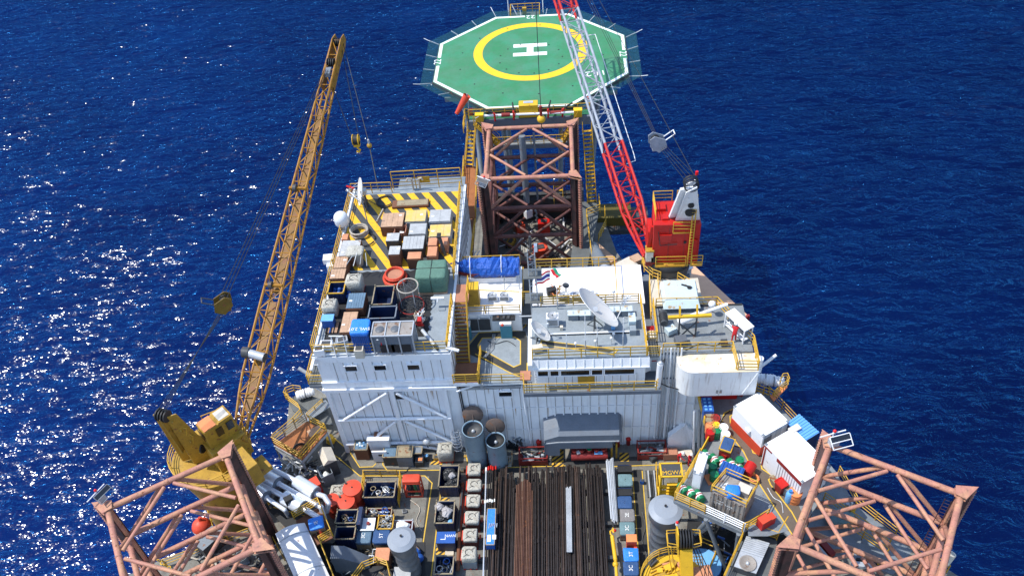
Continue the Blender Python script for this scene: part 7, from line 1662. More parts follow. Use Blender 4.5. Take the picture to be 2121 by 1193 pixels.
for k in range(70):
    a = P(rr.uniform(585, 668), rr.uniform(955, 1000), rr.uniform(.1, 1.2)); mb.tube(a, a+Vector((rr.uniform(-1.2, 1.2), rr.uniform(-1, .6), rr.uniform(-.5, .8))), rr.uniform(.03, .09), n=5, mat=rr.choice(['dark', 'dark_steel', 'galv', 'steel', 'white_wall', 'dark']))
mb.build('pipework', label='tangle of dark and grey pipes below the brown landing', cat='pipework', kind='stuff')
# brown landing
r30 = R(33.5); L0 = P(568, 920, 2.6)
LD = thing('landing_platform', 'rust brown railed landing with a coiled black hose, left of the building', 'platform', (P(620, 910, 2.5).x, P(620, 910, 2.5).y, 0))
corn = [P(568, 920, 2.5), P(636, 872, 2.5), P(677, 893, 2.5), P(625, 952, 2.5)]
MB().prism([tuple(q[:2]) for q in corn], 2.35, 2.5, 'rust_deck').build('platform_deck', LD)
mb = MB(); mb.use('galv')
for i in range(4): mb.bar(corn[i]-Vector((0, 0, .3)), corn[(i+1) % 4]-Vector((0, 0, .3)), .12, .3)
for q in corn: mb.tube(q-Vector((0, 0, .2)), Vector((q.x, q.y, -.5)), .1, n=6)
mb.tube(corn[0]-Vector((0, 0, .5)), Vector((corn[3].x, corn[3].y, 0)), .1, n=6); mb.build('platform_frame', LD)
railing(corn[0:1]+[corn[3], corn[2], corn[2].lerp(corn[1], .8)], 'yellow railing round the near sides of the rust brown landing', step=1.3)
railing([corn[0], corn[1]], 'pale weathered railing on the sea side of the rust brown landing', step=1.3, col='rim_worn', rails=4)
q = P(622, 932, 2.5); coil((q.x, q.y, 2.5), .6, 3, 'black hose coiled on the rust brown landing', 'dark', .05)
q = P(652, 893, 2.5); MB().box((q.x, q.y, 2.53), (1.2, .8, .05), r30, 'plywood').build('board', label='pale plywood board on the rust brown landing', cat='board')
# walkway beyond, liferafts
MB().prism([tuple(P(*p, 1.0)[:2]) for p in ((596, 828), (625, 812), (672, 830), (690, 880), (640, 872), (620, 858), (606, 850))], .85, 1.0, 'grating').build('walkway_deck', label='grey grating walkway behind the rust brown landing', cat='walkway')
def raft(p, rot, ll):
    t = thing('liferaft_canister', ll, 'liferaft canister', p, rot, 'white liferaft canisters')
    pr = [(.001, -.85), (.3, -.85), (.42, -.75)]
    for k in range(6): pr += [(.42, -.65+.24*k), (.46, -.6+.24*k), (.46, -.55+.24*k), (.42, -.5+.24*k)]
    pr += [(.42, .78), (.3, .85), (.001, .85)]
    MB().lathe(pr, (0, 0, .55), 16, Matrix.Rotation(R(90), 3, 'Y'), 'white_paint').build('canister', t, local=True)
    MB().box((-.4, 0, .08), (.1, .9, .16), mat='dark_steel').box((.4, 0, .08), (.1, .9, .16)).lathe([(.48, -.03), (.48, .03)], (0, 0, .55), 16, Matrix.Rotation(R(90), 3, 'Y')).build('cradle', t, local=True)
raft(P(635, 822, 1.0), R(20), 'white ribbed liferaft canister left of the building, above the sea')
raft(P(1583, 794, 6.6), R(-8), 'first white liferaft canister beside the yellow boarding cage on the right')
raft(P(1600, 798, 6.6), R(-8), 'second white liferaft canister, closest to the yellow boarding cage on the right')
railing([P(672, 842, 1), P(640, 872, 1)], 'orange yellow railing between the grey walkway and the white wall', rails=4, step=.9)
railing([P(598, 832, 1), P(622, 850, 1), P(628, 862, 1), P(612, 880, 1), P(570, 915, 1)], 'yellow railing along the sea side of the grey walkway', step=1.2)
railing([P(597, 832, 1)+Vector((.9*math.cos(R(a))+.6, .6*math.sin(R(a))+.5, 0)) for a in (250, 200, 150, 100, 50)], 'curved yellow railing at the far tip of the grey walkway', step=.8)
q = P(683, 900, 1); MB().tube((q.x, q.y-.2, .2), (q.x, q.y-.2, .9), .35, n=12, mat='yellow').lathe([(.38, .1), (.42, .15), (.38, .2)], (q.x, q.y-.2, .2), 12).build('yellow_reel', label='small yellow reel between the brown landing and the wall', cat='reel')
q = P(660, 870, 1); MB().box((q.x-.2, q.y+.6, 1.6), (2.6, 1.0, .06), R(42), 'steel').build('corrugated_sheet', label='grey corrugated sheet leaning by the wall behind the brown landing', cat='sheet')
# silver exhaust pipes
def silencer(segs, ll):
    t = thing('exhaust_pipe', ll, 'exhaust', segs[0][0], 0, 'silver exhaust pipes')
    for a, b, r_, kind in segs:
        a, b = Vector(a), Vector(b)
        if kind == 's':
            d = (b-a); MB().tube(a+d*.06, b-d*.04, r_, n=20, mat='aluminium').tube(a, a+d*.06, r_*.5, r_, 20).tube(b-d*.04, b, r_*1.02, n=20, mat='mid_grey').tube(b, b+d*.03, r_*.45, n=14, mat='aluminium').build('silencer', t)
        else: MB().tube(a, b, r_, n=12, mat='aluminium').ball(b, r_*1.01, 12, 8).build('pipe_section', t)
zE = 3.2
def PE(x, y, z=zE): return P(x, y, z)
silencer([(PE(537, 957), PE(612, 995), .22, 'p'), (PE(612, 995), PE(655, 1022), .58, 's'), (PE(655, 1022), PE(672, 1028), .22, 'p'), (PE(672, 1028), PE(681, 1042, 3.0), .22, 'p'), (PE(681, 1042, 3.0), PE(677, 1058, 2.0), .22, 'p')], 'uppermost silver exhaust pipe with a silencer ending in a bend by the orange tanks')
silencer([(PE(530, 975), PE(537, 977), .22, 'p'), (PE(537, 977), PE(577, 1001), .58, 's'), (PE(577, 1001), PE(665, 1050), .22, 'p'), (PE(665, 1050), PE(672, 1075, 2), .22, 'p')], 'second silver exhaust pipe with a silencer near its left end')
silencer([(PE(524, 993), PE(588, 1028), .22, 'p'), (PE(588, 1028), PE(628, 1052), .62, 's'), (PE(628, 1052), PE(660, 1072), .24, 'p')], 'third silver exhaust pipe with a shaded silencer at its right end')
silencer([(PE(515, 1003), PE(552, 1030), .58, 's'), (PE(552, 1030), PE(590, 1056), .18, 'p'), (PE(590, 1056), PE(598, 1068, 2), .18, 'p')], 'lowest silver exhaust silencer closest to the leg rack')
mb = MB(); mb.use('galv')
for k in range(6):
    mb.lathe([(.3, -.06), (.36, 0), (.3, .06)], PE(513+k*4, 957+k*4, 3.2), 12, Matrix.Rotation(R(60), 3, 'Y'))
mb.tube(PE(505, 935, 3.2), PE(533, 975, 3.2), .25, n=10); mb.tube(PE(500, 965, 3.0), PE(526, 994, 3.2), .25, n=10); mb.build('bellows', label='grey ribbed bellows joining the silver exhaust pipes to the crane side', cat='bellows')
mb = MB(); mb.use('dark_steel')
for a, b in (((600, 990), (560, 1050)), ((640, 1010), (600, 1070)), ((560, 965), (530, 1010))): mb.bar(P(*a, 2.3), P(*b, 2.3), .25, .3); mb.tube(P(*a, 2.2), P(*a, 0), .1, n=6)
mb.build('pipe_support', label='dark steel supports under the silver exhaust pipes', cat='support')
q = P(603, 1045, 3.0); MB().box(q+Vector((0, 0, .6)), (.7, .5, .9), .6, 'dark').box(q, (.9, .7, .5), .3, 'dark_steel').build('motor_box', label='black box standing on the third exhaust silencer', cat='box')
MB().prism([tuple(P(*p, .6)[:2]) for p in ((540, 1040), (610, 1040), (660, 1090), (600, 1100))], .5, .6, 'dark').build('dark_grating', label='dark grating under the lowest exhaust silencer', cat='grating')
railing([P(560, 1052, 1), P(668, 1082, 1)], 'yellow railing running below the silver exhaust pipes', step=1.3)
railing([P(610, 1075, 3), P(663, 1045, 3), P(690, 1110, 3), P(665, 1125, 3), P(700, 1215, 3)], 'yellow railing round the platform edge right of the white curved roof', step=1.0, rails=4)
MB().prism([tuple(P(*p, 2.9)[:2]) for p in ((612, 1078), (663, 1048), (690, 1112), (650, 1130))], 2.7, 2.85, 'brown_crate').build('platform_deck', label='small brown platform right of the white curved roof', cat='platform')
covered_tub(P(659, 1092, 2.9)-Vector((0, 0, 0)), (1.15, 1.05, .7), R(18), 'bright blue covered tub marked IE on the small brown platform', 'bright_blue', 140, 'IE')
q = P(667, 1106, 3); coil((q.x, q.y, 2.9), .42, 2, 'dark cable coil around an orange cone', 'dark', .05); MB().tube((q.x, q.y, 2.9), (q.x-.05, q.y, 3.6), .2, .02, 12, 'orange_red').build('traffic_cone', label='orange cone in the dark cable coil', cat='cone')
# white curved roof container
t = thing('curved_roof_shelter', 'white shelter with a slightly curved roof patterned by the shadow of the leg', 'shelter', P(620, 1150, 0))
A0, A1, B0 = P(570, 1105, 3.2), P(631, 1082, 3.2), P(600, 1193, 3.2); dirn = (P(683, 1193, 3.2)-A1); dirn = Vector((dirn.x, dirn.y, 0)).normalized(); Ln = 9
vs = []; nn_ = 8
for f_ in (0, .12, .5, 1):
    for k in range(nn_+1): u = k/nn_; q = A0.lerp(A1, u)+dirn*Ln*f_; vs.append(q+Vector((0, 0, .35*math.sin(math.pi*u))))
mb = MB(); mb.use('white_paint'); mb.add(vs, [(i*(nn_+1)+k, i*(nn_+1)+k+1, (i+1)*(nn_+1)+k+1, (i+1)*(nn_+1)+k) for i in range(3) for k in range(nn_)], smooth=True); mb.build('roof', t)
mb = MB(); mb.use('mid_grey'); e = dirn*Ln
mb.add([A0, A1, A1+e, A0+e]+[Vector((v.x, v.y, 0)) for v in (A0, A1, A1+e, A0+e)], [(0, 1, 5, 4), (1, 2, 6, 5), (2, 3, 7, 6), (3, 0, 4, 7)]); mb.build('wall', t)
mb = MB(); mb.use('galv')
for f_ in (.1, .48): 
    for k in range(nn_): u0, u1 = k/nn_, (k+1)/nn_; mb.bar(A0.lerp(A1, u0)+e*f_+Vector((0, 0, .35*math.sin(math.pi*u0)+.03)), A0.lerp(A1, u1)+e*f_+Vector((0, 0, .35*math.sin(math.pi*u1)+.03)), .08, .05)
mb.build('roof_seam', t)
# stacked blue skips etc. in lower left
skip((694, 1083), (742, 1055), 2.2, 1.6, 0, 'dark blue skip of scrap below the orange tanks', fill='scrap', seed=14, level=.5)
skip((692, 1116), (737, 1090), 2.0, 1.6, 0, 'empty dark blue skip in front of the scrap skip', rim='rim_worn')
MB().bx(P(744, 1060, 2).x, P(752, 1060, 2).x, P(744, 1090, 2).y, P(744, 1053, 2).y, .1, 2.3, 'navy').build('blue_locker', label='tall narrow blue locker beside the scrap skip', cat='locker')
skip((757, 1068), (812, 1052), 1.3, 1.0, 0, 'shallow rusty red tray of black hoses and cables', 'dark_red', 'rim_worn', 'scrap', 15, level=.9)
q = P(762, 1085, 1.6); t = thing('white_case', 'white and pale green case with a dark knob on its lid', 'case', (q.x, q.y, 0)); MB().box((0, 0, .8), (1.1, 1.1, 1.5), mat='canvas_teal').build('case_body', t, local=True); MB().box((0, 0, 1.58), (1.15, 1.15, .06), mat='white_paint').tube((.05, 0, 1.6), (.05, 0, 1.8), .14, n=10, mat='dark_red').build('case_lid', t, local=True)
t, c, sx, sy = skip((781, 1095), (816, 1067), 1.6, 1.3, 0, 'yellow rimmed rusty basket heaped with steel fittings', 'brown_crate', 'yellow_rail', seed=5)
for k in range(26):
    q = c+Vector((rr.uniform(-.42, .42)*sx, rr.uniform(-.42, .42)*sy, 1.0+rr.uniform(0, .35))); Q = Matrix.Rotation(rr.uniform(0, 1.5), 3, 'X')
    MB().lathe([(.1, -.1), (.16, -.08), (.16, .08), (.1, .1), (.1, -.1)], q, 10, Q, rr.choice(['galv', 'rim_worn', 'galv', 'steel'])).build('steel_fitting', label='round steel fitting in the yellow rimmed basket', cat='fitting', group='steel fittings in the basket')
covered_tub(P(753, 1110, 1.3)-Vector((0, 0, 1.3)), (1.3, 1.2, 1.3), 0, 'slate covered tub marked 3C with frayed corners in the lower left', 'canvas_slate', 150, '3C')
covered_tub(P(790, 1110, 1.4)-Vector((0, 0, 1.4)), (1.3, 1.25, 1.4), 0, 'blue covered tub with white scrawl left of the grey mushroom vent', 'canvas_blue', 151, '5T')
t, c, sx, sy = skip((815, 1098), (855, 1077), 1.2, 1.0, 0, 'grey rimmed box holding a white bag behind the mushroom vent', 'dark_red', 'galv')
bag(c+Vector((-.1, 0, .4)), (1.3, .9, .9), 160, 'white crumpled bag behind the mushroom vent', 'mark_white', 'white refuse bags')
def mushroom(px, py, z, r_, ll, tilt=(0, 0)):
    q = P(px, py, z); t = thing('mushroom_vent', ll, 'ventilator', (q.x, q.y, 0), 0, 'grey mushroom ventilators')
    mb = MB(); mb.use('tank_grey'); pr = [(r_*.8, 0)]
    for k in range(4): pr += [(r_*.8, z*.16*k+.5), (r_*.86, z*.16*k+.6), (r_*.8, z*.16*k+.7)]
    pr += [(r_*.8, z-1.4), (r_, z-1.2), (r_*1.03, z-.35)]
    mb.lathe(pr, n=32); mb.build('shaft', t, local=True)
    MB().lathe([(r_*1.03, z-.36), (r_*1.04, z-.3), (r_*.72, z-.1), (.001, z-.07)], n=40, mat='tank_top', smooth=False).tube((0, .1, z+.03), (0, .1, z+.1), .1, n=8, mat='dark').build('cap', t, local=True); return t
mushroom(830, 1112, 5.4, 1.04, 'grey capped mushroom ventilator among the tubs in the lower left')
mushroom(1379, 1050, 6.2, 1.22, 'big grey ventilator with a conical top left of the green drums')
for i, (px, py) in enumerate(((862, 1140), (868, 1152))): q = P(px, py, .6); MB().ball((q.x, q.y, .35), .36, 14, 8, 'blue_paint').build('blue_ball', label=['far', 'near'][i]+' one of two blue round floats beside the mushroom ventilator', cat='float', group='blue floats on deck')
t = thing('grey_hopper', 'long dark blue grey angular duct in the shadow at the bottom left', 'duct', P(720, 1150, 0)); a = P(700, 1145, 2.6); b = P(760, 1160, 1.2)
mb = MB(); mb.prism([tuple(P(*p, 2.6)[:2]) for p in ((684, 1156), (686, 1129), (711, 1130), (708, 1156))], .2, 2.6, 'mid_grey'); vs = [P(711, 1129, 2.6), P(763, 1150, 1.0), P(765, 1172, .9), P(708, 1156, 2.6)]; mb.add(vs+[Vector((v.x, v.y, .1)) for v in vs], [(0, 3, 2, 1), (1, 2, 6, 5), (2, 3, 7, 6), (0, 1, 5, 4)]); mb.build('casing', t)
q = P(792, 1147, 1.4); MB().box((q.x, q.y, .7), (1.15, 1.1, 1.35), mat='brown_crate').box((q.x, q.y, 1.4), (1.15, 1.1, .05), mat='orange_crate').build('orange_crate', label='orange topped crate left of the mushroom ventilator shaft', cat='crate')
mb = MB(); mb.pipe([P(770, 1153, .7), P(773, 1137, .7), P(787, 1137, .7)], .05, 5, 'galv'); mb.pipe([P(764, 1166, .7), P(764, 1150, .7), P(774, 1150, .7), P(774, 1166, .7), P(764, 1166, .7)], .05, 5, 'galv'); mb.ball(P(769, 1155, .5), .2, 8, 6, 'dark'); mb.ball(P(769, 1162, .5), .2, 8, 6, 'dark'); mb.build('tube_frame', label='thin grey tube frame with black rollers in the shadow', cat='frame')
railing([P(p[0], p[1], 1.2) for p in ((735, 1205), (755, 1178), (783, 1167), (805, 1175), (812, 1205))], 'yellow and grey polygonal railing at the bottom edge of the picture', step=.9)
MB().tube(P(780, 1210, .2)-Vector((0, 0, .2)), P(780, 1210, .2)+Vector((0, 0, .4)), 1.4, n=20, mat='dark').build('winch_base', label='dark round winch base inside the polygonal railing', cat='winch')
q = P(833, 1185, 1.6); MB().box((q.x, q.y-.2, .8), (1.3, 1.3, 1.5), mat='steel').box((q.x, q.y-.2, 1.57), (1.35, 1.35, .06), mat='grey_board').build('storage_box', label='grey topped box at the bottom edge beside the ventilator shaft', cat='storage box')
mb = MB()
for k in range(110):
    a = P(rr.uniform(690, 860), rr.uniform(1120, 1200), rr.uniform(.05, .5)); mb.tube(a, a+Vector((rr.uniform(-1, 1), rr.uniform(-1, 1), rr.uniform(-.05, .4))), rr.uniform(.03, .1), n=5, mat=rr.choice(['dark', 'dark_steel', 'dark', 'rim_worn', 'steel', 'rubber']))
mb.build('deck_clutter', label='dark hoses and pipes on the shaded deck in the lower left', cat='clutter', kind='stuff')
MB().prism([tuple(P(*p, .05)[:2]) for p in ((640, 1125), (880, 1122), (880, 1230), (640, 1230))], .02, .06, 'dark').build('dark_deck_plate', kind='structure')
# seen through the left leg
t = thing('engine_skid', 'dark steel skid box seen through the left lattice leg', 'skid', P(440, 1110, 0)); mb = MB(); mb.prism([tuple(P(*p, 1.5)[:2]) for p in ((393, 1120), (440, 1088), (465, 1100), (420, 1140))], -.5, 1.5, 'dark_steel'); mb.build('casing', t); MB().prism([tuple(P(*p, 1.55)[:2]) for p in ((393, 1120), (440, 1088), (465, 1100), (420, 1140))], 1.5, 1.56, 'steel').build('top_plate', t)
q = P(418, 1090, 1.0); MB().ball(q, .8, 18, 12, 'orange_red').tube(q, q+Vector((.1, .2, 1.1)), .22, .12, 10).lathe([(.81, -.1), (.81, .1)], q, 18, mat='mark_white').build('mooring_buoy', label='orange mooring buoy with a white band seen behind the left lattice leg', cat='buoy')
mb = MB(); mb.use('yellow')
for k in range(8): q = P(322+k*7, 1155+k*5, .2); mb.lathe([(.14, -.04), (.2, 0), (.14, .04), (.1, 0), (.14, -.04)], q, 8, Matrix.Rotation(R(90*(k % 2)), 3, 'X'))
mb.build('yellow_chain', label='yellow chain links by the hull edge below the left lattice leg', cat='chain')
railing([P(345, 1172, 0), P(520, 1108, 0)], 'yellow railing along the hull edge seen through the left lattice leg')
railing([P(430, 1050, 0), P(455, 1120, 0)], 'slanting yellow railing below the yellow crane', step=1.2)
railing([P(545, 1075, 0), P(590, 1160, 0)], 'yellow railing right behind the left leg rack', step=1.5)
mb = MB()
for k in range(60):
    a = P(rr.uniform(400, 560), rr.uniform(1120, 1190), .1); mb.tube(a, a+Vector((rr.uniform(-1.4, 1.4), rr.uniform(-1, 1), rr.uniform(0, .5))), rr.uniform(.04, .12), n=5, mat=rr.choice(['dark_steel', 'galv', 'steel', 'beige', 'dark']))
mb.build('pipework', label='grey pipework on the deck below the left lattice leg', cat='pipework', kind='stuff')
for i, (px, py) in enumerate(((470, 1170), (500, 1150))): q = P(px, py, .8); drum(q.x, q.y, 0, .5, .8, ['left', 'right'][i]+' of two grey drums on the deck below the left leg', 'steel', 'dark', 'grey drums below the left leg')

# ================================================================== right side
R31 = R(31)
ZR = 6.5
CH -= ZR; BEFORE = set(o.name for o in bpy.data.objects)      # this deck is 6.5 m up: build on it, lift it afterwards
MB().prism([tuple(P(*p, 0)[:2]) for p in ((1440, 800), (1467, 912), (1449, 945), (1397, 1035), (1540, 1100), (1590, 1072), (1640, 1115), (1690, 1050), (1733, 978), (1660, 890), (1590, 815), (1545, 782))]+[(14.0, 50.0), (10.8, 50.0)], -.25, -.003, 'grey_deck').build('raised_deck', kind='structure', label='grey raised deck carrying the containers on the right')
BW = [(1572, 822), (1500, 855), (1494, 876), (1540, 935), (1575, 1005), (1640, 1105), (1672, 1090), (1648, 1030), (1598, 955), (1575, 940), (1560, 935), (1555, 920), (1515, 875), (1512, 862), (1524, 855)]
patch(BW, 0.004, 'brown_walk', 'walkway')
ribbon([(1572, 822), (1500, 855), (1494, 876), (1540, 935), (1575, 1005), (1640, 1105)], .10, .012, 'line_yellow', 'walkway_line')
ribbon([(1524, 855), (1512, 862), (1513, 875), (1530, 893), (1555, 922), (1560, 937), (1575, 942), (1578, 938)], .10, .012, 'line_yellow', 'walkway_line')
ribbon([(1586, 950), (1576, 958), (1578, 970), (1600, 985), (1592, 993), (1596, 1003), (1640, 1060), (1662, 1100)], .10, .012, 'line_yellow', 'walkway_line')

def container(pn, pf, z, h, rot, ll, side, low=None, cat='container', lowh=1.0, roof='white_roof'):
    c, sx, sy = fp(pn, pf, z, rot); c.z = z-h; t = thing('shipping_container', ll, cat, c, rot, 'containers on the right hand deck')
    mb = MB(); mb.box((0, 0, h/2), (sx, sy, h-.04), mat=side); n_ = int(sy/.35)
    mb.build('container_body', t, local=True)
    if low: MB().box((0, 0, lowh/2+.01), (sx+.04, sy+.04, lowh), mat=low).build('painted_base', t, local=True)
    MB().box((0, 0, h), (sx+.05, sy+.05, .07), mat=roof).build('container_roof', t, local=True)
    mb = MB(); mb.use('steel')
    for i in (-1, 1):
        for j in (-1, 1):
            for k in (.08, h-.02): mb.box((i*(sx/2-.08), j*(sy/2-.08), k), (.2, .2, .16))
    mb.build('corner_castings', t, local=True); return t, c, sx, sy
t, c, sx, sy = container((1581, 904), (1572, 813), 2.6, 2.6, R31, 'white container with a red lower half and a dazzling white roof', 'white_paint', 'orange_red', lowh=1.15)
MB().box((-sx/2-.12, -.2, 1.7), (.2, .45, .3), mat='white_paint').build('lamp_box', t, local=True)
mb = MB(); mb.use('galv')
for k in range(3): mb.box((-sx/2+.45+k*.55, -sy/2-.03, 1.9), (.5, .03, 1.2))
mb.build('door_panel', t, local=True); MB().box((-sx/2+.5, -sy/2-.05, 1.9), (.7, .04, .7), mat='tank_grey').build('fan_grille', t, local=True)
t, c, sx, sy = container((1662, 1000), (1642, 887), 2.6, 2.6, R31, 'long white container with a dark red top edge beside the leg rack', 'white_paint')
mb = MB(); mb.use('dark_red'); mb.box((-sx/2-.02, -sy*.17, 2.35), (.05, sy*.64, .35)); mb.box((-sx/2-.02, sy*.4, 2.45), (.05, sy*.2, .12)); mb.box((-sx/2-.02, sy*.46, 1.2), (.05, .12, 2.2)); mb.build('red_stripe', t, local=True)
mb = MB(); mb.use('galv')
for k in range(10): mb.box((-sx/2-.015, -sy*.45+k*sy*.06, 1.15), (.03, .04, 1.9))
mb.build('side_ribs', t, local=True)
t = thing('blue_container', 'bright blue ribbed container roof beyond the white containers, over the sea', 'container', P(1665, 880, 0)); rc = [P(1655, 858, 2.4), P(1697, 896, 2.4), P(1669, 913, 2.4), P(1630, 876, 2.4)]
MB().prism([tuple(q[:2]) for q in rc], .0, 2.4, 'navy').build('container_body', t); 
mb = MB(); mb.prism([tuple(q[:2]) for q in rc], 2.4, 2.46, 'roof_blue'); 
for k in range(9): f_ = (k+.5)/9; mb.bar(rc[0].lerp(rc[1], f_)+Vector((0, 0, .08)), rc[3].lerp(rc[2], f_)+Vector((0, 0, .08)), .1, .06, 'roof_blue')
mb.build('container_roof', t); MB().bar(P(1636, 893, 2.6), P(1656, 882, 2.7), .5, .12, 'beige').build('roof_plank', label='pale plank box lying on the blue container roof', cat='box')
MB().prism([tuple(P(*p, -.05)[:2]) for p in ((1640, 880), (1700, 915), (1720, 985), (1680, 980))], -.4, -.02, 'dark_steel').build('sponson_deck', kind='structure')
railing([P(1590, 818, 0), P(1648, 880, 0)], 'brownish railing behind the red and white container at the hull edge', col='ochre')
# red box under rounded tank, lifebuoy etc
MB().bx(P(1453, 812, 1).x, P(1528, 808, 1).x, P(1500, 811, 1).y, P(1500, 795, 1).y, .02, 1.2, 'red').build('red_bin', label='long red bin in the shade below the rounded white tank', cat='bin')
q = P(1544, 810, .8); MB().tube((q.x, q.y, .8), (q.x-.5, q.y+.3, 1.0), .6, n=16, mat='dark_red').tube((q.x-.1, q.y, .8), (q.x-.12, q.y-.03, .82), .2, n=10, mat='red').build('fan_housing', label='round red fan housing right of the long red bin', cat='fan')
railing([P(1548, 805, 0), P(1560, 800, 0), P(1565, 812, 0)], 'small yellow railing round the red fan housing', step=.6, rails=4)
t = thing('boarding_cage', 'yellow orange boarding platform with a curved cage over the sea on the right', 'platform', P(1612, 815, 0)); MB().prism([tuple(P(*p, .5)[:2]) for p in ((1595, 820), (1620, 795), (1632, 800), (1603, 830))], .35, .5, 'orange').build('platform_deck', t)
mb = MB(); mb.use('yellow_rail')
for h_ in (.5, .85, 1.2): mb.pipe([P(1600, 828, .5)+Vector((0, 0, h_)), P(1631, 803, .5)+Vector((0, 0, h_)), P(1627, 792, .5)+Vector((0, 0, h_)), P(1618, 793, .5)+Vector((0, 0, h_)), P(1612, 803, .5)+Vector((0, 0, h_))], .035, 5)
mb.build('guard_rail', t)
railing([P(1560, 812, 0), P(1600, 826, 0)], 'yellow railing leading to the boarding platform', step=1.0)
# long yellow toe wall along the raised platform
PZ = 0.0
pa, pb, pc, pd, pe = P(1442, 805, PZ), P(1467, 912, PZ), P(1449, 945, PZ), P(1397, 1035, PZ), P(1540, 1100, PZ)
RP = thing('raised_platform', 'raised grey platform with yellow edges carrying the green drums', 'platform', P(1480, 1000, 0))
MB().prism([tuple(q[:2]) for q in (pb, P(1500, 905, PZ), P(1580, 1010, PZ), pe, pd, pc)], PZ-.3, PZ-.26, 'grey_deck').build('platform_deck', RP)
mb = MB(); mb.use('steel')
mb.bar(pd-Vector((0, 0, .3)), pe-Vector((0, 0, .3)), .15, .45)
mb.bar(pe-Vector((0, 0, .3)), P(1580, 1010, PZ-.3), .15, .4); mb.bar(pd-Vector((0, 0, .3)), pc-Vector((0, 0, .3)), .15, .4); mb.build('platform_beam', RP)
mb = MB(); mb.use('yellow'); mb.bar(pa+Vector((0, 0, .3)), pb+Vector((0, 0, .3)), .08, .75); mb.bar(pb+Vector((0, 0, .3)), pc+Vector((0, 0, .3)), .08, .7); mb.build('edge_plate', RP)
for k, (a, b) in enumerate((((1394, 1045), (1386, 1130)), ((1462, 1075), (1505, 1185)), ((1468, 1075), (1480, 1100)), ((1530, 1105), (1520, 1170)))): MB().tube(P(*a, PZ-.4), P(*b, -ZR) if k != 2 else P(1440, 1105, -4), .17, n=10, mat='steel').build('support_leg', RP)
railing([pc, pd, P(1460, 1063, PZ)], 'yellow railing round the near corner of the raised platform, by the three green drums', rails=4, step=1.2)
railing([P(1460, 1063, PZ), pe], 'pale weathered railing on the near side of the raised platform', rails=4, step=1.3, col='white_wall')
railing([P(1537, 1100, PZ), P(1548, 1096, PZ), P(1590, 1070, PZ)], 'yellow railing beside the red boxes at the platform end', step=1.1)
for k, (px, m_) in enumerate(((1437, 'white_wall'), (1447, 'galv'), (1455, 'galv'))): MB().tube(P(px+2, 850, -.3), P(px-1, 940, -ZR), .12, n=8, mat=m_).build('deck_pipe', label=['leftmost', 'middle', 'rightmost'][k]+' pale pipe beside the yellow kerb', cat='pipe', group='pale pipes beside the yellow kerb')
# drums by the kerb
zd = .02
for px, py, col, lid, ll in ((1470, 857, 'brown_crate', 'rim_worn', 'brown rusty drum next to the blue crate'), (1482, 865, 'red', 'dark_red', 'red drum right of the rusty brown drums'), (1470, 870, 'brown_crate', 'rim_worn', 'brown drum second down the yellow kerb'), (1471, 881, 'orange', 'orange', 'orange brown drum third down the yellow kerb'), (1482, 879, 'orange', 'heli_yellow', 'bright orange drum beside the white ones'), (1485, 890, 'drum_green', 'drum_green', 'upright green drum beside the two white drums'), (1472, 893, 'red', 'red', 'bright red drum at the lower end of the row'), (1499, 884, 'white_paint', 'white_paint', 'far one of the two white lidded drums'), (1503, 898, 'white_paint', 'mark_white', 'near one of the two white lidded drums')):
    q = P(px, py, .88); drum(q.x, q.y, zd, .36, .88, ll, col, lid)
t = thing('blue_crate', 'blue shrink wrapped stack of white labelled packs by the yellow kerb', 'stack', P(1464, 838, 0)); c, sx, sy = fp((1458, 852), (1474, 822), 1.2, 0)
MB().bx(c.x-sx/2, c.x+sx/2, c.y-sy/2, c.y+sy/2, .05, 1.2, 'blue_paint').build('stack_body', t); mb = MB(); mb.use('light_blue')
for i in range(4):
    for j in range(2): mb.box((c.x-sx*.25+j*sx*.45, c.y-sy*.36+i*sy*.24, 1.21), (sx*.25, sy*.12, .03))
mb.build('pack_labels', t)
# green drums, lying
Rg = R(-62)
for px, py, tl, ll in ((1464, 944, 1.45, 'first lying green drum from the left under the blue container'), (1480, 952, 1.45, 'second lying green drum from the left under the blue container'), (1497, 958, 1.45, 'third lying green drum from the left under the blue container'), (1516, 962, 1.45, 'fourth lying green drum, with orange tinted band'), (1531, 966, 1.3, 'fifth lying green drum behind the yellow rails'), (1415, 1012, 1.4, 'left one of the three green drums at the platform corner'), (1431, 1020, 1.4, 'middle one of the three green drums at the platform corner'), (1448, 1027, 1.4, 'right one of the three green drums at the platform corner')):
    q = P(px, py, PZ+.35); lying_drum((q.x, q.y, PZ), .31, .92, R(20), tl, ll)
for px, py, ll in ((1477, 963, 'upright small green drum with a white label below the lying ones'), (1480, 980, 'upright green drum standing alone on an orange board'), (1533, 950, 'upright green drum beyond the lying row')):
    q = P(px, py, PZ+.9); drum(q.x, q.y, PZ, .32, .85, ll, 'drum_green', 'drum_green', 'upright green drums')
q = P(1480, 990, PZ); MB().box((q.x, q.y, PZ+.05), (1.4, .9, .08), .3, 'orange').build('board', label='orange board under the lone green drum', cat='board')
q = P(1552, 972, PZ+.6); lying = MB().tube(q+Vector((-.3, -.4, 0)), q+Vector((.25, .4, .1)), .42, n=18, mat='red').tube(q+Vector((-.31, -.42, 0)), q+Vector((-.3, -.4, 0)), .36, n=16, mat='dark_red'); lying.build('drum', label='big red drum tilted beside the round orange reel', cat='drum')
q = P(1563, 985, .6); coil((q.x, q.y, .05), .35, 3, 'orange round reel beside the tilted red drum', 'orange', .06, name='cable_reel', cat='reel', group='reels')
# long pale container on platform
t, c, sx, sy = container((1436, 978), (1467, 940), PZ+2.3, 2.3, R(-22), 'narrow pale grey cabinet container between the green drum groups', 'white_wall', roof='white_paint')
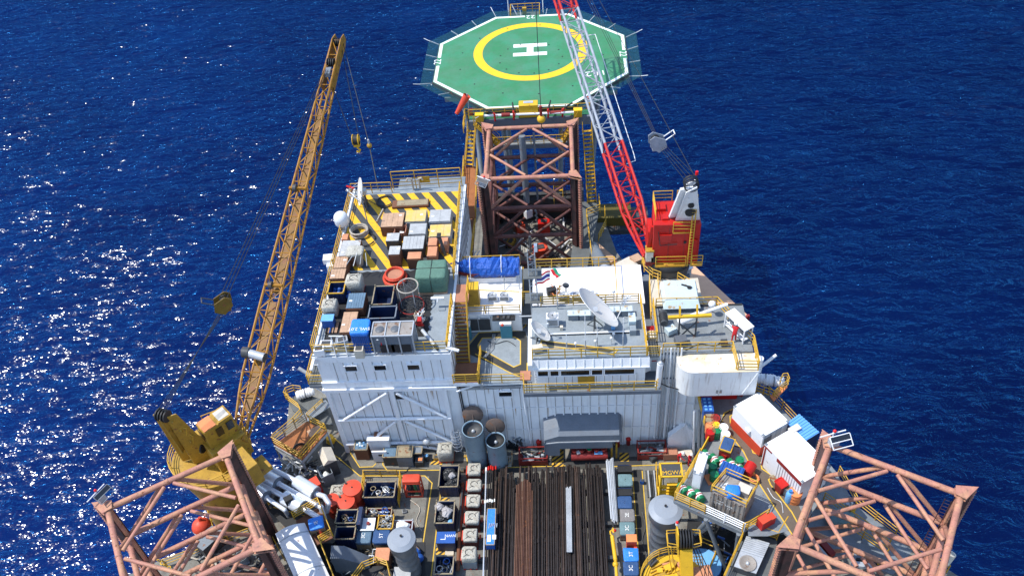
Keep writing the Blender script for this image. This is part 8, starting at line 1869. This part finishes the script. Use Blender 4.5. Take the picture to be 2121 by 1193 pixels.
# yellow framed blue container
t, c, sx, sy = container((1490, 930), (1522, 912), PZ+1.0, 1.0, R(-25), 'low skip with a creased blue cover and yellow rim', 'dark_red', roof='blue_paint')
MB().lump((0, 0, .85), (sx*.97, sy*.97, .32), 7, 24, 8, .03, 'canvas_blue', boxy=.97).build('tarpaulin', t, local=True)
mb = MB(); mb.use('yellow_rail')
for s_ in (-1, 1): mb.box((s_*sx/2, 0, 1.05), (.12, sy+.12, .12)); mb.box((0, s_*sy/2, 1.053), (sx, .12, .12))
mb.build('rim', t, local=True)
# second: blue slatted boxes in yellow cage
q = P(1516, 972, PZ+1.2); t = thing('blue_ribbed_box', 'dark blue ribbed box inside the yellow rails behind the rusty container', 'box', (q.x, q.y, PZ), R(-27)); MB().box((0, 0, .6), (1.7, 1.0, 1.2), mat='blue_paint').build('casing', t, local=True); mb = MB(); mb.use('blue_paint')
for k in range(7): mb.box((-.72+k*.24, 0, 1.23), (.1, .95, .05))
mb.build('ribs', t, local=True)
# rusty container with railing on top
KH = 2.2; c0 = [P(1473, 1017, KH), P(1502, 982, KH), P(1567, 1010, KH), P(1545, 1050, KH)]
t = thing('rusty_container', 'rust stained grey container with yellow rails round its top', 'container', P(1515, 1040, 0))
MB().prism([tuple(q[:2]) for q in c0], 0, KH, 'rusty_grey').build('container_body', t)
mb = MB(); mb.use('rusty_grey')
for k in range(8): q = c0[0].lerp(c0[3], (k+.5)/8); mb.box((q.x, q.y-.03, KH/2), (.1, .1, KH), R(-27))
mb.build('ribs', t)
rz_ = math.atan2((c0[3]-c0[0]).y, (c0[3]-c0[0]).x); cm = sum(c0, Vector())/4
mtx = cm+Vector((-.6, .3, .02)); text('ST', tuple(mtx), .6, rz_+R(50), 'mark_white', t)
mb = MB(); mb.use('mark_white'); Q = Matrix.Rotation(rz_, 3, 'Z') @ Matrix.Rotation(R(90), 3, 'X')
for k, (s_, u, v) in enumerate((('CAP', .30, 1.9), ('TARE', .55, 1.75), ('NET', .3, 1.6), ('17', .56, 1.45))):
    q = c0[0].lerp(c0[3], u); q2 = q+Vector((-math.sin(rz_), math.cos(rz_), 0))*-.1; text(s_, (q2.x, q2.y, v-.3), .26, 0, 'mark_white', t, Q=Q)
railing([q+Vector((0, 0, .02)) for q in c0], 'yellow railing round the top of the rust stained container', closed=True, step=1.6, h=.8, rails=2)
q = P(1518, 1020, KH+.3); MB().lump((q.x, q.y, KH), (1.0, .95, .75), 31, 14, 8, .12, 'bright_blue', boxy=.7).build('blue_sheet', label='bright blue crumpled sheet over a load on the rust stained container', cat='sheet')
q = P(1541, 1014, KH+.3); MB().box((q.x, q.y, KH+.25), (.9, .7, .5), rz_, 'rusty_grey').box((q.x, q.y, KH+.52), (.92, .72, .04), rz_, 'beige').build('hatch_box', label='rusty hatch box right of the bright blue sheet', cat='box')
mb = MB(); mb.path([P(1480, 1008, KH+.2), P(1479, 1030, 1.2), P(1480, 1060, .3), P(1483, 1085, -1.5), P(1478, 1130, -4), P(1490, 1160, -6)], .06, 6, 'dark'); mb.build('hose', label='black hose hanging down in front of the rust stained container', cat='hose')
# red boxes
for i, (px, py, s_) in enumerate(((1583, 1074, .75), (1596, 1070, .62))): q = P(px, py, 1.3*s_); MB().box((q.x, q.y, .65*s_+.02), (1.0*s_, .8*s_, 1.25*s_), R(30), 'red').box((q.x, q.y, 1.3*s_+.02), (1.05*s_, .85*s_, .05), R(30), 'orange_red').build('red_box', label=['larger', 'smaller'][i]+' of two red boxes at the end of the raised platform', cat='box', group='red boxes')
patch([(1545, 1060), (1580, 1020), (1628, 1100), (1590, 1110), (1550, 1110)], .012, 'steel', 'deck_patch')
# bins by container 2
q = P(1618, 1003, .9); t = thing('wheelie_bin', 'red wheeled bin with a hinged lid beside the long white container', 'bin', (q.x, q.y, 0), R(31)); mb = MB().use('dark_red'); mb.add([(-.25, -.28, .05), (.25, -.28, .05), (.25, .25, .05), (-.25, .25, .05), (-.32, -.38, 1.05), (.32, -.38, 1.05), (.32, .36, 1.05), (-.32, .36, 1.05)], [(0, 1, 5, 4), (1, 2, 6, 5), (2, 3, 7, 6), (3, 0, 4, 7), (3, 2, 1, 0)]); mb.build('bin_body', t, local=True); MB().box((0, 0, 1.1), (.72, .82, .08), mat='red').box((0, .38, 1.12), (.6, .08, .1)).build('lid', t, local=True)
for s_ in (-1, 1): MB().tube((s_*.3, .32, .14), (s_*.36, .32, .14), .14, n=12, mat='rubber').build('wheel', t, local=True)
q = P(1633, 1008, .9); drum(q.x, q.y, 0, .27, .85, 'pale drum with a brown lid between the red bin and the gas bottle', 'galv', 'rim_worn')
q = P(1637, 1020, 1.1); t = thing('gas_bottle', 'light blue gas bottle with a blue cap beside the yellow drum', 'gas bottle', (q.x, q.y, 0)); MB().lathe([(.25, 0), (.27, .1), (.27, .95), (.2, 1.15), (.1, 1.22)], n=18, mat='light_blue').build('bottle', t, local=True); MB().tube((0, 0, 1.2), (0, 0, 1.4), .13, n=12, mat='bright_blue').build('cap', t, local=True)
q = P(1648, 1020, 1.0); drum(q.x, q.y, 0, .47, 1.15, 'large yellow orange drum at the end of the row near the leg', 'orange', 'orange')
MB().bar(P(1597, 985, .4), P(1618, 1010, .4), .4, .1, 'rim_worn').bar(P(1597, 985, .3), P(1597, 985, 0), .1).build('bench', label='worn plank bench beside the long white container', cat='bench')
mb = MB(); mb.prism([tuple(P(*p, .1)[:2]) for p in ((1590, 958), (1618, 985), (1610, 990), (1587, 963))], .02, .1, 'hatch_small'); mb.build('hazard_step', label='yellow striped step at the door of the long white container', cat='step')
CH += ZR
for o in bpy.data.objects:
    if o.name not in BEFORE and o.parent is None: o.location.z += ZR
# bay at the bottom right: third crane, AC box, dark deck
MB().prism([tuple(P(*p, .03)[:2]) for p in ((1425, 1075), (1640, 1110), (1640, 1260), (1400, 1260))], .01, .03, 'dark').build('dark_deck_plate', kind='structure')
mb = MB()
for k in range(90):
    a = P(rr.uniform(1440, 1570), rr.uniform(1080, 1200), rr.uniform(.05, .6)); mb.tube(a, a+Vector((rr.uniform(-.9, .9), rr.uniform(-.9, .9), rr.uniform(-.05, .5))), rr.uniform(.03, .1), n=5, mat=rr.choice(['dark', 'dark_steel', 'dark', 'blue_paint', 'steel', 'rubber', 'galv']))
mb.build('deck_clutter', label='dark hoses and pipes in the shadow under the raised platform', cat='clutter', kind='stuff')
AZ = 6.0; t = thing('long_air_cooler', 'long galvanised cooler box with a round fan, railed on both sides, at the bottom right', 'cooler', P(1570, 1150, 0)); cc4 = [P(1520, 1173, AZ), P(1546, 1110, AZ), P(1594, 1125, AZ), P(1566, 1188, AZ)]
MB().prism([tuple(q[:2]) for q in cc4], .8, AZ, 'dark_steel').build('casing', t); MB().prism([tuple(q[:2]) for q in cc4], AZ, AZ+.06, 'galv').build('cooler_top', t)
mb = MB(); mb.use('galv')
for k in range(7): mb.bar(cc4[1].lerp(cc4[0], .05+.06*k)+Vector((0, 0, .1)), cc4[2].lerp(cc4[3], .05+.06*k)+Vector((0, 0, .1)), .05, .04)
mb.bar(cc4[1].lerp(cc4[0], .48)+Vector((0, 0, .1)), cc4[2].lerp(cc4[3], .48)+Vector((0, 0, .1)), .08, .05); mb.build('cooler_ribs', t)
q = (cc4[0].lerp(cc4[1], .2)+cc4[3].lerp(cc4[2], .2))/2; MB().lathe([(.6, .06), (.62, .14), (.55, .14), (.5, .08), (.001, .1)], q, 20, mat='rusty_grey').ball(q+Vector((0, 0, .1)), .15, 8, 5, 'galv').build('fan', t)
railing([P(1497, 1205, AZ-.6), P(1540, 1108, AZ-.6), P(1548, 1098, AZ-.6), P(1608, 1118, AZ-.6)], 'yellow railing round the far and left sides of the long cooler box', rails=4, step=1.3)
railing([P(1608, 1118, AZ-.6), P(1628, 1085, AZ-.6)], 'short yellow railing between the cooler box and the leg', step=1.0)
MB().prism([tuple(P(*p, AZ-.7)[:2]) for p in ((1495, 1210), (1545, 1100), (1610, 1120), (1600, 1210))], AZ-.8, AZ-.68, 'grating').build('cooler_platform', label='grating platform carrying the long cooler box', cat='platform')
floodlight(P(1612, 1100, 1.5), 'white floodlight between the cooler box and the right leg', R(60), 1.6)
# MGWAS panel stair tower
q = P(1392, 985, 6.2); t = thing('stair_tower', 'yellow framed stair tower topped by a dark sheet lettered MGWAS', 'tower', (q.x, q.y, 0)); c, sx, sy = fp((1370, 988), (1410, 960), 6.2, 0); c.z = 0
mb = MB(); mb.use('yellow')
for i in (-1, 1):
    for j in (-1, 1): mb.bar((c.x+i*sx/2, c.y+j*sy/2, 0), (c.x+i*sx/2, c.y+j*sy/2, 6.3), .13)
    for z in (6.25, 4.7, 3.1): mb.bar((c.x-sx/2, c.y+i*sy/2, z), (c.x+sx/2, c.y+i*sy/2, z), .13); mb.bar((c.x+i*sx/2, c.y-sy/2, z), (c.x+i*sx/2, c.y+sy/2, z), .13)
for k in range(9): mb.box((c.x+.1, c.y-sy/2-.1, 2+.42*k), (.9, .25, .05))
mb.build('tower_frame', t); MB().box((c.x, c.y, 6.24), (sx-.12, sy-.12, .05), mat='dark_steel').build('dark_sheet', t)
text('MGWAS', (c.x+.2, c.y-.25, 6.28), .5, R(2), 'yellow', t)
MB().bx(c.x-sx/2, c.x+sx/2, c.y-sy/2-.05, c.y-sy/2, 3.4, 4.4, 'yellow').build('side_plate', t)
mb = MB(); mb.use('dark_steel')
for k in range(6): mb.bar(P(1338+4*k, 975, .5), P(1343+4*k, 1030, .5), .1, .2, ['dark_steel', 'galv', 'dark', 'dark_steel', 'galv', 'dark'][k])
mb.build('grating_bundle', label='bundle of grating bars standing left of the stair tower', cat='bundle')
railing([P(1358, 972, 0), P(1360, 1025, 0)], 'yellow railing left of the stair tower', step=1.0)
person((P(1427, 960, 0).x, P(1427, 960, 0).y, 0), R(200), 'worker in red coveralls reaching up beside the narrow pale container', 'reach')
person((P(1404, 955, 0).x, P(1404, 955, 0).y, 0), R(230), 'crouching worker in a white helmet left of the reaching worker', 'bend')
MB().box(P(1420, 944, .5), (1.2, .8, .6), .2, 'beige').box(P(1388, 940, .5), (1.2, .7, .8), 0, 'plywood_red').build('work_bench', label='cluttered pale work bench behind the two workers', cat='bench')
# third crane (yellow) bottom right
TC = thing('pedestal_crane', 'bright yellow crane turret with a black sheave head at the bottom edge', 'crane', P(1400, 1190, 0)); z0 = 3.6; c = P(1398, 1212, z0)
MB().lathe([(1.5, 0), (1.5, z0-.6), (2.35, z0), (2.4, z0+.1), (.001, z0+.16)], (c.x, c.y, 0), 28, mat='yellow', smooth=False).build('turntable', TC)
mb = MB(); rq = random.Random(3)
for k in range(16): mb.box((c.x+rq.uniform(-1.7, 1.2), c.y+rq.uniform(.2, 1.7), z0+.2), (rq.uniform(.2, .8), rq.uniform(.1, .5), rq.uniform(.1, .5)), rq.uniform(0, 1), rq.choice(['yellow', 'ochre', 'dark_steel', 'orange_crate', 'yellow']))
for k in range(5): mb.bar((c.x-2.0+.1*k, c.y+.3*k, z0+.2), (c.x-.2, c.y+.9+.25*k, z0+.25), .06, .1, 'ochre')
mb.build('turret_machinery', TC)
mb = MB(); mb.use('yellow_rail')
for h_ in (.35, .7, 1.05): mb.pipe([(c.x+2.5*math.cos(R(a)), c.y+2.5*math.sin(R(a)), z0+h_) for a in range(60, 191, 13)], .035, 5)
for a in range(60, 191, 26): mb.tube((c.x+2.5*math.cos(R(a)), c.y+2.5*math.sin(R(a)), z0), (c.x+2.5*math.cos(R(a)), c.y+2.5*math.sin(R(a)), z0+1.05), .035, n=5)
mb.build('guard_rail', TC)
hz = z0+3.2; hc_ = P(1417, 1115, hz)
mb = MB(); mb.use('yellow'); a_ = P(1422, 1190, z0+.6); mb.bar(a_, hc_+Vector((.1, -.4, -.6)), .9, .5)
for s_ in (-.5,): mb.add([hc_+Vector((s_, -.9, -1.0)), hc_+Vector((s_, .7, -.6)), hc_+Vector((s_, .9, .6)), hc_+Vector((s_, -.1, .7)), hc_+Vector((s_+.08, -.9, -1.0)), hc_+Vector((s_+.08, .7, -.6)), hc_+Vector((s_+.08, .9, .6)), hc_+Vector((s_+.08, -.1, .7))], [(0, 1, 2, 3), (7, 6, 5, 4), (0, 4, 5, 1), (1, 5, 6, 2), (2, 6, 7, 3), (3, 7, 4, 0)])
mb.build('mast', TC)
mb = MB(); mb.use('dark')
for k in range(5): mb.tube(hc_+Vector((-.35+.2*k, 0, 0)), hc_+Vector((-.25+.2*k, 0, 0)), .7, n=18)
mb.build('sheaves', TC)
q = hc_+Vector((-.5, .6, .9)); MB().tube(q, q+Vector((0, 0, .25)), .12, n=8, mat='white_paint').ball(q+Vector((0, 0, .3)), .12, 8, 6, 'lens_red').build('warning_lamp', TC)
mb = MB(); mb.use('yellow_rail')
for s_, e_ in ((-1, -1.2), (1, 1.15)): 
    for h_ in (0, .4): mb.pipe([hc_+Vector((s_*.5, -.6, -.2+h_)), hc_+Vector((e_, -.5, -.1+h_)), hc_+Vector((e_, .5, -.1+h_)), hc_+Vector((s_*.5, .6, -.2+h_))], .035, 5)
mb.tube(hc_+Vector((-1.2, -.5, -.1)), P(1392, 1185, z0+.3), .04, n=5); mb.tube(hc_+Vector((-1.0, -.6, -.1)), P(1400, 1185, z0+.3), .04, n=5); mb.build('hoop_rail', TC)
for k in range(3): rope([hc_+Vector((.3+.1*k, .3, .3)), P(1478+14*k, 1260, 2.5)], 'black rope running down right from the bright yellow crane head', .035)
MB().box(P(1453, 1187, z0+.4), (1.4, .9, .5), .2, 'orange_crate').build('turret_hatch', label='pale orange hatch box on the bright yellow turret', cat='hatch')
t = thing('blue_tank', 'blue grated round tank top right of the bright yellow crane', 'tank', P(1458, 1165, 0)); q = P(1458, 1168, 1.4); MB().tube((q.x, q.y, 0), (q.x, q.y, 1.4), 1.35, n=28, mat='blue_paint').build('tank_shell', t); MB().tube((q.x, q.y, 1.4), (q.x, q.y, 1.43), 1.3, n=28, mat='light_blue').build('tank_top', t)
mb = MB(); mb.use('rim_worn')
for k in range(7): mb.bar((q.x-1.3, q.y-.9+k*.25, 1.5), (q.x-.1, q.y-.9+k*.25, 1.5), .04); mb.bar((q.x-1.3+k*.2, q.y-1, 1.5), (q.x-1.3+k*.2, q.y+.8, 1.5), .04)
mb.build('grille', t)
MB().prism([tuple(P(*p, .8)[:2]) for p in ((1428, 1130), (1485, 1140), (1480, 1155), (1428, 1150))], .3, .8, 'rusty_grey').build('valve_bench', label='rusty bench behind the blue grated tank', cat='bench')
railing([P(1452, 1128, 1), P(1485, 1142, 1), P(1465, 1193, 1)], 'yellow railing behind the blue grated tank', rails=2, step=1.4)
mb = MB(); q = P(1352, 1155, 1); mb.pipe([P(1352, 1165, 0), P(1352, 1148, 1.2), P(1362, 1140, 1.2), P(1368, 1150, .4)], .3, 10, 'tank_grey'); mb.build('elbow_pipe', label='fat grey elbow pipe below the big grey ventilator', cat='pipe')
MB().tube(P(1447, 1105, 1.2), P(1470, 1088, 2.4), .16, n=8, mat='galv').build('brace_pipe', label='pale short pipe under the raised platform edge', cat='pipe')
# seen through the right leg
railing([P(1735, 980, 0), P(1772, 1045, 0), P(1895, 1142, 0), P(1960, 1185, 0)], 'yellow railing along the hull edge seen through the right lattice leg')
railing([P(1705, 1035, 0), P(1840, 1130, 0)], 'yellow railing crossing the deck below the right lattice leg')
railing([P(1690, 1050, 0), P(1835, 1150, 0)], 'second yellow railing crossing the deck below the right lattice leg')
q = P(1740, 1072, .5); MB().lump((q.x, q.y, .05), (2.2, 1.4, .9), 51, 14, 7, .15, 'canvas_teal', boxy=.5).build('covered_load', label='pale covered load on the deck inside the right lattice leg', cat='load')
q = P(1765, 1055, .8); MB().box((q.x, q.y, .6), (.5, .3, 1.1), .5, 'yellow').build('yellow_box', label='yellow box at the hull edge inside the right lattice leg', cat='box')
q = P(1755, 1045, .8); MB().lathe([(.3, -.05), (.4, 0), (.3, .05)], (q.x, q.y, 1.0), 12, Matrix.Rotation(1.2, 3, 'X'), 'white_paint').tube((q.x, q.y, 0), (q.x, q.y, 1.0), .15, n=8, mat='galv').build('valve', label='white valve wheel at the hull edge inside the right leg', cat='valve')
MB().bar(P(1690, 1110, .3), P(1725, 1150, .3), .5, .5, 'dark_red').bar(P(1680, 1118, .3), P(1712, 1155, .3), .3, .4, 'galv').build('red_beam', label='red and white beam lying inside the right lattice leg', cat='beam')
MB().box(P(1785, 1170, .2), (1.6, .4, .3), R(-10), 'galv').box(P(1795, 1162, .2), (1.5, .2, .2), R(-15), 'dark').build('pipe_stack', label='short grey pipes on the deck at the foot of the right leg', cat='pipes')
mb = MB(); mb.use('yellow')
for k in range(8): mb.lathe([(.12, -.04), (.2, 0), (.12, .04), (.08, 0), (.12, -.04)], P(1808+k*5, 1162+k*1.2, .2), 8, Matrix.Rotation(R(90*(k % 2)), 3, 'X'))
mb.build('yellow_chain', label='yellow chain on the deck at the foot of the right leg', cat='chain')
patch([(1700, 1010), (1735, 985), (1772, 1045), (1890, 1140), (1850, 1190), (1650, 1110)], .008, 'steel', 'deck_patch')
mb = MB(); a, b = P(1940, 1188, 1), P(1972, 1146, 3); mb.tube(a, b, .22, n=10, mat='galv').tube(a.lerp(b, .55), b, .32, n=10, mat='beige').ball(a, .4, 8, 6, 'galv'); mb.build('flare_nozzle', label='pale round ended nozzle at the far right below the leg', cat='nozzle')

# ================================================================== loose hoses and small gear on the decks
for i, (pts, z, m_, r_, ll) in enumerate((
        ([(760, 975), (800, 982), (838, 978), (850, 968), (884, 972)], .05, 'dark', .04, 'thin black hose snaking over the worn walkway behind the railed skip'),
        ([(850, 1035), (870, 1052), (862, 1080), (875, 1100)], .05, 'hose_cream', .04, 'pale hose lying on the open deck right of the orange rack'),
        ([(1512, 850), (1495, 870), (1503, 912), (1530, 925)], ZR+.05, 'dark', .035, 'black cable on the raised deck beside the white drums'),
        ([(1590, 1010), (1602, 1030), (1618, 1040), (1622, 1062)], ZR+.05, 'galv', .035, 'grey hose on the raised deck in front of the red wheeled bin'),
        ([(1420, 725), (1450, 712), (1480, 716), (1497, 705)], 12.06, 'dark', .035, 'black cable curling over the right hand upper deck'),
        ([(1010, 705), (1025, 712), (1050, 706), (1068, 716)], 9.08, 'dark', .03, 'thin black cable on the courtyard floor'),
        ([(1330, 1060), (1337, 1090), (1330, 1120), (1340, 1150)], .06, 'dark_steel', .05, 'dark hose along the walkway right of the covered tubs'))):
    q = [P(*p, z) for p in pts]; sm = []
    for k in range(len(q)-1):
        a, b = q[max(k-1, 0)], q[k]; c, d = q[k+1], q[min(k+2, len(q)-1)]
        for u in (0, .25, .5, .75): sm.append(.5*((2*b)+(c-a)*u+(2*a-5*b+4*c-d)*u*u+(3*b-a-3*c+d)*u**3))
    MB().pipe(sm+[q[-1]], r_, 5, m_).build('loose_hose', label=ll, cat='hose')
for i, (px, py, z, s_, m_, ll) in enumerate((
        (905, 950, 0, (.5, .4, .3), 'ochre', 'small yellow box on the striped floor left of the white wrapped load'), (838, 1060, 0, (.35, .3, .2), 'galv', 'small grey tin on the open deck below the orange rack'),
        (1355, 950, 0, (.9, .5, .5), 'dark_steel', 'dark tool chest in front of the right hand red rack'), (1500, 945, ZR, (.5, .5, .5), 'red', 'small red box between the blue covered skip and the lying drums'),
        (1330, 1000, 0, (.3, .3, .4), 'blue_paint', 'small blue can on the walkway right of the covered tubs'), (958, 975, 0, (.4, .3, .3), 'rim_worn', 'rusty tin between the topmost skip and the sacks'))):
    q = P(px, py, z); MB().box((q.x, q.y, z+s_[2]/2), s_, .3*i, m_).box((q.x, q.y, z+s_[2]+.02), (s_[0]*.8, s_[1]*.8, .04), .3*i, 'dark_steel').build('small_box', label=ll, cat='box')
